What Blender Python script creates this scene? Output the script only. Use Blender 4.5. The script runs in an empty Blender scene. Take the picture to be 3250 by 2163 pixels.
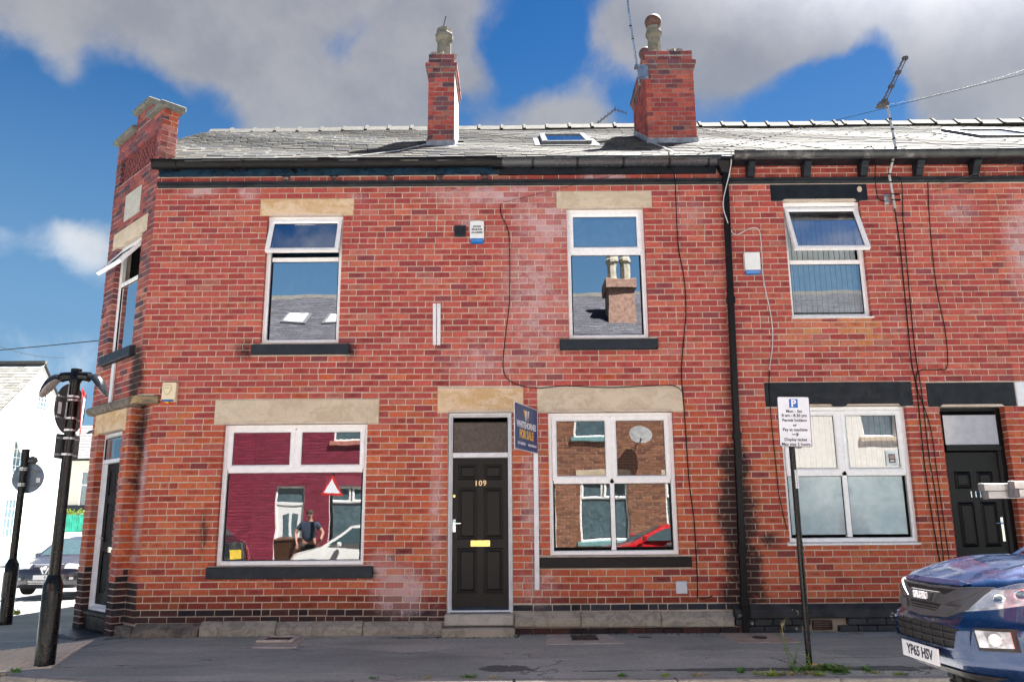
import bpy, bmesh, math, random
import numpy as np
from mathutils import Vector, Matrix, Euler
from mathutils.geometry import tessellate_polygon
R = math.radians
SC = bpy.context.scene
COL = SC.collection
random.seed(7)
RNG = np.random.default_rng(11)

# ------------------------------------------------------------------ camera
# world: X right, Y into the building (facade plane Y=0), Z up with 0 at eye level; pavement lies near Z=-1.4
CAM = Vector((0, -10.9, 0))
def look_axes(p, yaw, roll):
    f = Vector((math.sin(yaw) * math.cos(p), math.cos(yaw) * math.cos(p), math.sin(p)))
    r = Vector((math.cos(yaw), -math.sin(yaw), 0))
    u = r.cross(f)
    return r * math.cos(roll) + u * math.sin(roll), -r * math.sin(roll) + u * math.cos(roll), f
CR, CU, CF = look_axes(R(12.48), R(0.04), R(-0.4466))
cd = bpy.data.cameras.new('camera'); cam = bpy.data.objects.new('camera', cd); COL.objects.link(cam)
cd.sensor_width = 36; cd.lens = 28.8; cd.clip_end = 3000; cd.clip_start = 0.05
cam.matrix_world = Matrix(((CR.x, CU.x, -CF.x, CAM.x), (CR.y, CU.y, -CF.y, CAM.y), (CR.z, CU.z, -CF.z, CAM.z), (0, 0, 0, 1)))
SC.camera = cam

# ------------------------------------------------------------------ sun and sky
SUN_DIR = Vector((0.42, 0.42, 1.0)).normalized()          # towards the sun
SUN_EL = math.asin(SUN_DIR.z); SUN_AZ = math.atan2(SUN_DIR.x, SUN_DIR.y)
sl = bpy.data.lights.new('sun', 'SUN'); sun = bpy.data.objects.new('sun', sl); COL.objects.link(sun)
sl.energy = 5.0; sl.angle = R(0.5); sl.color = (1.0, 0.96, 0.9)
sun.rotation_euler = SUN_DIR.to_track_quat('Z', 'Y').to_euler(); sun.location = (20, 20, 40)
SC.view_settings.view_transform = 'Standard'; SC.view_settings.look = 'None'
SC.view_settings.exposure = 2.85; SC.view_settings.gamma = 1.0; SC.view_settings.use_curve_mapping = False
SKY_STRENGTH = 0.05

class N:
    """small helper around a node tree"""
    def __init__(s, tree): s.t = tree; s.n = tree.nodes; s.l = tree.links
    def add(s, typ, **kw):
        nd = s.n.new(typ)
        for k, v in kw.items(): setattr(nd, k, v)
        return nd
    def _in(s, sock, v):
        if isinstance(v, bpy.types.NodeSocket): s.l.new(v, sock)
        elif v is not None: sock.default_value = v
    def math(s, op, a, b=None, c=None, clamp=False):
        nd = s.add('ShaderNodeMath', operation=op, use_clamp=clamp)
        s._in(nd.inputs[0], a); s._in(nd.inputs[1], b); s._in(nd.inputs[2], c)
        return nd.outputs[0]
    def vmath(s, op, a, b=None, scale=None):
        nd = s.add('ShaderNodeVectorMath', operation=op)
        s._in(nd.inputs[0], a); s._in(nd.inputs[1], b)
        if scale is not None: s._in(nd.inputs['Scale'], scale)
        return nd.outputs['Value'] if op in ('LENGTH', 'DISTANCE', 'DOT_PRODUCT') else nd.outputs['Vector']
    def mix(s, f, a, b, typ='MIX'):
        nd = s.add('ShaderNodeMix', data_type='RGBA', blend_type=typ)
        s._in(nd.inputs[0], f)
        s._in(nd.inputs[6], a if isinstance(a, bpy.types.NodeSocket) else (*a, 1) if len(a) == 3 else a)
        s._in(nd.inputs[7], b if isinstance(b, bpy.types.NodeSocket) else (*b, 1) if len(b) == 3 else b)
        return nd.outputs[2]
    def noise(s, vec, scale, detail=3, rough=0.55, dist=0.0, dims='3D'):
        nd = s.add('ShaderNodeTexNoise', noise_dimensions=dims)
        if vec is not None: s.l.new(vec, nd.inputs['Vector'])
        nd.inputs['Scale'].default_value = scale; nd.inputs['Detail'].default_value = detail
        nd.inputs['Roughness'].default_value = rough; nd.inputs['Distortion'].default_value = dist
        return nd.outputs['Fac']
    def ramp(s, f, lo, hi, a=0.0, b=1.0):
        nd = s.add('ShaderNodeMapRange', interpolation_type='SMOOTHSTEP')
        s._in(nd.inputs['Value'], f)
        for i, v in ((1, lo), (2, hi), (3, a), (4, b)): nd.inputs[i].default_value = v
        return nd.outputs[0]
    def comb(s, x, y, z):
        nd = s.add('ShaderNodeCombineXYZ')
        for i, v in enumerate((x, y, z)): s._in(nd.inputs[i], v)
        return nd.outputs[0]
    def sep(s, v):
        nd = s.add('ShaderNodeSeparateXYZ'); s.l.new(v, nd.inputs[0]); return nd.outputs

world = bpy.data.worlds.new('World'); SC.world = world; world.use_nodes = True
W = N(world.node_tree); W.n.clear()
# cloud banks: direction x,y,z, angular radius, weight (negative = clear air); elsewhere plain cloud noise
CLOUDS = [(-0.481, 0.729, 0.486, 0.057, 0.45), (-0.447, 0.744, 0.496, 0.062, 0.55), (-0.408, 0.762, 0.503, 0.062, 0.6), (-0.366, 0.78, 0.509, 0.062, 0.65), (-0.325, 0.796, 0.511, 0.057, 0.65), (-0.288, 0.811, 0.51, 0.051, 0.7), (-0.253, 0.824, 0.507, 0.039, 0.75), (-0.263, 0.804, 0.534, 0.067, 0.6), (-0.208, 0.807, 0.552, 0.067, 0.6), (-0.151, 0.816, 0.558, 0.062, 0.6), (-0.104, 0.824, 0.557, 0.057, 0.7), (-0.064, 0.824, 0.562, 0.031, 0.6), (-0.491, 0.714, 0.498, 0.036, 0.5), (-0.456, 0.758, 0.468, 0.026, 0.5), (-0.459, 0.763, 0.454, 0.018, 0.4), (-0.262, 0.85, 0.457, 0.036, 0.875), (-0.238, 0.848, 0.474, 0.026, 0.625), (-0.171, 0.859, 0.483, 0.036, 1.0), (-0.141, 0.857, 0.495, 0.026, 0.6), (-0.113, 0.872, 0.476, 0.031, 0.8125), (-0.196, 0.863, 0.466, 0.031, 0.625), (-0.086, 0.848, 0.523, 0.026, 0.6), (-0.056, 0.855, 0.516, 0.028, 0.8), (-0.031, 0.863, 0.504, 0.023, 0.8), (-0.115, 0.838, 0.533, 0.026, 0.6), (-0.236, 0.863, 0.447, 0.036, 0.5625), (0.055, 0.883, 0.467, 0.041, 1.125), (0.014, 0.886, 0.463, 0.031, 0.75), (0.095, 0.883, 0.46, 0.031, 0.75), (-0.149, 0.88, 0.452, 0.036, 1.125), (-0.109, 0.884, 0.455, 0.031, 0.875), (-0.264, 0.859, 0.438, 0.026, 0.375), (-0.022, 0.889, 0.457, 0.031, 0.5), (0.122, 0.823, 0.555, 0.026, 0.7), (0.098, 0.839, 0.535, 0.023, 0.6), (0.128, 0.835, 0.535, 0.021, 0.5), (0.014, 0.822, 0.569, 0.046, 0.4), (0.183, 0.81, 0.556, 0.057, 0.7), (0.231, 0.81, 0.539, 0.062, 0.8), (0.276, 0.805, 0.525, 0.067, 0.9), (0.319, 0.79, 0.523, 0.046, 0.9), (0.348, 0.783, 0.515, 0.026, 0.8), (0.228, 0.827, 0.513, 0.036, 0.6), (0.275, 0.822, 0.499, 0.031, 0.7), (0.191, 0.832, 0.521, 0.036, 0.6), (0.355, 0.795, 0.492, 0.021, 0.6), (0.15, 0.815, 0.56, 0.031, 0.5), (0.382, 0.762, 0.524, 0.051, 0.7), (0.425, 0.752, 0.504, 0.057, 0.7), (0.468, 0.737, 0.488, 0.062, 0.7), (0.502, 0.723, 0.474, 0.051, 0.7), (0.496, 0.752, 0.434, 0.057, 0.8), (0.482, 0.771, 0.416, 0.046, 0.8), (0.513, 0.758, 0.404, 0.041, 0.7), (0.46, 0.779, 0.426, 0.036, 0.5), (0.435, 0.773, 0.462, 0.028, 0.45), (0.259, 0.846, 0.467, 0.031, 0.25), (-0.467, 0.83, 0.304, 0.039, 0.75), (-0.45, 0.834, 0.32, 0.028, 0.5), (-0.482, 0.828, 0.286, 0.028, 0.45), (-0.487, 0.812, 0.321, 0.018, 0.5), (-0.449, 0.844, 0.293, 0.031, 0.9), (-0.52, 0.8, 0.298, 0.021, 0.9), (-0.496, 0.849, 0.184, 0.087, 0.35), (-0.46, 0.859, 0.225, 0.062, 0.25), (-0.428, 0.805, 0.411, 0.087, -0.9), (-0.496, 0.773, 0.396, 0.072, -0.9), (-0.469, 0.804, 0.366, 0.072, -0.8), (-0.168, 0.836, 0.522, 0.031, -0.8), (-0.211, 0.83, 0.516, 0.028, -0.7), (-0.189, 0.843, 0.504, 0.021, -0.4), (0.024, 0.854, 0.52, 0.057, -1.1), (0.004, 0.873, 0.487, 0.031, -0.6), (0.054, 0.841, 0.539, 0.036, -0.7), (0.347, 0.818, 0.459, 0.057, -1.1), (0.386, 0.796, 0.466, 0.041, -0.9), (0.296, 0.838, 0.459, 0.046, -0.8), (0.412, 0.799, 0.437, 0.041, -0.7), (0.232, 0.853, 0.468, 0.031, -0.6), (-0.345, 0.821, 0.455, 0.046, -0.8), (-0.313, 0.822, 0.476, 0.026, -0.5), (-0.057, 0.878, 0.476, 0.023, -0.5), (-0.485, 0.741, 0.465, 0.031, -0.5), (-0.424, 0.776, 0.466, 0.031, -0.5), (-0.392, 0.796, 0.462, 0.031, -0.5), (0.14, 0.863, 0.486, 0.031, -0.6), (-0.484, 0.839, 0.248, 0.057, -0.8), (-0.512, 0.789, 0.341, 0.046, -0.7), (-0.426, 0.829, 0.362, 0.036, -0.6), (-0.346, 0.781, 0.519, 0.014, -0.9), (-0.498, 0.831, 0.246, 0.031, -0.4), (0.377, 0.776, 0.505, 0.013, -0.5), (0.502, 0.734, 0.457, 0.015, -0.5)]
gen = W.add('ShaderNodeTexCoord').outputs['Generated']
dirn = W.vmath('NORMALIZE', gen)
sky = W.add('ShaderNodeTexSky', sky_type='NISHITA')
sky.sun_disc = False; sky.sun_elevation = SUN_EL; sky.sun_rotation = SUN_AZ
sky.air_density = 0.6; sky.dust_density = 0.15; sky.ozone_density = 1.2; sky.altitude = 200
n_big = W.noise(dirn, 5.0, 6, 0.55, 0.3)
n_fine = W.noise(dirn, 11.0, 9, 0.62, 0.6)
warp = W.vmath('SCALE', W.vmath('SUBTRACT', W.add('ShaderNodeTexNoise').outputs['Color'], (0.5, 0.5, 0.5)), scale=0.055)
wn = [n for n in W.n if n.type == 'TEX_NOISE'][-1]
W.l.new(dirn, wn.inputs['Vector']); wn.inputs['Scale'].default_value = 14.0; wn.inputs['Detail'].default_value = 5
dw = W.vmath('ADD', dirn, warp)
acc = None
for (x, y, z, r_, w_) in CLOUDS:
    d = W.vmath('DISTANCE', dw, (x, y, z))
    q = W.math('DIVIDE', d, r_ * (1.3 if w_ > 0 else 1.0))
    g = W.math('MULTIPLY', W.math('POWER', 2.718, W.math('MULTIPLY', W.math('MULTIPLY', q, q), -1.0)), w_)
    acc = g if acc is None else W.math('ADD', acc, g)
dens = W.math('ADD', acc, W.math('MULTIPLY', W.math('SUBTRACT', n_big, 0.5), 1.2))
dens = W.math('ADD', dens, W.math('MULTIPLY', W.math('SUBTRACT', n_fine, 0.5), 1.9))
el0 = W.sep(dirn)[2]
# the bank at the top extended overhead, extra unseen cloud to light the ground
dens = W.math('ADD', dens, W.ramp(el0, 0.54, 0.72, 0.0, 0.45))
cover = W.math('MULTIPLY', W.ramp(dens, 0.10, 1.45), 0.90)
thick = W.ramp(dens, 0.55, 1.5)
el = W.sep(dirn)[2]
# sunlit tops and grey undersides of the cumulus, brighter towards the horizon where they are seen side-on
lit = W.ramp(W.noise(dirn, 9.0, 5, 0.6), 0.35, 0.7)
elf = W.ramp(el, 0.28, 0.55)
c_hi = W.mix(elf, (0.17, 0.176, 0.184), (0.165, 0.162, 0.166))
c_lo = W.mix(elf, (0.12, 0.132, 0.150), (0.105, 0.110, 0.124))
ccol = W.mix(lit, c_hi, c_lo)
ccol = W.mix(W.math('MULTIPLY', thick, 0.35), ccol, W.mix(elf, (0.16, 0.166, 0.172), (0.125, 0.127, 0.137)))
hs = W.add('ShaderNodeHueSaturation'); W.l.new(sky.outputs[0], hs.inputs['Color']); hs.inputs['Saturation'].default_value = 1.38; hs.inputs['Value'].default_value = 0.42
# cumulus seen with the sun behind the viewer are front-lit and bright, those in view nearer the sun show their grey shaded side
mu = W.vmath('DOT_PRODUCT', dirn, tuple(SUN_DIR))
phase = W.math('ADD', W.ramp(mu, -0.35, 0.55, 4.2, 0.52), W.ramp(mu, 0.82, 1.0, 0.0, 4.0))  # cloud out of view brightened, behind and overhead, to fill the shaded front and pavement
CLOUD_GAIN = 0.8 / SKY_STRENGTH
cc = W.vmath('SCALE', ccol, scale=W.math('MULTIPLY', phase, CLOUD_GAIN))
# summer haze paling the blue towards the horizon
hz = W.ramp(el, 0.10, 0.60, 0.80, 0.0)
blue = W.mix(hz, hs.outputs[0], tuple(c / SKY_STRENGTH for c in (0.034, 0.062, 0.088)))
final = W.mix(cover, blue, cc)
bg = W.add('ShaderNodeBackground'); W.l.new(final, bg.inputs['Color']); bg.inputs['Strength'].default_value = SKY_STRENGTH
out = W.add('ShaderNodeOutputWorld'); W.l.new(bg.outputs[0], out.inputs['Surface'])
world.cycles.sampling_method = 'MANUAL'; world.cycles.sample_map_resolution = 512

# ------------------------------------------------------------------ geometry kit
ORG = {}
class MB:
    """collects faces for one mesh object (world coordinates)"""
    def __init__(s): s.v = []; s.f = []; s.m = []; s.mi = 0
    def add(s, vs, fs):
        b = len(s.v); s.v += [tuple(p) for p in vs]
        for f in fs: s.f.append(tuple(b + i for i in f)); s.m.append(s.mi)
        return s
    def box(s, x0, x1, y0, y1, z0, z1):
        vs = [(x, y, z) for z in (z0, z1) for y in (y0, y1) for x in (x0, x1)]
        return s.add(vs, [(0, 2, 3, 1), (4, 5, 7, 6), (0, 1, 5, 4), (1, 3, 7, 5), (3, 2, 6, 7), (2, 0, 4, 6)])
    def quad(s, a, b, c, d): return s.add([a, b, c, d], [(0, 1, 2, 3)])
    def prism(s, poly, d):
        """poly = list of 3D points (planar), extruded by vector d"""
        n = len(poly); d = Vector(d); P = [Vector(p) for p in poly]
        vs = P + [p + d for p in P]
        fs = [tuple((i, (i + 1) % n, n + (i + 1) % n, n + i)) for i in range(n)]
        tri = tessellate_polygon([P])
        fs += [tuple(t) for t in tri] + [tuple(n + i for i in reversed(t)) for t in tri]
        return s.add(vs, fs)
    def poly_xz(s, pts, y0, y1): return s.prism([(x, y0, z) for x, z in pts], (0, y1 - y0, 0))
    def poly_xy(s, pts, z0, z1): return s.prism([(x, y, z0) for x, y in pts], (0, 0, z1 - z0))
    def poly_yz(s, pts, x0, x1): return s.prism([(x0, y, z) for y, z in pts], (x1 - x0, 0, 0))
    def tube(s, pts, r, n=6, caps=True):
        P = [Vector(p) for p in pts]; rr = r if isinstance(r, (list, tuple)) else [r] * len(P)
        vs = []; up = Vector((0.123, 0.456, 0.88)).normalized(); prev = None
        for i, p in enumerate(P):
            t = (P[min(i + 1, len(P) - 1)] - P[max(i - 1, 0)])
            t = t.normalized() if t.length > 1e-9 else Vector((0, 0, 1))
            a = (prev - t * prev.dot(t)) if prev is not None else t.cross(up)
            a = a.normalized() if a.length > 1e-6 else t.orthogonal().normalized()
            prev = a; b = t.cross(a)
            for k in range(n):
                an = 2 * math.pi * k / n; vs.append(p + (a * math.cos(an) + b * math.sin(an)) * rr[i])
        fs = []
        for i in range(len(P) - 1):
            for k in range(n):
                k2 = (k + 1) % n; fs.append((i * n + k, i * n + k2, (i + 1) * n + k2, (i + 1) * n + k))
        if caps: fs += [tuple(reversed(range(n))), tuple((len(P) - 1) * n + k for k in range(n))]
        return s.add(vs, fs)
    def lathe(s, prof, c, n=20, sx=1, sy=1):
        """prof = (radius, z) list, revolved about the vertical through c"""
        vs = []; 
        for r, z in prof:
            for k in range(n):
                a = 2 * math.pi * (k + 0.5) / n; vs.append((c[0] + r * sx * math.cos(a), c[1] + r * sy * math.sin(a), c[2] + z))
        m = len(prof); fs = []
        for i in range(m - 1):
            for k in range(n):
                k2 = (k + 1) % n; fs.append((i * n + k, i * n + k2, (i + 1) * n + k2, (i + 1) * n + k))
        fs += [tuple(reversed(range(n))), tuple((m - 1) * n + k for k in range(n))]
        return s.add(vs, fs)
    def ring(s, x0, x1, z0, z1, prof):
        """mitred rectangular frame in the XZ plane; prof = (inset, y) loop, closed"""
        vs = []; m = len(prof)
        for i, y in prof: vs += [(x0 + i, y, z0 + i), (x1 - i, y, z0 + i), (x1 - i, y, z1 - i), (x0 + i, y, z1 - i)]
        fs = []
        for a in range(m):
            b = (a + 1) % m
            for k in range(4):
                k2 = (k + 1) % 4; fs.append((a * 4 + k, a * 4 + k2, b * 4 + k2, b * 4 + k))
        return s.add(vs, fs)
    def grid(s, fn, nu, nv, close=False):
        vs = [fn(i / nu, j / nv) for j in range(nv + 1) for i in range(nu + 1)]
        fs = [(j * (nu + 1) + i, j * (nu + 1) + i + 1, (j + 1) * (nu + 1) + i + 1, (j + 1) * (nu + 1) + i) for j in range(nv) for i in range(nu)]
        return s.add(vs, fs)
    def xf(s, M, start=0):
        s.v[start:] = [tuple(M @ Vector(p)) for p in s.v[start:]]; return s

def obj(name, mb, mat, parent=None, bevel=0.0, smooth=False, label=None, kind=None, segs=1, org=None):
    V = np.array(mb.v, dtype=float)
    c = (V.min(0) + V.max(0)) / 2 if org is None else np.array(org, float)
    me = bpy.data.meshes.new(name)
    me.from_pydata((V - c).tolist(), [], mb.f)
    mats = mat if isinstance(mat, (list, tuple)) else [mat]
    for m in mats: me.materials.append(m)
    if len(mats) > 1: me.polygons.foreach_set('material_index', mb.m)
    bm = bmesh.new(); bm.from_mesh(me)
    bmesh.ops.recalc_face_normals(bm, faces=bm.faces)
    if bevel > 0:
        bmesh.ops.remove_doubles(bm, verts=bm.verts, dist=1e-5)
        ed = [e for e in bm.edges if len(e.link_faces) == 2 and e.calc_face_angle(0) > 0.5]
        bmesh.ops.bevel(bm, geom=ed, offset=bevel, segments=segs, affect='EDGES', profile=0.5, clamp_overlap=True)
    if smooth:
        for f in bm.faces: f.smooth = True
        for e in bm.edges:
            if len(e.link_faces) == 2 and e.calc_face_angle(0) > 0.7: e.smooth = False
    bm.to_mesh(me); bm.free()
    return link(name, me, c, parent, label, kind)

def link(name, me, c, parent=None, label=None, kind=None):
    o = bpy.data.objects.new(name, me); COL.objects.link(o)
    c = Vector(c); ORG[o.name] = c
    if parent is not None:
        o.parent = parent; o.location = c - ORG[parent.name]
    else: o.location = c
    if label: o['label'] = label
    if kind: o['kind'] = kind
    return o

def tag(o, label, cat, group=None):
    o['label'] = label; o['category'] = cat
    if group: o['group'] = group
    return o
def thing(name, label, cat, loc, group=None):
    o = bpy.data.objects.new(name, None); COL.objects.link(o); o.empty_display_size = 0.2
    o.location = loc; ORG[o.name] = Vector(loc)
    return tag(o, label, cat, group)
def copy_tree(o, delta=None, parent=None):
    c = o.copy(); COL.objects.link(c)
    if parent is not None: c.parent = parent
    ORG[c.name] = ORG[o.name] + (delta or Vector((0, 0, 0)))
    if parent is None and delta is not None: c.location = o.location + delta
    for ch in list(o.children): copy_tree(ch, delta, c)
    return c

def text_mb(s, size, M, extrude=0.002, bold=0.0, align='CENTER', sx=1.0, spacing=1.0):
    """lettering in the built-in font as mesh data: text local x right, y up, facing +z, placed by M"""
    cu = bpy.data.curves.new('t', 'FONT'); cu.body = s; cu.size = size; cu.extrude = extrude; cu.offset = bold
    cu.align_x = align; cu.align_y = 'CENTER'; cu.resolution_u = 3; cu.space_character = spacing
    o = bpy.data.objects.new('t', cu); COL.objects.link(o)
    dg = bpy.context.evaluated_depsgraph_get(); me = bpy.data.meshes.new_from_object(o.evaluated_get(dg))
    mb = MB(); mb.v = [tuple(M @ Vector((v.co.x * sx, v.co.y, v.co.z))) for v in me.vertices]
    mb.f = [tuple(p.vertices) for p in me.polygons]; mb.m = [0] * len(mb.f)
    bpy.data.objects.remove(o); bpy.data.curves.remove(cu); bpy.data.meshes.remove(me)
    return mb
def face_M(p, right=(1, 0, 0), up=(0, 0, 1)):
    r = Vector(right).normalized(); u = Vector(up); u = (u - r * u.dot(r)).normalized(); n = r.cross(u)
    return Matrix(((r.x, u.x, n.x, p[0]), (r.y, u.y, n.y, p[1]), (r.z, u.z, n.z, p[2]), (0, 0, 0, 1)))

# ------------------------------------------------------------------ materials
MATS = {}
def srgb(r, g, b):
    f = lambda c: (c / 255 / 12.92) if c / 255 <= 0.04045 else ((c / 255 + 0.055) / 1.055) ** 2.4
    return (f(r), f(g), f(b))
def new_mat(name):
    m = bpy.data.materials.new(name); m.use_nodes = True; MATS[name] = m
    n = N(m.node_tree); return m, n, n.n['Principled BSDF']
def plain(name, col, rough=0.6, metal=0.0, var=0.12, scale=9.0, bump=0.0, spec=0.5, coat=0.0, col2=None):
    """base colour with soft two-scale mottling, optional grain bump"""
    m, n, p = new_mat(name)
    pos = n.add('ShaderNodeNewGeometry').outputs['Position']
    a = n.noise(pos, scale, 5, 0.6)
    dark = tuple(c * (1 - var * 2) for c in col); light = tuple(min(1, c * (1 + var * 1.2)) for c in col)
    c = n.mix(n.ramp(a, 0.25, 0.75), dark, light)
    if col2 is not None: c = n.mix(n.math('MULTIPLY', n.ramp(n.noise(pos, scale * 0.35, 6, 0.65), 0.52, 0.66), 0.8), c, col2)
    n.l.new(c, p.inputs['Base Color']); p.inputs['Metallic'].default_value = metal
    n.l.new(n.ramp(n.noise(pos, scale * 2.3, 3), 0.3, 0.7, max(0.02, rough - 0.08), min(1, rough + 0.08)), p.inputs['Roughness'])
    p.inputs['Specular IOR Level'].default_value = spec
    p.inputs['Coat Weight'].default_value = coat; p.inputs['Coat Roughness'].default_value = 0.04
    if bump:
        b = n.add('ShaderNodeBump'); b.inputs['Strength'].default_value = bump; b.inputs['Distance'].default_value = 0.01
        n.l.new(n.noise(pos, scale * 8, 4), b.inputs['Height']); n.l.new(b.outputs[0], p.inputs['Normal'])
    return m

def stains(n, pos, items, power=1.6, ns=7.0):
    """soft-edged, noise-broken blotches: items = (x,y,z,rx,ry,rz,strength)"""
    acc = None
    for (x, y, z, rx, ry, rz, w) in items:
        v = n.vmath('MULTIPLY', n.vmath('SUBTRACT', pos, (x, y, z)), (1 / rx, 1 / ry, 1 / rz))
        l = n.vmath('LENGTH', v)
        g = n.math('MULTIPLY', n.math('SUBTRACT', 1.0, l, clamp=True), w)
        acc = g if acc is None else n.math('MAXIMUM', acc, g)
    br = n.math('MULTIPLY', n.math('SUBTRACT', n.noise(pos, ns, 6, 0.7), 0.5), 0.9)
    br2 = n.math('MULTIPLY', n.math('SUBTRACT', n.noise(pos, ns * 5, 4, 0.6), 0.5), 0.5)
    t = n.math('MULTIPLY', acc, power)
    s = n.math('MULTIPLY', n.math('ADD', n.math('ADD', 0.9, n.math('MULTIPLY', br, 2.6)), n.math('MULTIPLY', br2, 3.4)), t)
    return n.ramp(s, 0.12, 0.95)

# white salt bloom and black weathering on the street front
BLOOM = [(0.35, 0, 3.1, 0.9, 1, 1.9, 0.42), (0.5, 0, 4.1, 0.75, 1, 0.7, 0.6), (-0.2, 0, 4.55, 1.6, 1, 0.28, 0.55), (-0.35, 0, 2.1, 0.9, 1, 0.6, 0.4),
         (-1.45, 0, -0.85, 0.5, 1, 0.45, 0.85), (-1.7, 0, -0.55, 0.3, 1, 0.3, 0.7), (0.25, 0, 0.2, 0.28, 1, 1.6, 0.42), (0.3, 0, -0.8, 0.5, 1, 0.4, 0.45),
         (-4.4, 0, 4.62, 0.5, 1, 0.15, 0.6), (-3.7, 0, 4.62, 0.25, 1, 0.2, 0.7), (-2.2, 0, 4.5, 0.4, 1, 0.2, 0.3), (1.35, 0, 4.79, 0.5, 1, 0.09, 0.9),
         (7.25, 0, 3.6, 0.5, 1, 1.2, 0.75), (6.3, 0, 4.3, 0.6, 1, 0.5, 0.35), (-0.62, 0, 4.2, 0.3, 1, 0.2, 0.5), (-1.0, 0, 0.2, 0.16, 1, 2.0, 0.45), (-4.9, 0, 0.5, 0.12, 1, 1.2, 0.6),
         (2.5, 0, 4.2, 0.5, 1, 0.5, 0.3), (5.4, 0, -0.65, 0.3, 1, 0.3, 0.35), (-3.0, 0, 3.0, 1.4, 1, 1.6, 0.12), (4.0, 0, 1.0, 3, 1, 2.5, 0.1)]
SOOT = [(2.93, 0, 0.75, 0.3, 1, 0.35, 1.0), (2.93, 0, 0.1, 0.36, 1, 0.8, 1.0), (2.95, 0, -0.55, 0.36, 1, 0.55, 0.9), (2.95, 0, -0.9, 0.45, 1, 0.45, 0.8), (2.95, 0, 1.7, 0.22, 1, 2.2, 0.3),
        (-5.12, 0.1, 2.0, 0.22, 0.6, 0.55, 0.9), (-5.02, 0.3, 1.2, 0.18, 1.2, 1.6, 0.55), (-1.85, 0, -0.62, 0.2, 1, 0.12, 0.5), (-3.6, 0, 2.32, 0.25, 1, 0.25, 0.5), (-2.2, 0, 2.3, 0.18, 1, 0.2, 0.5),
        (3.3, 0, -0.25, 0.25, 1, 0.18, 0.5), (-4.0, 0, -0.1, 0.12, 1, 0.5, 0.4)]

def brick_material(name):
    m, n, p = new_mat(name)
    pos = n.add('ShaderNodeNewGeometry').outputs['Position']
    at = n.add('ShaderNodeAttribute', attribute_name='bc').outputs['Color']
    bu = n.sep(n.add('ShaderNodeAttribute', attribute_name='bu').outputs['Vector'])
    oi = n.add('ShaderNodeObjectInfo')
    base = n.mix(1.0, at, oi.outputs['Color'], 'MULTIPLY')
    rnd = n.math('FRACT', n.math('ADD', bu[2], n.math('MULTIPLY', oi.outputs['Random'], 7.31)))
    off = n.comb(n.math('MULTIPLY', rnd, 31.0), n.math('MULTIPLY', rnd, 17.0), 0.0)
    pv = n.vmath('ADD', pos, off)
    g = n.noise(pv, 26, 5, 0.65)
    c = n.mix(n.ramp(g, 0.3, 0.75), n.mix(1.0, base, (0.78, 0.76, 0.78), 'MULTIPLY'), n.mix(1.0, base, (1.14, 1.16, 1.16), 'MULTIPLY'))
    # kiln-dark hearts on some bricks
    u2 = n.math('POWER', bu[0], 2.0); v2 = n.math('POWER', bu[1], 2.0)
    rr = n.math('SQRT', n.math('ADD', u2, n.math('MULTIPLY', v2, 1.3)))
    hb = n.math('MULTIPLY', n.ramp(n.math('ADD', rr, n.math('MULTIPLY', n.math('SUBTRACT', n.noise(pv, 40, 4), 0.5), 0.5)), 0.12, 0.42, 1.0, 0.0), n.ramp(rnd, 0.45, 1.0))
    c = n.mix(n.math('MULTIPLY', hb, 0.62), c, n.mix(1.0, base, (0.42, 0.34, 0.42), 'MULTIPLY'))
    # pale scuffs and small chips
    chip = n.ramp(n.noise(pv, 75, 3, 0.7), 0.66, 0.72)
    c = n.mix(n.math('MULTIPLY', chip, 0.35), c, (0.5, 0.27, 0.22))
    eff = n.math('MULTIPLY', stains(n, pos, BLOOM, 1.9), n.ramp(rnd, 0.1, 0.8, 0.35, 1.0))
    c = n.mix(n.math('MULTIPLY', eff, 0.7), c, (0.58, 0.44, 0.47))
    so = stains(n, pos, SOOT, 2.2, 5.0)
    c = n.mix(n.math('MULTIPLY', so, 0.93), c, (0.018, 0.015, 0.017))
    n.l.new(c, p.inputs['Base Color']); p.inputs['Roughness'].default_value = 0.85; p.inputs['Specular IOR Level'].default_value = 0.25
    b = n.add('ShaderNodeBump'); b.inputs['Strength'].default_value = 0.5; b.inputs['Distance'].default_value = 0.006
    n.l.new(n.math('ADD', n.math('MULTIPLY', n.noise(pv, 60, 4, 0.6), 0.6), n.noise(pv, 18, 3)), b.inputs['Height']); n.l.new(b.outputs[0], p.inputs['Normal'])
    return m
def mortar_material(name):
    m, n, p = new_mat(name)
    pos = n.add('ShaderNodeNewGeometry').outputs['Position']
    c = n.mix(n.ramp(n.noise(pos, 3.0, 6, 0.65), 0.3, 0.7), (0.50, 0.42, 0.35), (0.64, 0.56, 0.48))
    c = n.mix(n.math('MULTIPLY', n.ramp(n.noise(pos, 38, 4, 0.7), 0.52, 0.72), 0.5), c, (0.3, 0.22, 0.18))
    low = n.ramp(n.sep(pos)[2], -1.2, -0.95, 0.5, 0.0)
    c = n.mix(low, c, (0.2, 0.17, 0.15))
    c = n.mix(n.math('MULTIPLY', stains(n, pos, BLOOM), 0.35), c, (0.66, 0.58, 0.56))
    c = n.mix(n.math('MULTIPLY', stains(n, pos, SOOT, 1.9, 5.0), 0.7), c, (0.05, 0.045, 0.045))
    n.l.new(c, p.inputs['Base Color']); p.inputs['Roughness'].default_value = 0.95; p.inputs['Specular IOR Level'].default_value = 0.1
    b = n.add('ShaderNodeBump'); b.inputs['Strength'].default_value = 0.6; b.inputs['Distance'].default_value = 0.006
    n.l.new(n.noise(pos, 90, 4, 0.7), b.inputs['Height']); n.l.new(b.outputs[0], p.inputs['Normal'])
    return m
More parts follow.
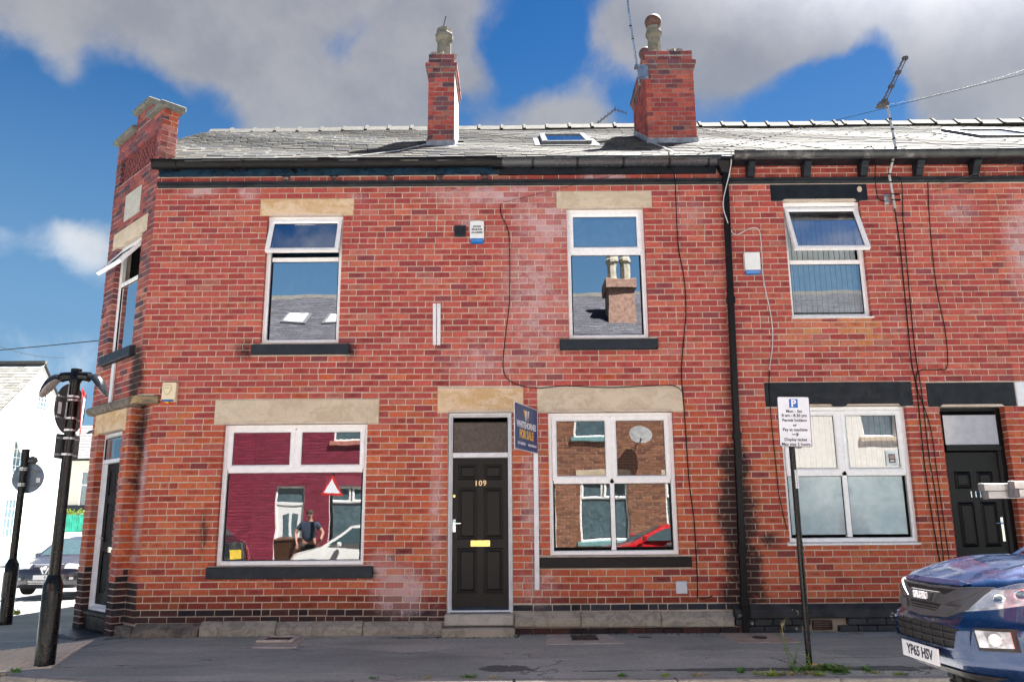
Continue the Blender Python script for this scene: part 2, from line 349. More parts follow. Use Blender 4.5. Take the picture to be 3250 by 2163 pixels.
def sandstone(name, c1, c2, c3, band=6.0, streak=0.6):
    m, n, p = new_mat(name)
    pos = n.add('ShaderNodeNewGeometry').outputs['Position']
    warp = n.vmath('ADD', n.vmath('MULTIPLY', pos, (1.0, 1.0, 2.4)), n.vmath('SCALE', n.comb(n.noise(pos, 1.7, 4), n.noise(pos, 2.3, 4), n.noise(pos, 2.0, 4)), scale=1.4))
    a = n.noise(warp, band * 0.45, 7, 0.62, 0.8)
    c = n.mix(n.ramp(a, 0.35, 0.62), c1, c2)
    c = n.mix(n.math('MULTIPLY', n.ramp(n.noise(warp, band, 6, 0.7, 1.2), 0.55, 0.75), streak), c, c3)
    c = n.mix(n.math('MULTIPLY', n.ramp(n.noise(pos, 45, 4, 0.7), 0.5, 0.8), 0.3), c, tuple(x * 0.6 for x in c1))
    n.l.new(c, p.inputs['Base Color']); p.inputs['Roughness'].default_value = 0.9; p.inputs['Specular IOR Level'].default_value = 0.2
    b = n.add('ShaderNodeBump'); b.inputs['Strength'].default_value = 0.35; b.inputs['Distance'].default_value = 0.008
    n.l.new(n.noise(pos, 55, 5, 0.7), b.inputs['Height']); n.l.new(b.outputs[0], p.inputs['Normal'])
    return m
def glass_material(name, refl=0.35, tint=(0.9, 0.95, 0.95), rough=0.0, warp=0.0015):
    m, n, p = new_mat(name); n.n.remove(p)
    o = n.n['Material Output']
    pos = n.add('ShaderNodeNewGeometry').outputs['Position']
    gl = n.add('ShaderNodeBsdfGlossy'); gl.inputs['Roughness'].default_value = rough; gl.inputs['Color'].default_value = (1, 1, 1, 1)
    tr = n.add('ShaderNodeBsdfTransparent'); tr.inputs['Color'].default_value = (*tint, 1)
    lw = n.add('ShaderNodeLayerWeight'); lw.inputs['Blend'].default_value = 0.25
    f = n.math('ADD', refl, n.math('MULTIPLY', lw.outputs['Fresnel'], 1 - refl), clamp=True)
    mx = n.add('ShaderNodeMixShader'); n.l.new(f, mx.inputs[0]); n.l.new(tr.outputs[0], mx.inputs[1]); n.l.new(gl.outputs[0], mx.inputs[2])
    if warp:
        b = n.add('ShaderNodeBump'); b.inputs['Strength'].default_value = 1.0; b.inputs['Distance'].default_value = warp
        n.l.new(n.noise(pos, 2.2, 1), b.inputs['Height']); n.l.new(b.outputs[0], gl.inputs['Normal'])
    n.l.new(mx.outputs[0], o.inputs[0])
    return m
def paint_chipped(name, col, under, rough=0.4, amt=0.66, scale=14):
    m, n, p = new_mat(name)
    pos = n.add('ShaderNodeNewGeometry').outputs['Position']
    a = n.noise(pos, scale, 6, 0.7)
    base = n.mix(n.ramp(n.noise(pos, 5, 4), 0.3, 0.7), tuple(c * 0.7 for c in col), tuple(c * 1.4 for c in col))
    dust = n.math('MULTIPLY', n.ramp(n.noise(pos, 3.3, 6, 0.7), 0.5, 0.8), 0.25)
    base = n.mix(dust, base, tuple(0.6 * c + 0.04 for c in col)); p.inputs['Specular IOR Level'].default_value = 0.25
    c = n.mix(n.ramp(a, amt, amt + 0.03), base, under)
    n.l.new(c, p.inputs['Base Color'])
    n.l.new(n.ramp(n.noise(pos, 9, 3), 0.3, 0.7, rough - 0.1, rough + 0.15), p.inputs['Roughness'])
    b = n.add('ShaderNodeBump'); b.inputs['Strength'].default_value = 0.3; b.inputs['Distance'].default_value = 0.006
    n.l.new(n.noise(pos, 40, 4, 0.6), b.inputs['Height']); n.l.new(b.outputs[0], p.inputs['Normal'])
    return m
def asphalt(name, c1, c2, items_dark=(), items_light=(), speck=0.35):
    m, n, p = new_mat(name)
    pos = n.add('ShaderNodeNewGeometry').outputs['Position']
    c = n.mix(n.ramp(n.noise(pos, 0.9, 7, 0.6), 0.3, 0.7), c1, c2)
    st = n.vmath('MULTIPLY', pos, (0.35, 1.6, 1.0))
    c = n.mix(n.math('MULTIPLY', n.ramp(n.noise(st, 1.4, 6, 0.65), 0.48, 0.72), 0.55), c, tuple(x * 0.62 for x in c1))
    c = n.mix(n.math('MULTIPLY', n.ramp(n.noise(pos, 130, 2, 0.6), 0.5, 0.75), speck), c, tuple(min(1, x * 2.1) for x in c2))
    c = n.mix(n.math('MULTIPLY', n.ramp(n.noise(pos, 60, 2, 0.5), 0.55, 0.75), 0.4), c, tuple(x * 0.45 for x in c1))
    pa = n.add('ShaderNodeTexVoronoi', feature='F1', distance='CHEBYCHEV'); pa.inputs['Scale'].default_value = 0.75; pa.inputs['Randomness'].default_value = 0.85
    n.l.new(n.vmath('ADD', n.vmath('MULTIPLY', pos, (0.55, 1.25, 1.0)), n.vmath('SCALE', n.comb(n.noise(pos, 2.5, 4), n.noise(pos, 3.1, 4), 0.0), scale=0.12)), pa.inputs['Vector'])
    pc = n.sep(pa.outputs['Color'])[0]
    c = n.mix(0.55, c, n.mix(1.0, c, n.mix(pc, (0.62, 0.64, 0.67), (1.25, 1.22, 1.16)), 'MULTIPLY'))
    c = n.mix(n.math('MULTIPLY', n.ramp(n.noise(pos, 24, 5, 0.75), 0.42, 0.68), 0.4), c, tuple(x * 0.6 for x in c1))
    bits = n.add('ShaderNodeTexVoronoi', feature='F1'); bits.inputs['Scale'].default_value = 9.0; bits.inputs['Randomness'].default_value = 1.0
    n.l.new(pos, bits.inputs['Vector'])
    rsel = n.sep(bits.outputs['Color'])
    gum = n.math('MULTIPLY', n.ramp(bits.outputs['Distance'], 0.05, 0.11, 1.0, 0.0), n.ramp(rsel[0], 0.72, 0.76))
    c = n.mix(n.math('MULTIPLY', gum, 0.55), c, (0.42, 0.42, 0.42))
    if items_dark: c = n.mix(n.math('MULTIPLY', n.ramp(stains(n, pos, items_dark, 2.4, 3.0), 0.25, 0.5), 0.75), c, (0.045, 0.046, 0.05))
    if items_light: c = n.mix(n.math('MULTIPLY', stains(n, pos, items_light, 1.6, 4.0), 0.5), c, (0.34, 0.31, 0.27))
    # cracks
    vo = n.add('ShaderNodeTexVoronoi', feature='DISTANCE_TO_EDGE'); vo.inputs['Scale'].default_value = 0.55
    n.l.new(n.vmath('ADD', n.vmath('MULTIPLY', pos, (0.7, 1.1, 1)), n.vmath('SCALE', n.comb(n.noise(pos, 1.5, 5), n.noise(pos, 1.9, 5), 0.0), scale=0.9)), vo.inputs['Vector'])
    cr = n.math('MULTIPLY', n.ramp(vo.outputs['Distance'], 0.002, 0.006, 1.0, 0.0), n.ramp(n.noise(pos, 0.8, 3), 0.45, 0.6))
    c = n.mix(n.math('MULTIPLY', cr, 0.8), c, (0.03, 0.03, 0.03))
    n.l.new(c, p.inputs['Base Color']); p.inputs['Roughness'].default_value = 0.88; p.inputs['Specular IOR Level'].default_value = 0.25
    b = n.add('ShaderNodeBump'); b.inputs['Strength'].default_value = 0.5; b.inputs['Distance'].default_value = 0.006
    n.l.new(n.noise(pos, 110, 3, 0.7), b.inputs['Height']); n.l.new(b.outputs[0], p.inputs['Normal'])
    return m
def slate_material(name):
    m, n, p = new_mat(name)
    pos = n.add('ShaderNodeNewGeometry').outputs['Position']
    at = n.add('ShaderNodeAttribute', attribute_name='bc').outputs['Color']
    oi = n.add('ShaderNodeObjectInfo')
    base = n.mix(1.0, at, oi.outputs['Color'], 'MULTIPLY')
    c = n.mix(n.ramp(n.noise(pos, 7, 6, 0.65), 0.3, 0.7), n.mix(1.0, base, (0.75, 0.75, 0.78), 'MULTIPLY'), n.mix(1.0, base, (1.2, 1.2, 1.15), 'MULTIPLY'))
    c = n.mix(n.math('MULTIPLY', n.ramp(n.noise(pos, 16, 5, 0.7), 0.6, 0.7), 0.35), c, (0.3, 0.29, 0.24))
    c = n.mix(n.math('MULTIPLY', n.ramp(n.noise(pos, 22, 4, 0.7), 0.68, 0.72), 0.6), c, (0.4, 0.26, 0.06))
    n.l.new(c, p.inputs['Base Color']); p.inputs['Roughness'].default_value = 0.75; p.inputs['Specular IOR Level'].default_value = 0.12
    b = n.add('ShaderNodeBump'); b.inputs['Strength'].default_value = 0.4; b.inputs['Distance'].default_value = 0.004
    n.l.new(n.noise(pos, 40, 4, 0.7), b.inputs['Height']); n.l.new(b.outputs[0], p.inputs['Normal'])
    return m

brick_m = brick_material('red_brick'); mortar_m = mortar_material('lime_mortar')
stone_m = sandstone('buff_sandstone', (0.50, 0.41, 0.30), (0.62, 0.53, 0.41), (0.33, 0.2, 0.1), 5, 0.45)
stone_warm = sandstone('iron_streaked_sandstone', (0.56, 0.37, 0.19), (0.68, 0.53, 0.37), (0.40, 0.15, 0.05), 5, 0.75)
stone_grey = sandstone('weathered_gritstone', (0.24, 0.22, 0.19), (0.38, 0.35, 0.29), (0.09, 0.08, 0.07), 11, 0.7)
stone_dark = sandstone('blackened_gritstone', (0.10, 0.09, 0.08), (0.22, 0.19, 0.16), (0.03, 0.028, 0.026), 8, 0.7)
cap_m = sandstone('lichened_coping_stone', (0.12, 0.125, 0.12), (0.19, 0.19, 0.165), (0.30, 0.22, 0.09), 12, 0.6)
black_stone = paint_chipped('black_masonry_paint', (0.009, 0.013, 0.019), (0.3, 0.26, 0.2), 0.5, 0.70, 10)
black_plinth = paint_chipped('worn_black_plinth_paint', (0.034, 0.036, 0.040), (0.34, 0.31, 0.26), 0.65, 0.62, 7)
sill_m = plain('dark_grey_sill_paint', (0.020, 0.028, 0.038), 0.5, spec=0.22, var=0.15)
sill_brown = plain('black_brown_sill_paint', (0.009, 0.006, 0.008), 0.45, spec=0.22, var=0.2)
black_wood = plain('black_gloss_woodwork', (0.006, 0.008, 0.011), 0.5, spec=0.12, var=0.2)
black_gutter = plain('black_gutter_plastic', (0.005, 0.0055, 0.007), 0.4, spec=0.22, var=0.15)
blue_fascia = paint_chipped('blue_black_fascia_paint', (0.010, 0.028, 0.05), (0.006, 0.007, 0.01), 0.3, 0.6, 4)
upvc = plain('white_upvc', (0.88, 0.89, 0.90), 0.28, var=0.02)
white_paint = plain('white_painted_wood', (0.72, 0.74, 0.78), 0.45, var=0.05)
door_black = plain('black_painted_door', (0.0045, 0.0038, 0.0042), 0.42, spec=0.22, var=0.15, scale=30)
door_composite = plain('black_composite_door', (0.004, 0.0044, 0.006), 0.38, spec=0.22, var=0.15, scale=40)
brass = plain('polished_brass', (0.75, 0.5, 0.16), 0.22, 1.0, var=0.1)
chrome = plain('polished_chrome', (0.8, 0.8, 0.82), 0.12, 1.0, var=0.03)
steel = plain('galvanised_steel', (0.5, 0.52, 0.55), 0.4, 0.9, var=0.15)
alu = plain('dull_aluminium', (0.62, 0.62, 0.6), 0.45, 0.55, var=0.12, col2=(0.45, 0.42, 0.38))
iron = plain('rusty_cast_iron', (0.07, 0.06, 0.055), 0.7, 0.4, var=0.25, col2=(0.14, 0.07, 0.04))
lead = plain('grey_lead_flashing', (0.25, 0.28, 0.33), 0.55, var=0.2, col2=(0.45, 0.46, 0.48))
pot_m = sandstone('buff_chimney_pot', (0.13, 0.125, 0.10), (0.22, 0.205, 0.17), (0.08, 0.075, 0.07), 9, 0.5)
terracotta = plain('terracotta_cowl', (0.13, 0.065, 0.055), 0.7, var=0.2)
slate_m = slate_material('welsh_slate')
ridge_m = sandstone('stone_ridge_tile', (0.085, 0.085, 0.08), (0.13, 0.125, 0.115), (0.05, 0.046, 0.04), 8, 0.6)
glass_m = glass_material('window_glass', 0.72, warp=0.0008)
glass_low = glass_material('ground_floor_glass', 0.17, warp=0.0008)
glass_dark = glass_material('dim_window_glass', 0.3, warp=0.0006)
car_glass = glass_material('car_glass', 0.25, (0.55, 0.65, 0.62), warp=0)
frost_m = plain('frosted_glass_film', (0.36, 0.48, 0.52), 0.12, var=0.06, spec=0.9)
obscure_m = plain('obscure_brown_glass', (0.10, 0.075, 0.06), 0.25, var=0.25, scale=26, bump=0.6)
blind_m = plain('pale_blind', (0.42, 0.5, 0.53), 0.7, var=0.08)
curtain_m = plain('grey_net_curtain', (0.5, 0.55, 0.55), 0.8, var=0.1)
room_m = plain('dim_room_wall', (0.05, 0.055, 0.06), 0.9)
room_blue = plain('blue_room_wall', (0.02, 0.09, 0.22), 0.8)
pave_m = asphalt('worn_pavement_tarmac', (0.325, 0.345, 0.295), (0.46, 0.475, 0.42), [(-0.1, -2.25, -1.4, 0.33, 0.22, 1, 1.0), (0.9, -2.42, -1.4, 0.5, 0.06, 1, 0.6), (2.2, -2.4, -1.4, 1.2, 0.12, 1, 0.7), (3.7, -2.4, -1.4, 0.8, 0.2, 1, 0.6), (-1.0, -0.25, -1.4, 1.3, 0.16, 1, 0.35), (1.6, -0.35, -1.4, 0.12, 0.1, 1, 0.9)],
                 [(0.4, -1.5, -1.4, 2.2, 0.35, 1, 0.5), (-2.9, -2.1, -1.4, 0.35, 0.12, 1, 0.9), (2.6, -1.75, -1.4, 0.7, 0.08, 1, 0.7), (-1.2, -2.2, -1.4, 0.6, 0.4, 1, 0.5)])
road_m = asphalt('road_tarmac', (0.19, 0.19, 0.19), (0.27, 0.265, 0.26))
concrete_m = sandstone('pale_concrete_slab', (0.42, 0.37, 0.31), (0.55, 0.50, 0.43), (0.3, 0.26, 0.22), 7, 0.35)
kerb_m = sandstone('granite_kerb', (0.30, 0.28, 0.25), (0.42, 0.39, 0.34), (0.2, 0.16, 0.12), 9, 0.4)
buff_pave = sandstone('buff_tactile_paving', (0.78, 0.64, 0.44), (0.90, 0.78, 0.58), (0.6, 0.46, 0.3), 6, 0.3)
cable_m = plain('black_cable', (0.004, 0.004, 0.0045), 0.6, spec=0.22)
cable_w = plain('white_cable', (0.6, 0.6, 0.6), 0.5)
white_line = plain('white_road_paint', (0.7, 0.7, 0.68), 0.7, var=0.1)
yellow_line = plain('yellow_road_paint', (0.62, 0.48, 0.1), 0.7, var=0.1)
leaf_m = plain('weed_leaf', (0.12, 0.30, 0.035), 0.5, var=0.3, scale=14)
leaf_y = plain('young_leaf', (0.30, 0.42, 0.05), 0.5, var=0.3, scale=14)
dry_m = plain('dry_grass', (0.40, 0.33, 0.12), 0.8, var=0.3, scale=20)
pole_m = plain('black_pole_paint', (0.004, 0.0045, 0.005), 0.28, spec=0.25, var=0.2, coat=0.15)

# ------------------------------------------------------------------ brickwork
def brick_templates(nv=5, depth=0.09):
    T = []
    for k in range(nv):
        r = random.Random(100 + k); w = lambda a: r.uniform(-a, a)
        back = [(-.5 + w(.006), depth, -.5 + w(.02)), (.5 + w(.006), depth, -.5 + w(.02)), (.5 + w(.006), depth, .5 + w(.02)), (-.5 + w(.006), depth, .5 + w(.02))]
        rim = [(b[0], .004, b[2]) for b in back]
        ins = [(b[0] * (.965 + w(.012)), w(.0015) - 0.0008, b[2] * (.90 + w(.035))) for b in back]
        v = np.array(back + rim + ins)
        f = [(0, 1, 5, 4), (1, 2, 6, 5), (2, 3, 7, 6), (3, 0, 4, 7), (4, 5, 9, 8), (5, 6, 10, 9), (6, 7, 11, 10), (7, 4, 8, 11), (8, 9, 10, 11)]
        T.append((v, f))
    return T
BT = brick_templates()
def set_attr(me, cols, bus):
    a = me.attributes.new('bc', 'FLOAT_COLOR', 'POINT'); a.data.foreach_set('color', np.ascontiguousarray(cols, dtype=np.float32).ravel())
    b = me.attributes.new('bu', 'FLOAT_VECTOR', 'POINT'); b.data.foreach_set('vector', np.ascontiguousarray(bus, dtype=np.float32).ravel())
BRICK_MESH = []
for v, f in BT:
    me = bpy.data.meshes.new('brick'); me.from_pydata(v.tolist(), [], f); me.materials.append(brick_m)
    set_attr(me, np.ones((len(v), 4)), np.stack([v[:, 0], v[:, 2], np.zeros(len(v))], 1)); BRICK_MESH.append(me)
J = 0.0125
def frame_M(p, right):
    r = Vector(right).normalized(); i = Vector((0, 0, 1)).cross(r)
    return Matrix(((r.x, i.x, 0, p[0]), (r.y, i.y, 0, p[1]), (0, 0, 1, p[2]), (0, 0, 0, 1)))
def brick_field(out, M, x0, x1, zmin, zmax, zf, opens, colfn, pitch=0.2365, phase=0.0, proud=0.0, rng=random.Random(5), header=0.06, kmin=-99, kmax=999):
    k = -12
    while zf(k, (x0 + x1) / 2) < zmax + 0.1 and k > -60: k -= 1
    while True:
        k += 1
        zt0, zb0 = zf(k, (x0 + x1) / 2), zf(k + 1, (x0 + x1) / 2)
        if zt0 < zmin - 0.05: break
        if zb0 > zmax + 0.05 or k < kmin: continue
        if k >= kmax: break
        cuts = {x0, x1}
        for (a, b, c, d) in opens:
            if d > zb0 - 0.03 and c < zt0 + 0.03:
                for e in (a, b):
                    if x0 < e < x1: cuts.add(e)
        cuts = sorted(cuts)
        segs = []
        for a, b in zip(cuts, cuts[1:]):
            xm = (a + b) / 2; zt = min(zf(k, xm), zmax); zb = max(zf(k + 1, xm), zmin)
            for (oa, ob, oc, od) in opens:
                if oa - 1e-6 <= a and ob + 1e-6 >= b:
                    if oc <= zb + 1e-4 and od >= zt - 1e-4: zt = zb
                    elif oc <= zb + 0.02 and od > zb: zb = od
                    elif od >= zt - 0.02 and oc < zt: zt = oc
            if zt - zb < 0.03: continue
            full = abs((zt - zb) - (zt0 - zb0)) < 0.006
            if segs and full and segs[-1][3] and abs(segs[-1][1] - a) < 1e-6: segs[-1][1] = b
            else: segs.append([a, b, (zt, zb), full])
        for a, b, (zt, zb), full in segs:
            ph = phase + (pitch / 2 if k % 2 else 0.0) + math.sin(k * 12.9) * 0.02
            i0 = math.floor((a - ph) / pitch); edges = [a]
            i = i0
            while True:
                i += 1; e = ph + i * pitch + math.sin(i * 7.7 + k * 3.1) * 0.007
                if e >= b - 0.05: break
                if e > a + 0.05:
                    if rng.random() < header and e - edges[-1] > 0.2: edges.append((e + edges[-1]) / 2)
                    edges.append(e)
            edges.append(b)
            for e0, e1 in zip(edges, edges[1:]):
                l = e0 + (0 if e0 == a else J / 2); r = e1 - (0 if e1 == b else J / 2)
                xm = (l + r) / 2
                t_ = zf(k, xm) if full else zt; b_ = zf(k + 1, xm) if full else zb
                t_ = min(t_, zmax); b_ = max(b_, zmin)
                w = r - l; h = t_ - b_ - J
                if w < 0.02 or h < 0.015: continue
                c = colfn(xm, (t_ + b_) / 2, rng)
                out.append((M, xm, (t_ + b_) / 2 + rng.uniform(-.001, .001), w, h, -proud + rng.uniform(-.0025, .0025), c, rng.randrange(len(BT)), rng.random()))
def brick_area(b):
    M, x, z, w, h, y, c, t, r = b
    p = M @ Vector((x, y, z)); n = M.to_3x3() @ Vector((0, -1, 0)); d = CAM - p
    q = Vector((d.dot(CR), d.dot(CU), -d.dot(CF)))
    vis = abs(q.x) < q.z * 0.63 and abs(q.y) < q.z * 0.42 if q.z > 0 else False
    return w * h * max(0.0, n.dot(d)) / d.length ** 3 * (1 if vis else 1e-4)
def lay_bricks(parent, blist, limit, name='brick', massname='brick_mass'):
    """the largest `limit` bricks in view as objects of their own, the rest as one mass"""
    blist = sorted(blist, key=brick_area, reverse=True)
    for (M, x, z, w, h, y, c, t, r) in blist[:limit]:
        o = bpy.data.objects.new(name, BRICK_MESH[t]); COL.objects.link(o)
        o.parent = parent; p = M @ Vector((x, y, z)); o.location = p - ORG[parent.name]
        o.rotation_euler = (0, 0, math.atan2(M[1][0], M[0][0])); o.scale = (w, 1, h); o.color = (*c, 1)
    rest = blist[limit:]
    if not rest: return
    V = []; F = []; C = []; U = []; b0 = 0
    for (M, x, z, w, h, y, c, t, r) in rest:
        tv, tf = BT[t]; L = tv * np.array([w, 1, h]) + np.array([x, y, z])
        Mn = np.array(M)
        V.append(L @ Mn[:3, :3].T + Mn[:3, 3]); F += [tuple(b0 + i for i in f) for f in tf]; b0 += len(tv)
        C.append(np.tile([*c, 1.0], (len(tv), 1))); U.append(np.stack([tv[:, 0], tv[:, 2], np.full(len(tv), r)], 1))
    V = np.concatenate(V); cen = (V.min(0) + V.max(0)) / 2
    me = bpy.data.meshes.new(massname); me.from_pydata((V - cen).tolist(), [], F); me.materials.append(brick_m)
    set_attr(me, np.concatenate(C), np.concatenate(U))
    return link(massname, me, cen, parent, kind='stuff')

PAL_UP = [((0.44, 0.098, 0.075), 6), ((0.38, 0.074, 0.062), 6), ((0.47, 0.125, 0.085), 3), ((0.31, 0.060, 0.058), 2.0), ((0.26, 0.066, 0.070), 0.3), ((0.44, 0.15, 0.12), 1.2)]
PAL_LOW = [((0.49, 0.115, 0.055), 6), ((0.43, 0.088, 0.050), 6), ((0.52, 0.145, 0.068), 3), ((0.34, 0.064, 0.046), 1.6), ((0.24, 0.055, 0.05), 0.5)]
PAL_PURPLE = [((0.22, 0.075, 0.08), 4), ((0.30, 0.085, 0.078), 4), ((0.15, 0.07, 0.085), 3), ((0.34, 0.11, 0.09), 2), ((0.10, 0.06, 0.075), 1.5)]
PAL_BLACK = [((0.045, 0.026, 0.028), 3), ((0.075, 0.032, 0.03), 3), ((0.028, 0.022, 0.026), 2)]
PAL_BLUE = [((0.030, 0.036, 0.048), 3), ((0.045, 0.05, 0.062), 2), ((0.022, 0.025, 0.032), 2)]
PAL_PINK = [((0.42, 0.16, 0.13), 4), ((0.36, 0.125, 0.105), 3), ((0.46, 0.2, 0.17), 2), ((0.3, 0.1, 0.09), 2)]
PAL_ORANGE = [((0.52, 0.13, 0.045), 5), ((0.47, 0.10, 0.04), 4), ((0.36, 0.065, 0.035), 2), ((0.25, 0.05, 0.035), 1)]
def pick(pal, rng):
    t = rng.random() * sum(w for _, w in pal)
    for c, w in pal:
        t -= w
        if t <= 0: break
    g = rng.uniform(0.88, 1.12); return tuple(min(1, x * g * rng.uniform(0.95, 1.05)) for x in c)
def col_front(x, z, rng):
    if x < -0.9:
        if z < -1.05 + rng.uniform(-.02, .02): return pick(PAL_BLACK, rng)
        if z < -0.9: return tuple(0.55 * c for c in pick(PAL_LOW, rng))
    elif x < 2.9 and z < -1.02: return pick(PAL_BLUE, rng) if z > -1.2 else pick(PAL_BLACK, rng)
    elif z < -0.94: return tuple(0.5 * c for c in pick(PAL_LOW, rng))
    if z > 4.66: return tuple(0.85 * c for c in pick(PAL_UP, rng))
    t = min(1, max(0, (1.9 - z) / 1.2 + rng.uniform(-.25, .25)))
    return pick(PAL_LOW if rng.random() < t else PAL_UP, rng)
def h_row(x): return 0.0841 + 0.0008 * min(1, max(0, (x + 2.5) / 3.5))
def z109(k, x): return 4.667 - k * h_row(x)
def z111(k, x): return 4.662 - k * 0.0840

def core_wall(mb, M, x0, x1, z0, z1, opens, y0=0.009, y1=0.25, gap=0.006):
    """mortar body of a wall as butted blocks round the openings"""
    O = [(a - gap, b + gap, c - gap, d + gap) for a, b, c, d in opens]
    xs = sorted({x0, x1, *[min(max(e, x0), x1) for o in O for e in o[:2]]}); zs = sorted({z0, z1, *[min(max(e, z0), z1) for o in O for e in o[2:]]})
    for za, zb in zip(zs, zs[1:]):
        run = None
        for xa, xb in zip(xs, xs[1:]):
            xm, zm = (xa + xb) / 2, (za + zb) / 2
            hole = any(a < xm < b and c < zm < d for a, b, c, d in O)
            if not hole: run = (run[0] if run else xa, xb)
            if (hole or xb == xs[-1]) and run:
                s = len(mb.v); mb.box(run[0], run[1], y0, y1, za, zb); mb.xf(M, s); run = None

# ------------------------------------------------------------------ windows and doors
def mk(mb, M): return mb.xf(M)
FR = [(0.0, 0.075), (0.0, 0.14), (0.055, 0.14), (0.055, 0.092), (0.047, 0.082), (0.038, 0.075)]            # outer frame profile (inset, depth)
SASH = [(0.0, 0.066), (0.0, 0.12), (0.062, 0.12), (0.062, 0.086), (0.052, 0.074), (0.036, 0.066)]
def window(parent, M, x0, x1, z0, z1, bars=(), lights=(), sashes=(), name='window', pane_m=None, fr=FR, fmat=None):
    """bars: (x0,x1,z0,z1) transoms/mullions; lights: fixed panes; sashes: (x0,x1,z0,z1,open_deg[,pane material])"""
    fmat = fmat or upvc
    mb = MB(); mb.ring(x0, x1, z0, z1, fr)
    for a, b, c, d in bars:
        mb.box(a, b, 0.088, 0.14, c, d)
        if b - a > d - c: mb.poly_yz([(0.076, c + 0.006), (0.088, c), (0.088, d), (0.076, d - 0.006)], a, b)
        else: mb.poly_xy([(a + 0.006, 0.076), (a, 0.088), (b, 0.088), (b - 0.006, 0.076)], c, d)
    w = obj(name, mk(mb, M), fmat, parent, org=tuple(M @ Vector(((x0 + x1) / 2, 0.1, z0))))
    for l in lights:
        a, b, c, d = l[:4]; pm = l[4] if len(l) > 4 else (pane_m or glass_m)
        gb = MB().ring(a - 0.004, b + 0.004, c - 0.004, d + 0.004, [(0, 0.094), (0, 0.112), (0.009, 0.112), (0.009, 0.094)])
        obj('glazing_bead', mk(gb, M), cable_m, w)
        obj('pane', mk(MB().quad((a, .105, c), (b, .105, c), (b, .105, d), (a, .105, d)), M), pm, w)
    for s_ in sashes:
        a, b, c, d, ang = s_[:5]; pm = s_[5] if len(s_) > 5 else (pane_m or glass_m)
        T = Matrix.Translation((0, 0.066, d)) @ Matrix.Rotation(-R(ang), 4, 'X') @ Matrix.Translation((0, -0.066, -d))
        sb = MB().ring(a, b, c, d, SASH); s = obj('sash', mk(sb, M @ T), fmat, w)
        gb = MB().ring(a + 0.058, b - 0.058, c + 0.058, d - 0.058, [(0, 0.086), (0, 0.1), (0.008, 0.1), (0.008, 0.086)])
        obj('glazing_bead', mk(gb, M @ T), cable_m, w)
        i = 0.06
        obj('pane', mk(MB().quad((a + i, .096, c + i), (b - i, .096, c + i), (b - i, .096, d - i), (a + i, .096, d - i)), M @ T), pm, w)
        if ang > 0:
            mb = MB()
            for xx in (a + 0.02, b - 0.02):
                p0 = Vector((xx, 0.1, d - 0.08)); p1 = T @ Vector((xx, 0.1, d - 0.45 * (d - c) - 0.05)); mb.tube([p0, p1], 0.006, 4)
            obj('stay', mk(mb, M), steel, w)
    return w
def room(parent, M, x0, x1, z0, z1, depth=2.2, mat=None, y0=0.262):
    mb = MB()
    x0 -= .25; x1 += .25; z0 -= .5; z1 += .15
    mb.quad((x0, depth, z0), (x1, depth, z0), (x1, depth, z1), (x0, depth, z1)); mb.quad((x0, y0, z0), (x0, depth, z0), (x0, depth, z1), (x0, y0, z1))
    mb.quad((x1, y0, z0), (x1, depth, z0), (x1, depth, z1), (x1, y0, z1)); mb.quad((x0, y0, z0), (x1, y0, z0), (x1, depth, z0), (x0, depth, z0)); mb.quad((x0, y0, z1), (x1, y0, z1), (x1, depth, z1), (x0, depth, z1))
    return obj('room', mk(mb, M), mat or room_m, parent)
def lintel(parent, M, x0, x1, z0, z1, mat, notch=None, y=-0.006, label=None):
    """stone lintel; notch = list of (x0,x1) where the soffit is cut up in a splayed recess"""
    pts = [(x0, z1), (x0, z0)]
    for a, b in (notch or []): pts += [(a, z0), (a + 0.035, z0 + 0.03), (b - 0.035, z0 + 0.03), (b, z0)]
    pts += [(x1, z0), (x1, z1)]
    return obj('lintel', mk(MB().poly_xz(pts, y, 0.2), M), mat, parent, bevel=0.006, label=label)
def sill(parent, M, x0, x1, z0, z1, mat, stool=None, proud=0.065):
    mb = MB().poly_yz([(-proud, z0), (-proud, z1 - 0.012), (0.08, z1), (0.08, z0)], x0, x1)
    s = obj('sill', mk(mb, M), mat, parent, bevel=0.007)
    return s

# ================================================================== SETTING: ground, kerbs, roads
GZ = -1.4
def pz(x, y):
    """pavement height: falls to the kerb and down towards the side street"""
    return -1.372 + 0.018 * min(0, y) - 0.075 * max(0, min(1.4, -5.0 - x)) - 0.016 * max(0, y - 1.5) * (1 if x < -5 else 0)
def struct(o, label=None): o['kind'] = 'structure'; return o
ARC_C, ARC_R = (-2.7, 3.1), 6.0
def arc(r, n=20): return [(ARC_C[0] + r * math.cos(R(180 + 90 * i / n)), ARC_C[1] + r * math.sin(R(180 + 90 * i / n))) for i in range(n + 1)]
def kerb_line(r):
    off = ARC_R - r
    return [(-8.7 + off, y) for y in (26, 20, 15, 11, 8, 5.5)] + arc(r) + [(x, -2.9 + off) for x in (-1.5, 0, 1.5, 3, 4.5, 6, 8, 12, 18, 30)]
inner = kerb_line(ARC_R - 0.14)
bm = bmesh.new()
def sheet(name, outline_pairs, zf, mat, nsub=14):
    """strip mesh between two polylines, subdivided across, heights from zf"""
    mb = MB(); A, B = outline_pairs; n = len(A)
    vs = []
    for (ax, ay), (bx, by) in zip(A, B):
        for j in range(nsub + 1):
            t = j / nsub; x, y = ax + (bx - ax) * t, ay + (by - ay) * t; vs.append((x, y, zf(x, y)))
    fs = [(i * (nsub + 1) + j, i * (nsub + 1) + j + 1, (i + 1) * (nsub + 1) + j + 1, (i + 1) * (nsub + 1) + j) for i in range(n - 1) for j in range(nsub)]
    mb.add(vs, fs); return mb
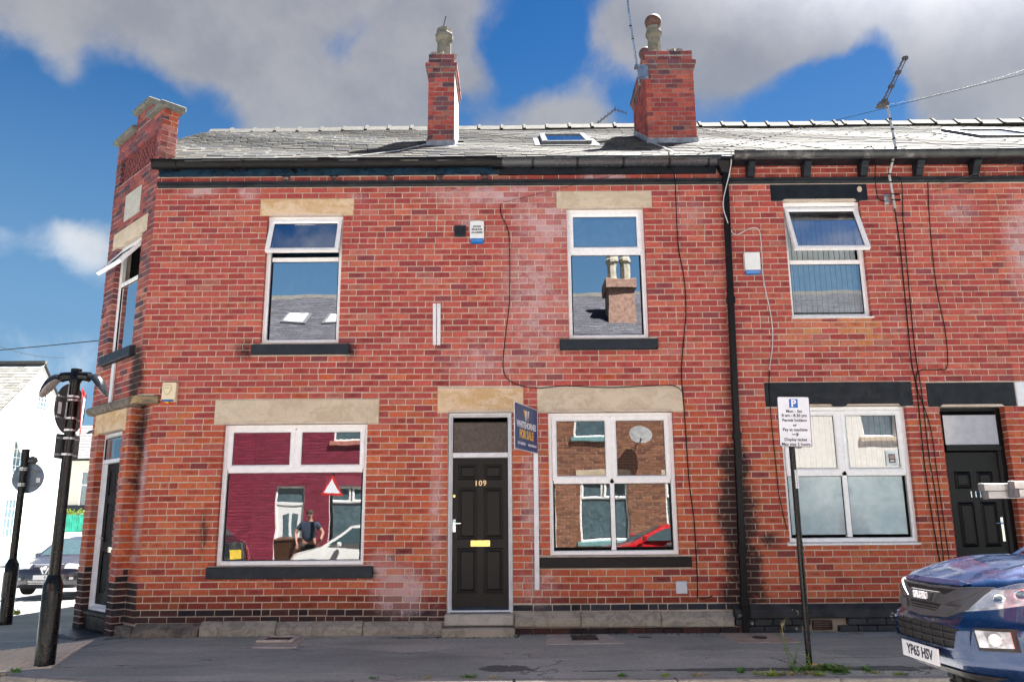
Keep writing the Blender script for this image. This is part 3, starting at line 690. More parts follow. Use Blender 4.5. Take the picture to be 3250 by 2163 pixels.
def dense(pl, step=0.5):
    out = [pl[0]]
    for a, b in zip(pl, pl[1:]):
        L = math.hypot(b[0] - a[0], b[1] - a[1]); k = max(1, int(L / step))
        out += [(a[0] + (b[0] - a[0]) * i / k, a[1] + (b[1] - a[1]) * i / k) for i in range(1, k + 1)]
    return out
inner_d = dense(inner)
def wall_foot(p):
    x, y = p
    if y > 3.1: return (-6.0, y)
    if x < -2.7:
        a = math.atan2(y - ARC_C[1], x - ARC_C[0]); return (ARC_C[0] + 3.0 * math.cos(a) * 1.1, max(0.4, ARC_C[1] + 2.7 * math.sin(a)))
    return (x, 0.4)
pav = obj('pavement', sheet('pavement', (inner_d, [wall_foot(p) for p in inner_d]), pz, pave_m, 16), pave_m, smooth=True); struct(pav)
# kerb stones, each a piece
kerb = bpy.data.objects.new('kerb', None); COL.objects.link(kerb); kerb.location = (0, -2.9, GZ); ORG[kerb.name] = Vector((0, -2.9, GZ)); struct(kerb)
ko = dense(kerb_line(ARC_R), 0.9); 
def road_z(x, y):
    a = -1.545 + 0.012 * max(-3.0, min(0, y + 2.9)) * -0.4
    side = -0.034 * max(0, -5 - x) if x > -9 else -0.136
    return a + side - 0.016 * max(0, y - 1.5) * (1 if x < -5 else 0)
for (a, b) in zip(ko, ko[1:]):
    if a[1] > 12 or a[0] > 9: continue
    d = Vector((b[0] - a[0], b[1] - a[1], 0)); L = d.length; d.normalize(); nrm = Vector((d.y, -d.x, 0)) * -1
    flush = -7.4 < (a[0] + b[0]) / 2 < -5.2 and (a[1] + b[1]) / 2 < 1
    rk = random.Random(int(a[0] * 100)); e = 0.006
    mb = MB(); za = pz(*a) + 0.004 + rk.uniform(-.004, .004); zb = pz(*b) + 0.004 + rk.uniform(-.004, .004)
    if flush: za -= 0.05; zb -= 0.05
    A = Vector((*a, 0)) + d * e; B_ = Vector((*b, 0)) - d * e; n_ = Vector((-d.y, d.x, 0)) * 0.15
    q = [A, B_, B_ + n_, A + n_]; zs = [za, zb, zb, za]
    mb.add([(p.x, p.y, z) for p, z in zip(q, zs)] + [(p.x, p.y, z - 0.25) for p, z in zip(q, zs)], [(0, 1, 2, 3), (4, 7, 6, 5), (0, 4, 5, 1), (1, 5, 6, 2), (2, 6, 7, 3), (3, 7, 4, 0)])
    obj('kerb_stone', mb, kerb_m, kerb, bevel=0.012)
# carriageway: one sheet for the main street and the side street
mb = MB()
xs = [-60, -40, -28, -22, -18, -15, -12, -10.5, -9, -8, -7, -6, -5, -4, -3, -2, -1, 0, 2, 4, 6, 9, 14, 20, 30, 45]; ys = [-9.6, -8.5, -7, -6, -5, -4, -3, -2, -1, 0, 1, 2, 3, 4, 5, 6, 7, 8, 9, 11, 14, 18, 24, 32, 45, 60, 90]
mb.add([(x, y, road_z(x, y)) for y in ys for x in xs], [(j * len(xs) + i, j * len(xs) + i + 1, (j + 1) * len(xs) + i + 1, (j + 1) * len(xs) + i) for j in range(len(ys) - 1) for i in range(len(xs) - 1)])
struct(obj('road', mb, road_m, smooth=True))
mb = MB()
g = [-900, -300, -120, -61, 46, 120, 300, 900]
mb.add([(x, y, -3.2) for y in g for x in g], [(j * 8 + i, j * 8 + i + 1, (j + 1) * 8 + i + 1, (j + 1) * 8 + i) for j in range(7) for i in range(7)])
struct(obj('ground', mb, plain('far_ground', (0.16, 0.17, 0.12), 0.9)))
mb = MB(); mb.box(-40, 40, -12.4, -9.6, -1.9, -1.42); struct(obj('far_pavement', mb, pave_m))

# ================================================================== HOUSE 109 (end of terrace with a canted corner)
H9 = thing('end_terrace_house', 'red brick end terrace house with black door 109 and canted corner doorway', 'house', (-1.0, 0, -1.38), 'brick terrace houses')
I4 = Matrix.Identity(4)
S2 = math.sqrt(0.5)
MC = frame_M((-5.03, 0, 0), (S2, -S2, 0))                 # canted wall: local x = -s
W_UL = (-3.425, -2.36, 2.42, 4.25); W_UR = (0.79, 1.882, 2.455, 4.325)
W_GL = (-3.84, -1.927, -0.515, 1.30); W_GR = (0.48, 2.149, -0.418, 1.428)
D_9 = (-0.845, -0.008, -1.12, 1.436)
L9 = [(-3.54, -2.21, 4.248, 4.50, stone_warm, None), (0.65, 2.006, 4.325, 4.582, stone_m, None), (-3.98, -1.775, 1.305, 1.636, stone_m, 2), (-1.0, 0.157, 1.44, 1.774, stone_warm, 1), (0.335, 2.30, 1.43, 1.76, stone_m, 2)]
SL9 = [(-3.526, -2.196, 2.243, 2.392, sill_m), (0.657, 1.988, 2.277, 2.43, sill_m), (-3.925, -1.797, -0.676, -0.523, sill_m), (0.342, 2.288, -0.574, -0.436, sill_brown)]
ALARM = []
opens9 = [W_UL, W_UR, W_GL, W_GR, D_9] + [l[:4] for l in L9] + [s[:4] for s in SL9]
FX1 = 2.955
bricks9 = []
rg = random.Random(21)
brick_field(bricks9, I4, -5.03, FX1, 1.5, 4.84, z109, opens9 + [(-5.1, 3, 4.672, 4.745)], col_front, rng=rg, kmax=35)
brick_field(bricks9, I4, -4.81, -0.855, -1.215, 1.9, z109, opens9, col_front, rng=rg, kmin=35)
brick_field(bricks9, I4, -0.855, 0.0, 1.4, 1.9, z109, opens9, col_front, rng=rg, kmin=35)
brick_field(bricks9, I4, -0.0, FX1, -1.018, 1.9, z109, opens9, col_front, rng=rg, kmin=35)
brick_field(bricks9, I4, -0.0, FX1, -1.104, -1.02, lambda k, x: -1.018 - k * 0.0865, [], lambda x, z, r: pick(PAL_BLUE, r), rng=rg, pitch=0.246)
# low brick course under the right hand plinth stones, brick return in the openings
brick_field(bricks9, I4, 0.01, FX1 - 0.05, -1.42, -1.30, lambda k, x: -1.305 - k * 0.085, [], lambda x, z, r: pick(PAL_BLACK, r), rng=rg, proud=0.05)
# canted wall, upper storey and parapet
zc = lambda k, x: 4.667 - k * 0.0842
C_WIN = (-1.345, -0.385, 2.445, 4.115); C_LIN = (-1.535, -0.222, 4.11, 4.372); C_SILL = (-1.435, -0.235, 2.285, 2.435); C_PLQ = (-1.19, -0.578, 4.49, 4.915)
C_PAN = (-1.55, -0.15, 5.20, 5.61)
def col_cant(x, z, rng):  # duller purple mix puts the shaded look of the cant into the bricks
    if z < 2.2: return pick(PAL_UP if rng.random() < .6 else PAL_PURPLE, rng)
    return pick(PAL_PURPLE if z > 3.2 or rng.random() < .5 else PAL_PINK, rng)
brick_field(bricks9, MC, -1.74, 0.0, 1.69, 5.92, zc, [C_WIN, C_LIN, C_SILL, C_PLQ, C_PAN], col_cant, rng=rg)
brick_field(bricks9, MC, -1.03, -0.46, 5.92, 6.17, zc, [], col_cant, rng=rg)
# right hand end of the parapet, facing the roof and the sun
MP = frame_M((-5.03, 0, 0), (S2, S2, 0))
brick_field(bricks9, MP, 0.0, 0.225, 4.98, 5.92, zc, [], lambda x, z, r: pick(PAL_PINK if z < 5.7 else PAL_LOW, r), rng=rg, pitch=0.225)  # pale pink bricks carry the sunlit look of this face in their colour
# doorway block on the ground floor of the cant: faces A (jambs), B (returns), C (chamfer)
def col_A(x, z, rng):
    return pick(PAL_BLACK, rng) if z < -0.72 + rng.uniform(-.08, .08) else pick(PAL_PINK if rng.random() < .7 else PAL_LOW, rng)
def col_B(x, z, rng):
    if z < -0.95: return pick(PAL_BLUE, rng)
    return pick(PAL_BLACK, rng) if z < -0.62 + rng.uniform(-.06, .06) else pick(PAL_ORANGE, rng)
C_DOOR = (-1.36, -0.43, -1.12, 1.29)
C_DLIN = (-1.52, -0.32, 1.275, 1.60)
brick_field(bricks9, MC, -1.62, -0.183, -1.40, 1.60, zc, [C_DOOR, C_DLIN, (-1.36, -0.43, -1.5, -1.1)], col_A, pitch=0.245, rng=rg, header=0.3)
pA = MC @ Vector((-0.183, 0, 0)); MB_ = frame_M(pA, (S2, S2, 0))
brick_field(bricks9, MB_, 0.0, 0.156, -1.40, 1.60, zc, [], col_B, pitch=0.24, rng=rg)
MCc = frame_M((-4.81, 0, 0), (S2, -S2, 0))
brick_field(bricks9, MCc, -0.338, 0.0, -1.25, 1.60, zc, [], lambda x, z, r: col_A(x, z, r) if z < -.7 else pick(PAL_LOW if r.random() < .6 else PAL_PINK, r), pitch=0.19, rng=rg)
# inner returns of the corner doorway, seen past the jambs
MR = frame_M(MC @ Vector((-1.36, 0, 0)), (S2, S2, 0))
brick_field(bricks9, MR, 0.0, 0.16, -1.40, 1.29, zc, [], col_B, pitch=0.24, rng=rg)
lay_bricks(H9, bricks9, 300)

# mortar core, the hidden walls and the floor plate
mb = MB()
core_wall(mb, I4, -5.03, FX1, 1.62, 4.95, [o for o in opens9 if o in (W_UL, W_UR)])
core_wall(mb, I4, -4.81, FX1, -1.6, 1.62, [W_GL, W_GR, D_9])
core_wall(mb, MC, -1.74, -0.011, 1.62, 5.92, [C_WIN, (-1.56, -0.14, 5.19, 5.62)], y0=0.011, y1=0.22)
s = len(mb.v); mb.box(-1.56, -0.14, 0.14, 0.22, 5.19, 5.62); mb.xf(MC, s)
s = len(mb.v); mb.box(-1.02, -0.47, 0.011, 0.22, 5.92, 6.17); mb.xf(MC, s)
core_wall(mb, MC, -1.62, -0.19, -1.6, 1.62, [C_DOOR, (-1.36, -0.43, -1.6, -1.0)], y0=0.012, y1=0.30)
core_wall(mb, MB_, 0.002, 0.156, -1.6, 1.62, [], y0=0.012, y1=0.1)
core_wall(mb, MCc, -0.335, 0.0, -1.6, 1.62, [], y0=0.012, y1=0.16)
mb.box(-6.2, -6.0, 1.3, 8.8, -1.6, 4.95); mb.box(-6.0, FX1, 8.6, 8.8, -1.6, 4.95); mb.box(2.75, 2.949, 0.26, 8.6, -1.6, 5.0)
mb.prism([(-6.2, 1.5, 4.95), (-6.2, 8.8, 4.95), (-6.2, 4.4, 7.55)], (0.18, 0, 0))
obj('wall', mb, mortar_m, H9)

# stone dressings
for x0, x1, z0, z1, m, nt in L9:
    nn = None
    if nt == 2: nn = [(x0 + 0.14, (x0 + x1) / 2 - 0.07), ((x0 + x1) / 2 + 0.07, x1 - 0.14)]
    elif nt == 1: nn = [(x0 + 0.14, x1 - 0.14)]
    else: nn = [(x0 + 0.15, x1 - 0.15)]
    lintel(H9, I4, x0 + .004, x1 - .004, z0 + .004, z1 - .004, m, nn)
for x0, x1, z0, z1, m in SL9:
    s_ = sill(H9, I4, x0, x1, z0, z1, m)
lintel(H9, MC, *C_LIN, stone_m, [(-1.42, -0.33)])
sill(H9, MC, C_SILL[0], C_SILL[1], C_SILL[2], C_SILL[3], sill_m, proud=0.08)
lintel(H9, MC, C_DLIN[0], C_DLIN[1], C_DLIN[2], C_DLIN[3] + 0.01, stone_warm, [(-1.37, -0.42)], y=-0.004)
obj('name_plaque', MB().box(C_PLQ[0], C_PLQ[1], -0.004, 0.05, C_PLQ[2], C_PLQ[3]).xf(MC), sandstone('pale_plaque_stone', (0.42, 0.41, 0.37), (0.52, 0.50, 0.45), (0.35, 0.33, 0.3), 10, 0.3), H9, bevel=0.004)
# diaper panel: header ends staggered in and out
mb = MB(); rr = random.Random(4)
nr = 7
for r_ in range(nr):
    z0 = 5.205 + r_ * 0.0575
    for i in range(15):
        x0 = C_PAN[0] + 0.01 + i * 0.0935 + (0.047 if r_ % 2 else 0)
        if x0 + 0.08 > C_PAN[1]: continue
        mb.box(x0, x0 + 0.07, 0.045 + rr.uniform(-.006, .006), 0.15, z0, z0 + 0.047)
pm = brick_material('diaper_brick')
o = obj('diaper_panel', mb.xf(MC), pm, H9, kind='stuff'); o.color = (0.2, 0.06, 0.06, 1)
nvv = len(o.data.vertices); set_attr(o.data, np.ones((nvv, 4)), np.zeros((nvv, 3)))
# coping stones on the parapet
for a, b, z in ((-1.80, -0.99, 5.925), (-1.06, -0.43, 6.175), (-0.50, 0.075, 5.925)):
    obj('coping_stone', MB().box(a, b, -0.075, 0.30, z, z + 0.085).xf(MC), cap_m, H9, bevel=0.012)
# corner cornice stones: along the cant and a short return on the front
cs = MB().poly_yz([(-0.10, 1.68), (-0.11, 1.63), (-0.07, 1.575), (0.1, 1.575), (0.1, 1.695)], -1.66, -0.62); obj('cornice_stone', cs.xf(MC), stone_dark, H9, bevel=0.01)
cs = MB().poly_yz([(-0.10, 1.675), (-0.11, 1.63), (-0.07, 1.57), (0.1, 1.57), (0.1, 1.69)], -0.615, -0.06); obj('cornice_stone', cs.xf(MC), stone_dark, H9, bevel=0.01)
pl = [(-5.15, 0.02), (-5.06, -0.07), (-4.99, -0.085), (-4.73, -0.05), (-4.73, 0.02)]
obj('cornice_stone', MB().poly_xy(pl, 1.585, 1.692), sandstone('spalled_cornice_stone', (0.12, 0.1, 0.08), (0.5, 0.36, 0.18), (0.05, 0.045, 0.04), 3, 0.8), H9, bevel=0.01)
# plinth: big stones with a splayed top, uneven, and the door steps
def plinth_stone(x0, x1, zt, zb, mat, out=0.10):
    obj('plinth_stone', MB().poly_yz([(0.05, zt), (-0.012, zt), (-out, zt - 0.075), (-out, zb), (0.05, zb)], x0, x1), mat, H9, bevel=0.012)
plinth_stone(-4.78, -3.955, -1.215, -1.46, stone_dark, 0.12)
plinth_stone(-3.948, -2.99, -1.19, -1.375, stone_grey); plinth_stone(-2.983, -1.90, -1.20, -1.378, stone_grey); plinth_stone(-1.893, -0.90, -1.215, -1.38, stone_grey)
plinth_stone(0.012, 0.845, -1.105, -1.285, stone_grey, 0.085); plinth_stone(0.852, 1.86, -1.112, -1.292, stone_grey, 0.085); plinth_stone(1.866, 2.78, -1.12, -1.30, stone_grey, 0.085)
obj('plinth_stone', MB().poly_xy([(-4.79, -0.12), (-4.79, 0.08), (-5.05, 0.22), (-5.12, 0.14)], -1.46, -1.25), stone_dark, H9, bevel=0.012)
obj('doorstep', MB().box(-0.87, 0.0, -0.11, 0.3, -1.262, -1.122), sandstone('mossy_painted_step', (0.34, 0.33, 0.29), (0.46, 0.44, 0.40), (0.14, 0.15, 0.05), 6, 0.7), H9, bevel=0.015)
obj('doorstep', MB().box(-0.90, 0.02, -0.26, 0.28, -1.40, -1.275), sandstone('worn_flag_step', (0.24, 0.22, 0.18), (0.38, 0.35, 0.29), (0.07, 0.08, 0.03), 6, 0.7), H9, bevel=0.02)
# corner doorway: painted step, threshold, white frame, panelled door
obj('doorstep', MB().box(-1.66, -0.33, -0.36, 0.24, -1.56, -1.385).xf(MC), plain('dark_grey_step_paint', (0.05, 0.055, 0.062), 0.5, var=0.2, col2=(0.1, 0.1, 0.1)), H9, bevel=0.012)
mb = MB().box(-1.355, -0.435, 0.05, 0.26, -1.38, -1.19); mb.box(-1.358, -0.432, 0.02, 0.262, -1.19, -1.13)
obj('threshold', mb.xf(MC), black_wood, H9, bevel=0.01)
w = window(H9, MC, -1.36, -0.43, -1.13, 1.285, bars=[(-1.29, -0.50, 0.86, 0.92)], lights=[(-1.29, -0.50, 0.92, 1.215, glass_dark)], name='door_frame', fmat=white_paint,
           fr=[(0, 0.10), (0, 0.22), (0.075, 0.22), (0.075, 0.15), (0.055, 0.14), (0.03, 0.10)])
dm = MB().box(-1.284, -0.506, 0.17, 0.21, -1.12, 0.86)
for a, b in ((-1.284, -1.18), (-0.94, -0.85), (-0.61, -0.506)): dm.box(a, b, 0.155, 0.17, -1.12, 0.86)
for c, d in ((-1.12, -0.9), (-0.35, -0.22), (0.30, 0.42), (0.76, 0.86)): dm.box(-1.18, -0.94, 0.1551, 0.17, c, d); dm.box(-0.85, -0.61, 0.1551, 0.17, c, d)
cdoor = obj('corner_door', dm.xf(MC), black_wood, H9)
for a, b in ((-1.15, -0.97), (-0.82, -0.64)):
    for c, d in ((-0.87, -0.38), (-0.19, 0.27), (0.45, 0.73)):
        obj('panel', MB().box(a, b, 0.160, 0.175, c, d).xf(MC), black_wood, cdoor, bevel=0.006)
mb = MB().box(-1.275, -1.245, 0.14, 0.156, -0.32, -0.12); mb.tube([MC.inverted() @ (MC @ Vector((-1.26, 0.13, -0.17))), Vector((-1.14, 0.13, -0.17))], 0.008, 6); obj('handle', mb.xf(MC), chrome, cdoor)
obj('letter_plate', MB().box(-0.98, -0.80, 0.15, 0.157, -0.36, -0.29).xf(MC), chrome, cdoor)
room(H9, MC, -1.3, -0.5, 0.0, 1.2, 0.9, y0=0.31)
# white batten under the corner window
obj('batten', MB().box(-1.0, -0.90, -0.03, -0.002, 1.705, 2.27).xf(MC), white_paint, H9, bevel=0.003)

# windows
window(H9, I4, *W_UL, bars=[(-3.345, -2.42, 3.592, 3.655)], lights=[(-3.342, -2.42, 2.475, 3.592)], sashes=[(-3.40, -2.385, 3.655, 4.215, 20)])
obj('trickle_vent', MB().box(-3.06, -2.78, 0.045, 0.062, 4.165, 4.19), upvc, H9)
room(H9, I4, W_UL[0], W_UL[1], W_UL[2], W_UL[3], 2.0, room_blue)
wur = window(H9, I4, *W_UR, bars=[(0.845, 1.827, 3.655, 3.72)], lights=[(0.855, 1.808, 2.515, 3.655)], sashes=[(0.825, 1.845, 3.715, 4.285, 0)])
mb = MB()
for i in range(19): mb.box(0.88, 1.79, 0.19, 0.215, 3.73 + i * 0.026, 3.73 + i * 0.026 + 0.02)
obj('venetian_blind', mb, blind_m, H9, kind='stuff')
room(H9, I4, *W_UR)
window(H9, I4, *W_GL, bars=[(-3.77, -1.99, 0.665, 0.735), (-2.92, -2.86, 0.735, 1.235)], lights=[(-3.765, -1.995, -0.455, 0.665)], sashes=[(-3.79, -2.905, 0.71, 1.262, 0), (-2.872, -1.972, 0.71, 1.262, 0)], pane_m=glass_low)
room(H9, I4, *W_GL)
window(H9, I4, *W_GR, bars=[(0.545, 2.085, 0.492, 0.56), (1.285, 1.345, -0.36, 1.37)], lights=[(0.553, 1.283, -0.325, 0.492), (1.347, 2.07, -0.325, 0.492)], sashes=[(0.532, 1.302, 0.535, 1.385, 0), (1.33, 2.098, 0.535, 1.385, 0)], pane_m=glass_low)
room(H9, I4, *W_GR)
window(H9, MC, *C_WIN, bars=[(-1.29, -0.44, 3.49, 3.55)], lights=[(-1.285, -0.445, 2.5, 3.49)], sashes=[(-1.32, -0.41, 3.54, 4.09, 38)])
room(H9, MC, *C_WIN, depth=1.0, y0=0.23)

# front door 109
w = window(H9, I4, D_9[0], D_9[1], D_9[2], D_9[3], bars=[(-0.79, -0.062, 0.845, 0.915)], lights=[(-0.79, -0.062, 0.915, 1.32, obscure_m)], name='door_frame', fmat=white_paint,
           fr=[(0, 0.05), (0, 0.16), (0.05, 0.16), (0.05, 0.095), (0.036, 0.085), (0.03, 0.065), (0.015, 0.05)])
dm = MB().box(-0.792, -0.056, 0.115, 0.145, -1.06, 0.842)
X = [(-0.792, -0.71), (-0.482, -0.40), (-0.165, -0.056)]; X = [(-0.792, -0.722), (-0.468, -0.382), (-0.126, -0.056)]
for a, b in X: dm.box(a, b, 0.10, 0.115, -1.06, 0.842)
for c, d in ((-1.06, -0.885), (-0.32, -0.21), (0.455, 0.555), (0.765, 0.842)):
    for a, b in ((-0.722, -0.468), (-0.382, -0.126)): dm.box(a, b, 0.1003, 0.115, c, d)
d9 = obj('door', dm, door_black, H9)
for a, b in ((-0.722, -0.468), (-0.382, -0.126)):
    for c, d in ((-0.885, -0.32), (-0.21, 0.455), (0.555, 0.765)):
        mb = MB().ring(a, b, c, d, [(0, 0.10), (0.012, 0.104), (0.016, 0.114), (0, 0.114)]); obj('moulding', mb, door_black, d9)
        mb = MB(); i = 0.03; mb.add([(a + i, .114, c + i), (b - i, .114, c + i), (b - i, .114, d - i), (a + i, .114, d - i), (a + i + .02, .104, c + i + .02), (b - i - .02, .104, c + i + .02), (b - i - .02, .104, d - i - .02), (a + i + .02, .104, d - i - .02)],
                [(0, 1, 5, 4), (1, 2, 6, 5), (2, 3, 7, 6), (3, 0, 4, 7), (4, 5, 6, 7)]); obj('panel', mb, door_black, d9)
obj('door_number', text_mb('109', 0.098, face_M((-0.425, 0.098, 0.508)), 0.003, 0.002, spacing=1.15), plain('gilt_numerals', (0.62, 0.42, 0.25), 0.35, 0.6, var=0.05), d9)
mb = MB().box(-0.553, -0.298, 0.09, 0.1, -0.302, -0.222); mb.box(-0.525, -0.326, 0.084, 0.0905, -0.283, -0.243); obj('letterbox', mb, brass, d9, bevel=0.003)
mb = MB().box(-0.787, -0.75, 0.088, 0.1, -0.115, 0.045); mb.tube([(-0.768, 0.075, -0.005), (-0.768, 0.05, -0.005), (-0.675, 0.05, -0.005)], 0.009, 6); obj('handle', mb, chrome, d9)
obj('lock', MB().lathe([(0.018, 0), (0.018, 0.014)], (0, 0, 0), 10).xf(Matrix.Translation((-0.77, 0.1, 0.345)) @ Matrix.Rotation(R(90), 4, 'X')), brass, d9)
mb = MB().poly_yz([(0.06, -1.11), (0.06, -1.095), (0.1, -1.06), (0.14, -1.06), (0.14, -1.11)], -0.79, -0.06); mb.box(-0.81, -0.04, 0.03, 0.15, -1.125, -1.11)
obj('weatherboard', mb, plain('blue_black_weatherboard', (0.03, 0.05, 0.075), 0.35, var=0.2), d9)

# black moulded band, fascia, gutter with brackets, downpipe
def band(parent, x0, x1):
    return obj('string_course', MB().poly_yz([(0.01, 4.674), (-0.018, 4.676), (-0.03, 4.70), (-0.055, 4.715), (-0.06, 4.742), (0.01, 4.744)], x0, x1), black_stone, parent)
band(H9, -5.01, 2.95)
obj('fascia_board', MB().box(-5.0, -0.17, -0.035, 0.02, 4.842, 5.0), blue_fascia, H9); obj('fascia_board', MB().box(-0.167, 2.93, -0.04, 0.02, 4.83, 5.0), black_stone, H9)
def gutter(parent, x0, x1, yc, zc_, r, mat):
    mb = MB(); o_ = [(yc - r * math.cos(a), zc_ - 1.6 * r * math.sin(a)) for a in [math.pi * i / 10 for i in range(11)]]
    i_ = [(yc - (r - .006) * math.cos(a), zc_ - 1.6 * (r - .006) * math.sin(a)) for a in [math.pi * i / 10 for i in range(11)]]
    rim = [(yc - r - 0.006, zc_ + 0.004)]
    mb.poly_yz(o_ + list(reversed(i_)), x0, x1)
    mb.box(x0, x1, yc - r - 0.008, yc - r + 0.002, zc_ - 0.012, zc_ + 0.006)
    return obj('gutter', mb, mat, parent, smooth=True)
g1 = gutter(H9, -5.06, -0.18, -0.12, 5.025, 0.075, black_gutter); g2 = gutter(H9, -0.176, 2.98, -0.12, 5.02, 0.075, plain('new_grey_black_gutter', (0.035, 0.042, 0.05), 0.22, var=0.05))
def bracket(parent, x, w=0.02, yc=-0.12, zc_=5.022, r=0.08):
    mb = MB(); o_ = [(yc - r * math.cos(a), zc_ - 1.6 * r * math.sin(a)) for a in [math.pi * i / 8 for i in range(9)]]; i_ = [(yc - (r - .007) * math.cos(a), zc_ - 1.6 * (r - .007) * math.sin(a)) for a in [math.pi * i / 8 for i in range(9)]]
    mb.poly_yz(o_ + list(reversed(i_)), x - w / 2, x + w / 2); mb.box(x - w / 2, x + w / 2, -0.05, -0.036, 4.90, 4.99)
    return obj('gutter_bracket', mb, black_gutter, parent)
for x in (-4.72, -3.95, -3.75, -3.1, -2.06, -1.05): bracket(g1, x)
for x in (-0.18, 0.32, 0.95, 1.6, 2.25, 2.8): bracket(g2, x, 0.03 if x != -0.18 else 0.14)
dp = obj('downpipe', MB().poly_xz([(3.008, 4.83), (3.086, 4.83), (2.952, -1.42), (2.872, -1.42)], -0.105, -0.03), black_gutter, H9, bevel=0.006)
obj('hopper', MB().add([(2.91, -0.2, 4.96), (3.145, -0.2, 4.96), (3.145, -0.02, 4.96), (2.91, -0.02, 4.96), (2.985, -0.13, 4.79), (3.105, -0.13, 4.79), (3.105, -0.02, 4.79), (2.985, -0.02, 4.79)], [(0, 1, 2, 3), (0, 4, 5, 1), (1, 5, 6, 2), (2, 6, 7, 3), (3, 7, 4, 0), (4, 7, 6, 5)]), black_gutter, dp, bevel=0.008)
for z in (2.95, 1.1, -0.35, -1.0):
    xc = 2.912 + (z + 1.42) / 6.25 * 0.135; obj('pipe_collar', MB().box(xc - 0.052, xc + 0.052, -0.115, -0.02, z - 0.05, z + 0.04), black_gutter, dp, bevel=0.004)
obj('gutter', MB().poly_yz([(-0.08, 0), (0.08, 0), (0.06, -0.08), (0, -0.12), (-0.06, -0.08)], 0, 0.12).xf(Matrix.Translation((-6.42, 1.75, 5.5)) @ Matrix.Rotation(R(90), 4, 'Z')), plain('grey_gutter_end', (0.16, 0.2, 0.2), 0.5), H9, bevel=0.01)

# old joist pockets showing under the fascia
for x in (-3.19, -2.51, -1.72, -1.0, -0.36):
    obj('joist_end', MB().box(x - .045, x + .045, -0.004, 0.02, 4.752, 4.835), plain('split_joist_end', (0.10, 0.05, 0.045), 0.9, var=.4, scale=40, col2=(.4, .36, .36)) if 'split_joist_end' not in MATS else MATS['split_joist_end'], H9)
    obj('joist_gap', MB().box(x - .07, x + .06, -0.005, 0.02, 4.836, 4.8415), cable_m, H9)
# wall plates, vent, utility box
mb = MB(); mb.box(-0.79, -0.628, -0.02, -0.002, 3.908, 4.073)
for i in range(9): mb.poly_yz([(-0.03, 3.922 + i * 0.0155), (-0.02, 3.934 + i * 0.0155), (-0.02, 3.922 + i * 0.0155)], -0.778, -0.64)
obj('wall_vent', mb, plain('blue_black_vent', (0.03, 0.036, 0.05), 0.4), H9)
for a, b, c, d in ((-1.075, -1.03, -1.069, -1.025), (-1.02, -0.969, -1.015, -0.966)):
    o = obj('wall_bracket', MB().poly_xz([(a, 2.943), (b, 2.943), (d, 2.362), (c, 2.362)], -0.028, -0.002), white_paint, H9, bevel=0.003)
    mb = MB()
    for z in (2.90, 2.40): mb.lathe([(0.008, 0), (0.005, 0.006)], (0, 0, 0), 8).xf(Matrix.Translation(((a + b) / 2, -0.028, z)) @ Matrix.Rotation(R(90), 4, 'X'), len(mb.v) - 16)
    obj('bolt', mb, steel, o)
obj('meter_box', MB().box(2.07, 2.212, -0.05, 0.0, -0.9, -0.745), plain('pale_grey_meter_box', (0.55, 0.58, 0.64), 0.4, var=0.04), H9, bevel=0.008, segs=2)

# ------------------------------------------------------------------ roofs
SLOPE = R(31.3); EZ, EY = 4.99, -0.16
RUP = Vector((0, math.cos(SLOPE), math.sin(SLOPE))); RN = Vector((0, -math.sin(SLOPE), math.cos(SLOPE)))
def roof_pt(x, t, h=0.0): return Vector((x, EY, EZ)) + RUP * t + RN * h
RIDGE_T = (4.4 - EY) / math.cos(SLOPE)
def roof_t(y): return (y - EY) / math.cos(SLOPE)
SLT = []
for k in range(4):
    r = random.Random(k + 40); w = lambda a: r.uniform(-a, a)
    v = np.array([(-.5, 0, 0), (.5, 0, 0), (.5, 1, -.5), (-.5, 1, -.5), (-.5 + w(.02), w(.02), 1), (.5 + w(.02), w(.02), 1), (.5, 1, .5), (-.5, 1, .5)])
    SLT.append(v)
SLF = [(0, 1, 5, 4), (1, 2, 6, 5), (2, 3, 7, 6), (3, 0, 4, 7), (4, 5, 6, 7)]
SLATE_MESH = []
for v in SLT:
    me = bpy.data.meshes.new('slate'); me.from_pydata(v.tolist(), [], SLF); me.materials.append(slate_m); set_attr(me, np.ones((8, 4)), np.zeros((8, 3))); SLATE_MESH.append(me)
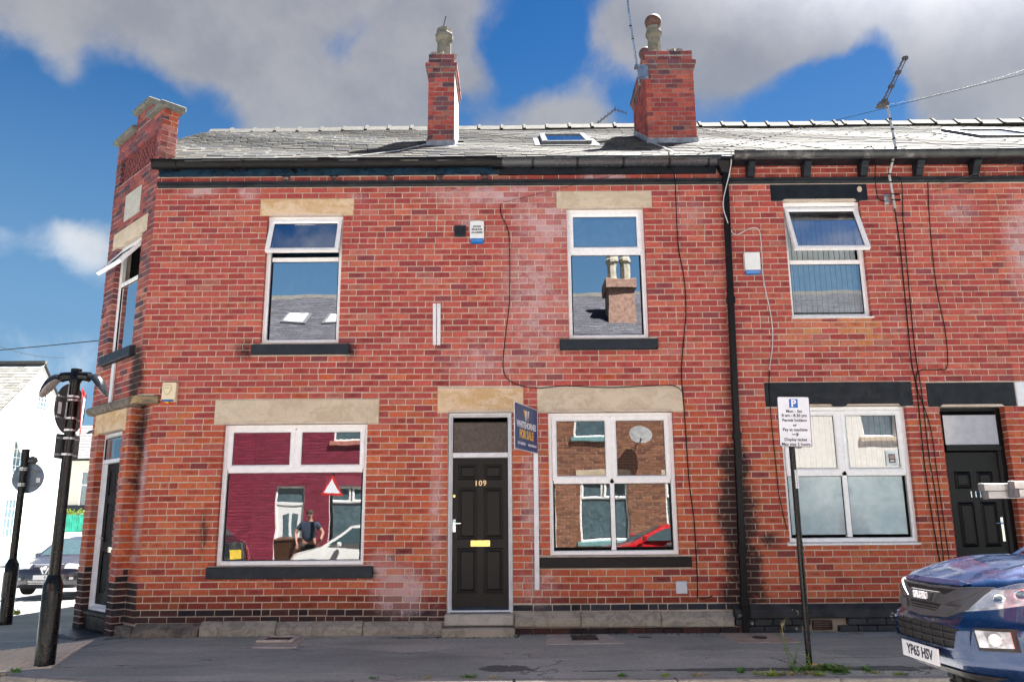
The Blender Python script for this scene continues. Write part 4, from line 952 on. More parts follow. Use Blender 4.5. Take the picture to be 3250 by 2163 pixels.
def lay_roof(house, x0f, x1, holes, limit, seed, ridge_y=4.4):
    rnd = random.Random(seed)
    deck = MB().add([roof_pt(x0f(0), -0.02, -0.03), roof_pt(x1, -0.02, -0.03), roof_pt(x1, RIDGE_T, -0.03), roof_pt(x0f(4.4), RIDGE_T, -0.03), roof_pt(x0f(1.3), roof_t(1.3), -0.03)], [(0, 1, 2, 3, 4)])
    back = [(x0f(4.4), 4.4, roof_pt(0, RIDGE_T, -.03).z), (x1, 4.4, roof_pt(0, RIDGE_T, -.03).z), (x1, 9.0, 4.95), (x0f(4.4), 9.0, 4.95)]
    deck.add(back, [(0, 1, 2, 3)])
    roof = obj('roof', deck, plain('roof_underlay', (0.05, 0.05, 0.055), 0.9), house)
    items = []; gauge = 0.192; nrow = int(RIDGE_T / gauge) + 1
    for j in range(nrow):
        t = j * gauge - 0.03; wd = 0.275 - 0.05 * j / nrow; y = EY + t * math.cos(SLOPE)
        x = x0f(max(0, y)) + (wd / 2 if j % 2 else wd) + 0.0
        xs_ = x0f(max(0, y))
        while xs_ < x1 - 0.03:
            xe = min(x, x1); xm = (xs_ + xe) / 2
            if xe - xs_ > 0.04 and not any(a < xm < b and c < y + 0.1 < d for a, b, c, d in holes):
                sag = 0.012 * math.sin(xm * 1.3 + j * 0.4) + rnd.uniform(-.002, .004)
                g = rnd.uniform(0.8, 1.2); base = rnd.choice([(0.082, 0.083, 0.086), (0.10, 0.099, 0.095), (0.068, 0.072, 0.08), (0.115, 0.112, 0.103), (0.085, 0.082, 0.078)])
                items.append((xm, t + rnd.uniform(-.012, .012), xe - xs_ - 0.006, min(0.40, RIDGE_T - t + 0.02), 0.017, sag, tuple(c * g for c in base), rnd.randrange(4), rnd.uniform(-.012, .012)))
            xs_ = x; x += wd * rnd.uniform(0.9, 1.1)
    def area(it):
        p = roof_pt(it[0], it[1]); d = CAM - p; q = Vector((d.dot(CR), d.dot(CU), -d.dot(CF)))
        vis = q.z > 0 and abs(q.x) < q.z * 0.63 and abs(q.y) < q.z * 0.42
        return it[2] * max(0, RN.dot(d)) / d.length ** 3 * (1 if vis else 1e-4) + it[2] * 0.01 / d.length ** 2
    items.sort(key=area, reverse=True)
    def slate_mx(it):
        xm, t, w, L, th, sag, c, k, rot = it
        tilt = SLOPE - 0.034
        B = Matrix.Rotation(tilt, 4, 'X') @ Matrix.Rotation(rot, 4, 'Z')
        return Matrix.Translation(roof_pt(xm, t, 0.012 + sag)) @ B, (w, L, th)
    for it in items[:limit]:
        Mx, sc = slate_mx(it); o = bpy.data.objects.new('slate', SLATE_MESH[it[7]]); COL.objects.link(o); o.parent = roof
        o.location = Mx.translation - ORG[roof.name]; o.rotation_euler = Mx.to_euler(); o.scale = sc; o.color = (*it[6], 1)
    V = []; F = []; C = []
    for it in items[limit:]:
        Mx, sc = slate_mx(it); A = np.array(Mx @ Matrix.Diagonal((*sc, 1)))
        F += [tuple(len(V) * 8 + i for i in f) for f in SLF]; V.append(SLT[it[7]] @ A[:3, :3].T + A[:3, 3]); C.append(np.tile([*it[6], 1.0], (8, 1)))
    if V:
        V = np.concatenate(V); cen = (V.min(0) + V.max(0)) / 2
        me = bpy.data.meshes.new('slate_mass'); me.from_pydata((V - cen).tolist(), [], F); me.materials.append(slate_m); set_attr(me, np.concatenate(C), np.zeros((len(V), 3)))
        link('slate_mass', me, cen, roof, kind='stuff')
    # ridge tiles with raised roll at each joint
    p = roof_pt(0, RIDGE_T); x = x0f(4.4); rr = random.Random(seed + 1)
    while x < x1 - 0.05:
        L = min(0.455, x1 - x); z = p.z + 0.005 * (x + 6) + rr.uniform(-.012, .012)
        mb = MB()
        for a, b, e in ((x, x + L - 0.05, 0.0), (x + L - 0.05, x + L - 0.002, 0.03)):
            mb.poly_yz([(4.4 - 0.2, z - 0.10 + e), (4.4 - 0.06, z + 0.05 + e), (4.4, z + 0.075 + e), (4.4 + 0.06, z + 0.05 + e), (4.4 + 0.2, z - 0.10 + e)], a, b)
        obj('ridge_tile', mb, ridge_m, roof); x += L
    return roof
def left109(y): return -4.86 - min(y, 1.25) * 0.95
CH1 = (-1.345, -0.915, 1.45, 2.50); CH2 = (2.29, 3.10, 1.62, 3.0)
rf9 = lay_roof(H9, left109, 2.95, [(CH1[0] - .0, CH1[1], CH1[2], CH1[3]), (CH2[0], CH2[1], CH2[2], CH2[3]), (0.55, 1.36, 1.55, 2.75)], 300, 3)
def skylight(house, x0, x1, t0, t1):
    fr = MB()
    def P(x, t, h): return roof_pt(x, t, h)
    M = Matrix(((1, 0, 0, 0), (0, RUP.y, RN.y, 0), (0, RUP.z, RN.z, 0), (0, 0, 0, 1))); M.translation = roof_pt(0, 0)
    fr.box(x0, x0 + 0.09, t0, t1, 0, 0.09); fr.box(x1 - 0.09, x1, t0, t1, 0, 0.09); fr.box(x0 + 0.09, x1 - 0.09, t1 - 0.1, t1, 0, 0.09); fr.box(x0 + 0.09, x1 - 0.09, t0, t0 + 0.09, 0, 0.085)
    sk = obj('skylight', fr.xf(M), plain('grey_aluminium_skylight', (0.09, 0.095, 0.105), 0.35, 0.3, var=0.1), house, bevel=0.008)
    obj('flashing', MB().box(x0 - 0.12, x1 + 0.12, t0 - 0.12, t1 + 0.1, 0.022, 0.03).xf(M), plain('grey_flashing_kit', (0.10, 0.105, 0.115), 0.5), sk)
    obj('pane', MB().quad((x0 + 0.09, t0 + 0.09, 0.07), (x1 - 0.09, t0 + 0.09, 0.07), (x1 - 0.09, t1 - 0.1, 0.07), (x0 + 0.09, t1 - 0.1, 0.07)).xf(M), glass_dark, sk)
    obj('blackout_blind', MB().box(x0 + 0.09, x1 - 0.09, t0 + 0.09, t1 - 0.1, 0.035, 0.045).xf(M), plain('white_skylight_blind', (0.6, 0.62, 0.64), 0.6), sk)
    return sk
skylight(rf9, 0.53, 1.34, roof_t(1.50), roof_t(2.75))

mortar_grey = plain('sooty_grey_mortar', (0.30, 0.28, 0.27), 0.95, var=0.2)
def chimney(house, roof_base_z, x0, x1, y0, y1, zs, ztop, label=None, seed=1, right_mat=None):
    """zs = top of the plain shaft; then two corbels and a set-back top course"""
    core = MB().box(x0 + .009, x1 - .009, y0 + .009, y1 - .009, roof_base_z, ztop - 0.03)
    core.box(x0 - .012, x1 + .012, y0 - .012, y1 + .012, zs, zs + 0.082); core.box(x0 - .037, x1 + .037, y0 - .037, y1 + .037, zs + 0.087, zs + 0.17)
    ch = obj('chimney', core, mortar_grey, house, label=label)
    bl = []; rg = random.Random(seed); zf = lambda k, x: zs - k * 0.0855
    def cc(x, z, r): return pick(PAL_PURPLE if z > zs - 0.1 or r.random() < .22 else PAL_UP, r)
    for off, za, zb in ((0, roof_base_z, zs), (0.022, zs + .002, zs + 0.084), (0.047, zs + 0.088, zs + 0.172), (0.0, zs + 0.175, zs + 0.26), (0.0, zs + 0.262, ztop - 0.0)):
        zz = zf if off == 0 and zb == zs else (lambda k, x, zb=zb: zb - k * 0.0845)
        faces = [(frame_M((x0 - off, y0 - off, 0), (1, 0, 0)), x1 - x0 + 2 * off), (frame_M((x0 - off, y1 + off, 0), (0, -1, 0)), y1 - y0 + 2 * off), (frame_M((x1 + off, y0 - off, 0), (0, 1, 0)), y1 - y0 + 2 * off)]
        for i, (M, w) in enumerate(faces):
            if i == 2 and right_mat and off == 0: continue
            brick_field(bl, M, 0.0, w, za, zb, zz, [], cc, pitch=0.212, phase=0.0, rng=rg, header=0.0)
    lay_bricks(ch, bl, 150, 'chimney_brick', 'chimney_brick_mass')
    if right_mat: obj('pale_side_panel', MB().box(x1 - .008, x1 + .004, y0 + .002, y1 - .002, roof_base_z, zs), right_mat, ch)  # thin pale panel in place of bricks on the right side
    # lead apron and soakers where the stack meets the slates
    t0 = roof_t(y0); p = roof_pt(0, t0, 0.03)
    mb = MB(); mb.box(x0 - .02, x1 + .02, y0 - 0.018, y0 - 0.004, p.z - 0.03, p.z + 0.09); mb.add([(x0 - .06, y0 - .15, p.z - 0.082), (x1 + .06, y0 - .15, p.z - 0.082), (x1 + .06, y0 - .005, p.z + 0.012), (x0 - .06, y0 - .005, p.z + 0.012)], [(0, 1, 2, 3)])
    for xx, sg in ((x0, -1), (x1, 1)):
        mb.add([(xx + sg * .012, y0 - .01, p.z), (xx + sg * .012, y1, roof_pt(0, roof_t(y1)).z), (xx + sg * .012, y1, roof_pt(0, roof_t(y1)).z + 0.12), (xx + sg * .012, y0 - .01, p.z + 0.12)], [(0, 1, 2, 3)])
    obj('lead_flashing', mb, lead, ch)
    # mortar flaunching and broken top bricks
    rr = random.Random(seed + 9); mb = MB()
    mb.add([(x0 + .01, y0 + .01, ztop - .03), (x1 - .01, y0 + .01, ztop - .03), (x1 - .01, y1 - .01, ztop - .03), (x0 + .01, y1 - .01, ztop - .03), ((x0 + x1) / 2 - .12, y0 + .15, ztop + .07), ((x0 + x1) / 2 + .12, y0 + .15, ztop + .07), ((x0 + x1) / 2 + .12, y1 - .15, ztop + .07), ((x0 + x1) / 2 - .12, y1 - .15, ztop + .07)],
           [(0, 1, 5, 4), (1, 2, 6, 5), (2, 3, 7, 6), (3, 0, 4, 7), (4, 5, 6, 7)])
    for i in range(7):
        x = x0 + (x1 - x0) * rr.random() * .85; h = rr.uniform(.03, .075); w_ = rr.uniform(.06, .12)
        s = len(mb.v); mb.box(-w_ / 2, w_ / 2, -.05, .05, -0.02, h); mb.xf(Matrix.Translation((x + .05, y0 + .08, ztop - .01)) @ Matrix.Rotation(rr.uniform(-.4, .4), 4, 'Y') @ Matrix.Rotation(rr.uniform(-.5, .5), 4, 'Z'), s)
    obj('flaunching', mb, stone_grey, ch)
    return ch
def chimney_pot(ch, x, y, z, cowl=False, k=1.0):
    prof = [(0.135, -0.05), (0.128, 0.06), (0.118, 0.10), (0.113, 0.44), (0.120, 0.46), (0.147, 0.50), (0.147, 0.56), (0.130, 0.585), (0.124, 0.66), (0.09, 0.66), (0.09, 0.4)]
    p = obj('chimney_pot', MB().lathe([(r * k, h * k) for r, h in prof], (x, y, z), 8), pot_m, ch)
    if cowl:
        obj('cowl', MB().lathe([(0.10 * k, 0.62 * k), (0.10 * k, 0.68 * k), (0.135 * k, 0.70 * k), (0.150 * k, 0.76 * k), (0.148 * k, 0.80 * k), (0.12 * k, 0.86 * k), (0.06 * k, 0.90 * k), (0.005, 0.905 * k)], (x, y, z), 20), terracotta, p, smooth=True)
    return p
ch1 = chimney(H9, 5.6, *CH1, 7.31, 7.66, seed=31, right_mat=plain('pale_chimney_side', (0.26, 0.25, 0.245), 0.9, var=0.12))
chimney_pot(ch1, -1.135, 1.95, 7.70, k=1.1)
ch2 = chimney(H9, 5.7, *CH2, 7.44, 7.80, seed=33)
chimney_pot(ch2, 2.53, 1.95, 7.80, True, 0.98); chimney_pot(ch2, 2.53, 2.75, 7.74, True, 0.9)

# ================================================================== HOUSE 111 and the start of the next one
H11 = thing('terraced_house', 'red brick terrace house with black lintels and black door 111', 'house', (4.9, 0, -1.38), 'brick terrace houses')
U111 = (3.856, 4.948, 2.722, 4.41); G111 = (3.58, 5.27, -0.28, 1.487); D111 = (5.72, 6.588, -1.32, 1.462)
L11 = [(3.69, 5.067, 4.407, 4.662), (3.397, 5.378, 1.482, 1.815), (5.574, 6.762, 1.466, 1.797)]
o11 = [U111, G111, D111] + L11 + [(2.9, 6.8, 4.672, 4.745), (3.84, 4.97, 2.695, 2.722), (3.541, 5.26, -0.318, -0.28)]
b11 = []; rg = random.Random(44)
def col_111(x, z, rng):
    if 2.3 < z < 2.7 and 3.75 < x < 5.1 and rng.random() < .75: return pick([((0.50, 0.17, 0.10), 4), ((0.55, 0.2, 0.09), 2), ((0.45, 0.14, 0.1), 3), ((0.6, 0.26, 0.12), 0.6)], rng)
    return col_front(x, z, rng)
brick_field(b11, I4, FX1 + 0.004, 6.765, -1.03, 4.95, z111, o11, col_111, rng=rg, phase=0.08)
MJ = frame_M((6.588, 0, 0), (0, -1, 0))                   # right hand reveal of the doorway, seen from the left
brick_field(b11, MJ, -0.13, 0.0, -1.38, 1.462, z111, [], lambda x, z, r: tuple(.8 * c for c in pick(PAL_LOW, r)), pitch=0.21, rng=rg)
lay_bricks(H11, b11, 300)
mb = MB(); core_wall(mb, I4, FX1 + .001, 6.765, -1.6, 5.05, [U111, G111, D111])
obj('wall', mb, mortar_m, H11); obj('back_wall', MB().box(FX1, 6.765, 8.6, 8.8, -1.6, 4.95), mortar_m, H11)
for i, (x0, x1, z0, z1) in enumerate(L11):
    nn = [(x0 + .16, x1 - .16)] if i != 1 else [(x0 + .16, (x0 + x1) / 2 - .08), ((x0 + x1) / 2 + .08, x1 - .16)]
    lintel(H11, I4, x0 + .004, x1 - .004, z0 + .004, z1 - .004, black_stone, nn)
obj('mortar_patch', MB().lathe([(0.045, 0), (0.04, 0.012)], (0, 0, 0), 12, sx=0.8).xf(Matrix.Translation((4.955, -0.008, 4.575)) @ Matrix.Rotation(R(90), 4, 'X')), stone_m, H11)
window(H11, I4, *U111, bars=[(3.912, 4.892, 3.497, 3.56)], lights=[(3.914, 4.89, 2.795, 3.497, glass_material('blind_backed_glass', 0.5, warp=0.0006))], sashes=[(3.885, 4.92, 3.56, 4.335, 24)],
       fr=[(0.0, 0.075), (0.0, 0.14), (0.055, 0.14), (0.055, 0.092), (0.047, 0.082), (0.038, 0.075)])
obj('sill', MB().poly_yz([(-0.03, 2.697), (-0.03, 2.712), (0.08, 2.724), (0.08, 2.697)], 3.842, 4.968), upvc, H11, bevel=0.003)
mb = MB()
for i in range(13): mb.box(3.92 + i * .075, 3.92 + i * .075 + .066, 0.20, 0.206, 2.75, 4.3)
obj('vertical_blind', mb, blind_m, H11, kind='stuff')
room(H11, I4, *U111)
gp = plain('brown_plaque_print', (0.10, 0.055, 0.05), 0.5)
window(H11, I4, *G111, bars=[(3.64, 5.21, 0.568, 0.632), (4.362, 4.432, -0.215, 1.43)], lights=[(3.642, 4.36, -0.19, 0.568, frost_m), (4.434, 5.172, -0.19, 0.568, frost_m)], sashes=[(3.632, 4.378, 0.61, 1.43, 0), (4.416, 5.215, 0.61, 1.43, 0)], pane_m=glass_low)
obj('sill', MB().poly_yz([(-0.03, -0.315), (-0.03, -0.296), (0.08, -0.282), (0.08, -0.315)], 3.542, 5.262), upvc, H11, bevel=0.003)
mb = MB()
for i in range(21): mb.box(3.64 + i * .075, 3.64 + i * .075 + .066, 0.2, 0.206, 0.6, 1.42)
obj('vertical_blind', mb, plain('mauve_blind', (0.26, 0.2, 0.23), 0.8), H11, kind='stuff')
room(H11, I4, *G111)
# door 111
window(H11, I4, *D111, bars=[(5.79, 6.52, 0.885, 0.965)], lights=[(5.79, 6.52, 0.965, 1.37, plain('milky_door_light', (0.42, 0.42, 0.46), 0.12, var=0.05, spec=0.9))], name='door_frame', fmat=door_composite,
       fr=[(0, 0.12), (0, 0.22), (0.085, 0.22), (0.085, 0.165), (0.07, 0.15), (0.05, 0.135), (0.04, 0.12)])
dm = MB().box(5.808, 6.50, 0.175, 0.21, -1.29, 0.875)
d11 = obj('door', dm, door_composite, H11, bevel=0.003)
for a, b in ((5.895, 6.115), (6.19, 6.41)):
    for c, d in ((-1.1, -0.57), (-0.36, 0.22), (0.395, 0.62)):
        mb = MB().ring(a, b, c, d, [(0, 0.175), (0.012, 0.165), (0.02, 0.175), (0.04, 0.168), (0.05, 0.176)]); i = .05
        mb.quad((a + i, .169, c + i), (b - i, .169, c + i), (b - i, .169, d - i), (a + i, .169, d - i)); obj('panel', mb, door_composite, d11)
obj('door_number', text_mb('111', 0.11, face_M((6.155, 0.172, 0.315)), 0.003, 0.001, spacing=1.1), chrome, d11)
mb = MB().box(6.43, 6.465, 0.16, 0.176, -0.29, 0.02); mb.tube([(6.447, 0.16, -0.06), (6.447, 0.135, -0.06), (6.35, 0.135, -0.055)], 0.010, 6); obj('handle', mb, chrome, d11, bevel=0.004)
# plinth painted black: splayed stone, painted bricks, air brick
obj('plinth_stone', MB().poly_yz([(0.05, -1.035), (-0.012, -1.035), (-0.085, -1.10), (-0.09, -1.205), (0.05, -1.205)], 2.985, 5.7), black_plinth, H11, bevel=0.012)
obj('plinth_stone', MB().poly_yz([(0.05, -1.035), (-0.012, -1.035), (-0.075, -1.10), (-0.08, -1.205), (0.05, -1.205)], 2.79, 2.98), black_plinth, H11, bevel=0.012)
rr = random.Random(3)
for j, zt in enumerate((-1.21, -1.295)):
    x = 2.80 + (0.12 if j else 0)
    while x < 5.7:
        if not (x + .23 > 3.77 and x < 4.01): obj('plinth_brick', MB().box(x, min(x + 0.226, 5.7), -0.078 + rr.uniform(-.004, .004), 0.03, zt - 0.077, zt), black_plinth, H11, bevel=0.006)
        x += 0.236
mb = MB().box(3.775, 4.005, -0.07, 0.0, -1.345, -1.335); mb.box(3.775, 4.005, -0.085, 0.0, -1.245, -1.232); mb.box(3.775, 3.787, -0.085, 0, -1.335, -1.245); mb.box(3.993, 4.005, -0.085, 0, -1.335, -1.245)
for i in range(3): mb.box(3.79, 3.99, -0.083, -0.05, -1.322 + i * .026, -1.309 + i * .026)
obj('air_brick', mb, plain('rusty_iron_air_brick', (0.10, 0.055, 0.045), 0.8, var=0.3), H11)
obj('doorstep', MB().box(5.72, 6.59, -0.14, 0.2, -1.45, -1.32), stone_grey, H11, bevel=0.01)
# eaves: soffit, fascia gutter, carved brackets, band
band(H11, 2.952, 6.765)
obj('soffit_board', MB().box(2.96, 6.765, -0.27, 0.01, 4.945, 4.97), black_stone, H11)
g3 = gutter(H11, 3.12, 6.765, -0.28, 5.02, 0.062, plain('worn_black_gutter', (0.03, 0.032, 0.036), 0.35, var=0.25, col2=(0.2, 0.2, 0.19)))
for i, x in enumerate((3.405, 4.195, 5.0, 5.785, 6.585)):
    prof = [(0.0, 4.945), (-0.20, 4.945), (-0.21, 4.915), (-0.165, 4.87), (-0.155, 4.835), (-0.14, 4.83), (-0.13, 4.79), (-0.10, 4.745), (-0.06, 4.735), (-0.03, 4.75), (0.0, 4.75)]
    obj('eaves_bracket', MB().poly_yz(prof, x - 0.05, x + 0.05), black_stone, H11, bevel=0.006)
CHX = []
rf11 = lay_roof(H11, lambda y: 2.95, 6.765, [(CH2[0], CH2[1], CH2[2], CH2[3])], 200, 13)

H13 = thing('terraced_house', 'next terrace house along with a white painted lintel end and open roof light', 'house', (8.6, 0, -1.38), 'brick terrace houses')
D113 = (6.93, 7.79, -1.32, 1.462); L13 = (6.772, 7.95, 1.466, 1.797)
b13 = []; rg = random.Random(54)
brick_field(b13, I4, 6.768, 9.5, -1.3, 4.95, z111, [D113, L13, (6.7, 10, 4.672, 4.745), (8.2, 9.3, 2.7, 4.66)], col_front, rng=rg, phase=0.02)
lay_bricks(H13, b13, 90)
mb = MB(); core_wall(mb, I4, 6.766, 13, -1.6, 5.05, [D113, (8.2, 9.3, 2.7, 4.66)]); mb.box(6.766, 13, 8.6, 8.8, -1.6, 4.95); mb.box(12.8, 13, 0.26, 8.6, -1.6, 4.95); mb.prism([(12.8, 0, 4.95), (12.8, 8.8, 4.95), (12.8, 4.4, 7.6)], (0.18, 0, 0)); obj('wall', mb, mortar_m, H13)
lintel(H13, I4, *L13, white_paint, [(6.93, 7.79)])
obj('door', MB().box(6.93, 7.79, 0.15, 0.2, -1.32, 1.46), door_composite, H13)
window(H13, I4, 8.2, 9.3, 2.7, 4.4, lights=[(8.26, 9.24, 2.76, 4.34)]); room(H13, I4, 8.2, 9.3, 2.7, 4.4); lintel(H13, I4, 8.05, 9.45, 4.4, 4.66, black_stone)
band(H13, 6.768, 13)
obj('soffit_board', MB().box(6.768, 13, -0.27, 0.01, 4.945, 4.97), black_stone, H13)
gutter(H13, 6.768, 13, -0.28, 5.02, 0.062, MATS['worn_black_gutter'])
obj('eaves_bracket', MB().poly_yz(prof, 7.33, 7.43), black_stone, H13, bevel=0.006)
rf13 = lay_roof(H13, lambda y: 6.77, 13, [(8.0, 9.1, 1.9, 3.2)], 90, 23)
sk = skylight(rf13, 7.98, 9.1, roof_t(1.95), roof_t(3.1))

# ================================================================== fittings hung on the fronts (things of their own)
def alarm(x0, x1, z0, z1, mat, label, lens_m, style):
    t = thing('alarm_box', label, 'alarm box', ((x0 + x1) / 2, 0, z0), 'burglar alarm boxes'); xm = (x0 + x1) / 2; h = z1 - z0; w = x1 - x0
    if style == 'arch':
        pts = [(x0, z0 + .2 * h), (x1, z0 + .2 * h), (x1, z1 - .03 * h)] + [(xm + w / 2 * math.cos(a), z1 - .05 * h + .05 * h * math.sin(a)) for a in (0.5, 1.0, 1.57, 2.1, 2.6)] + [(x0, z1 - .03 * h)]
        obj('case', MB().poly_xz(pts, -0.075, 0), mat, t, bevel=0.01, segs=2)
        obj('strobe_lens', MB().poly_yz([(0, z0), (-0.04, z0), (-0.07, z0 + .1 * h), (-0.074, z0 + .2 * h), (0, z0 + .2 * h)], x0 + .01, x1 - .01), lens_m, t, bevel=0.008, segs=2)
    elif style == 'square':
        obj('case', MB().box(x0, x1, -0.085, 0, z0 + .17 * h, z1), mat, t, bevel=0.014, segs=2)
        obj('cover_ridge', MB().box(x0 + .045, x0 + .052, -0.09, -0.08, z0 + .2 * h, z1 - .03), mat, t)
        obj('strobe_lens', MB().poly_yz([(0, z0), (-0.06, z0), (-0.08, z0 + .17 * h), (0, z0 + .17 * h)], x0 + .012, x1 - .004), lens_m, t, bevel=0.008, segs=2)
    else:
        obj('case', MB().poly_yz([(0, z0 + .03 * h), (-0.06, z0 + .14 * h), (-0.085, z0 + .14 * h), (-0.075, z1), (0, z1)], x0, x1), mat, t, bevel=0.008, segs=2)
        obj('strobe_lens', MB().box(x0 + .006, x1 - .04, -0.088, -0.03, z0 + .055 * h, z0 + .138 * h), lens_m, t, bevel=0.008)
        obj('test_lamp', MB().box(xm - .035, xm + .005, -0.075, -0.03, z0 - .012, z0 + .05 * h), plain('amber_test_lamp', (0.75, 0.4, 0.05), 0.4), t, bevel=0.004)
        sp = [(-.055, .07), (0, .078), (.055, .07), (.05, 0.0), (.03, -.045), (0, -.065), (-.03, -.045), (-.05, 0)]
        mb = MB().prism([(xm - .02 + a, -0.083, z0 + .6 * h + b) for a, b in sp], (0, -.004, 0)); obj('shield_emblem', mb, plain('embossed_cream', (0.52, 0.45, 0.30), 0.5), t)
        mb = MB().prism([(xm - .02 + a * .85, -0.0865, z0 + .6 * h + b * .85) for a, b in sp], (0, -.002, 0)); obj('shield_face', mb, mat, t)
        obj('emblem_bar', MB().box(xm - .055, xm + .015, -0.0895, -0.087, z0 + .6 * h + .025, z0 + .6 * h + .04), MATS['embossed_cream'], t)
    return t
blue_lens = plain('blue_strobe_lens', (0.01, 0.16, 0.5), 0.2, var=0.1)
alarm(-4.675, -4.487, 1.597, 1.865, plain('cream_alarm_case', (0.78, 0.68, 0.46), 0.4, var=0.03), 'cream alarm box with an embossed shield beside the canted corner', blue_lens, 'shield')
t = alarm(-0.567, -0.373, 3.80, 4.122, plain('white_alarm_case', (0.76, 0.79, 0.78), 0.35, var=0.02), 'white alarm box lettered in black beside the small dark vent', blue_lens, 'arch')
ink = plain('black_print', (0.012, 0.014, 0.025), 0.5, var=0.0)
for i, s_ in enumerate(('JOHN', 'MASON', 'ALARMS')): obj('lettering', text_mb(s_, 0.036, face_M((-0.470, -0.0755, 4.035 - i * 0.044)), 0.0012, 0.0022, spacing=1.25), ink, t)
alarm(3.232, 3.45, 3.32, 3.632, MATS['white_alarm_case'], 'plain white alarm box beside the black downpipe', blue_lens, 'square')

# for-sale board and its post
t = thing('for_sale_sign', 'blue estate agent for sale board on a white post beside the black door', 'sign', (0.306, -0.04, -0.84))
obj('post', MB().poly_xz([(0.281, 1.45), (0.341, 1.45), (0.332, -0.838), (0.272, -0.838)], -0.07, -0.012), white_paint, t, bevel=0.003)
pr, pl_ = Vector((0.335, -0.075, 0)), Vector((0.03, -0.90, 0)); rt = (pr - pl_).normalized(); W_ = (pr - pl_).length
Mb = face_M(((pl_ + pr) / 2 + Vector((0, 0, 1.165))), rt)
def slab(M, w, h, th): return MB().box(-w / 2, w / 2, -h / 2, h / 2, -th, 0).xf(M)
brd = obj('board', slab(Mb, W_, 0.578, 0.006), plain('white_board_edge', (0.75, 0.76, 0.78), 0.4), t)
navy = plain('navy_board_print', (0.012, 0.045, 0.17), 0.35, var=0.06)
obj('board_face', MB().box(-W_ / 2 + .012, W_ / 2 - .006, -.279, .281, 0.0, 0.0015).xf(Mb), navy, brd)
wh = plain('white_print', (0.8, 0.8, 0.8), 0.4, var=0.0); am = plain('amber_print', (0.78, 0.42, 0.04), 0.4, var=0.0)
def lay(s_, size, x, y, m, **k): return obj('lettering', text_mb(s_, size, Mb @ Matrix.Translation((x, y, 0.003)), 0.0008, **k), m, brd)
lay('WHITEHORNES', 0.112, 0, 0.03, wh, bold=0.003, sx=0.93); lay('FOR SALE', 0.145, 0.0, -0.09, am, bold=0.006, sx=0.86)
lay('0114 268 8533', 0.046, -0.19, -0.205, wh, bold=0.001); lay('WHITEHORNES.COM', 0.040, 0.215, -0.207, wh, bold=0.001, sx=.85)
def flat(pts, m, name='emblem'): return obj(name, MB().prism([Mb @ Vector((x, y, 0.002)) for x, y in pts], Mb.to_3x3() @ Vector((0, 0, 0.0015))), m, brd)
ox = 0.02
flat([(ox - .13, .225), (ox - .075, .225), (ox - .045, .10), (ox - .06, .10)], am); flat([(ox - .06, .225), (ox - .01, .225), (ox - .03, .095), (ox - .05, .095)], wh)
flat([(ox - .005, .215), (ox + .025, .215), (ox + .045, .095), (ox + .03, .095)], am); flat([(ox + .035, .225), (ox + .085, .225), (ox + .058, .14), (ox + .045, .14)], wh)

# parking sign on its pole
t = thing('parking_sign', 'white parking restriction plate on a black pole among weeds', 'sign', (2.95, -2.2, -1.42))
obj('pole', MB().tube([(2.955, -2.2, -1.45), (2.955, -2.2, 1.26)], 0.030, 14), pole_m, t, smooth=True)
px, pzc, pw, ph = 2.99, 1.02, 0.342, 0.532
Mp = face_M((px, -2.245, pzc), (math.cos(R(-1.0)), 0, math.sin(R(-1.0))), (0, 0, 1))
def rrect(w, h, r, n=5): return [(sx * (w / 2 - r) + r * math.cos(a), sy * (h / 2 - r) + r * math.sin(a)) for sx, sy, a0 in ((1, 1, 0), (-1, 1, 90), (-1, -1, 180), (1, -1, 270)) for a in [R(a0 + 90 * i / n) for i in range(n + 1)]]
def plate(M, w, h, r, th, z=0.0): return MB().prism([M @ Vector((x, y, z)) for x, y in rrect(w, h, r)], M.to_3x3() @ Vector((0, 0, th)))
pl_b = obj('plate', plate(Mp, pw, ph, 0.02, -0.004), plain('black_sign_border', (0.015, 0.016, 0.03), 0.4), t)
obj('plate_face', plate(Mp, pw - .012, ph - .012, 0.015, 0.0012), plain('white_sign_face', (0.70, 0.74, 0.80), 0.35, var=0.03), pl_b)
blue_s = plain('blue_sign_print', (0.005, 0.11, 0.5), 0.35, var=0.03)
def sq(M, cx, cy, w, h, z=0.0016, th=0.0008): return MB().prism([M @ Vector((cx + sx * w / 2, cy + sy * h / 2, z)) for sx, sy in ((-1, -1), (1, -1), (1, 1), (-1, 1))], M.to_3x3() @ Vector((0, 0, th)))
obj('parking_symbol', sq(Mp, 0, 0.193, 0.092, 0.092), blue_s, pl_b)
def pl_text(s_, size, y, m=ink, b=0.0008, x=0): return obj('lettering', text_mb(s_, size, Mp @ Matrix.Translation((x, y, 0.003)), 0.0006, b), m, pl_b)
pl_text('P', 0.105, 0.19, wh, 0.003)
for s_, y in (('Mon - Sat', 0.108), ('8 am - 8.30 pm', 0.063), ('Permit holders', 0.012), ('or', -0.038), ('Pay at machine', -0.088), ('Display ticket', -0.192), ('Max stay 2 hours', -0.240)): pl_text(s_, 0.0435, y)
obj('rule_line', sq(Mp, 0, 0.042, 0.29, 0.0012), plain('grey_rule', (0.45, 0.47, 0.5), 0.4), pl_b)
mb = sq(Mp, -0.006, -0.137, 0.062, 0.008); mb.prism([Mp @ Vector((x, y, 0.0016)) for x, y in ((.006, -.116), (.016, -.116), (.038, -.137), (.016, -.158), (.006, -.158), (.024, -.137))], Mp.to_3x3() @ Vector((0, 0, .0008)))
obj('arrow', mb, ink, pl_b)
mb = MB()
for z in (1.2, 0.84): mb.lathe([(0.036, 0), (0.036, 0.02)], (2.955, -2.2, z), 12)
obj('clamp', mb, steel, t)
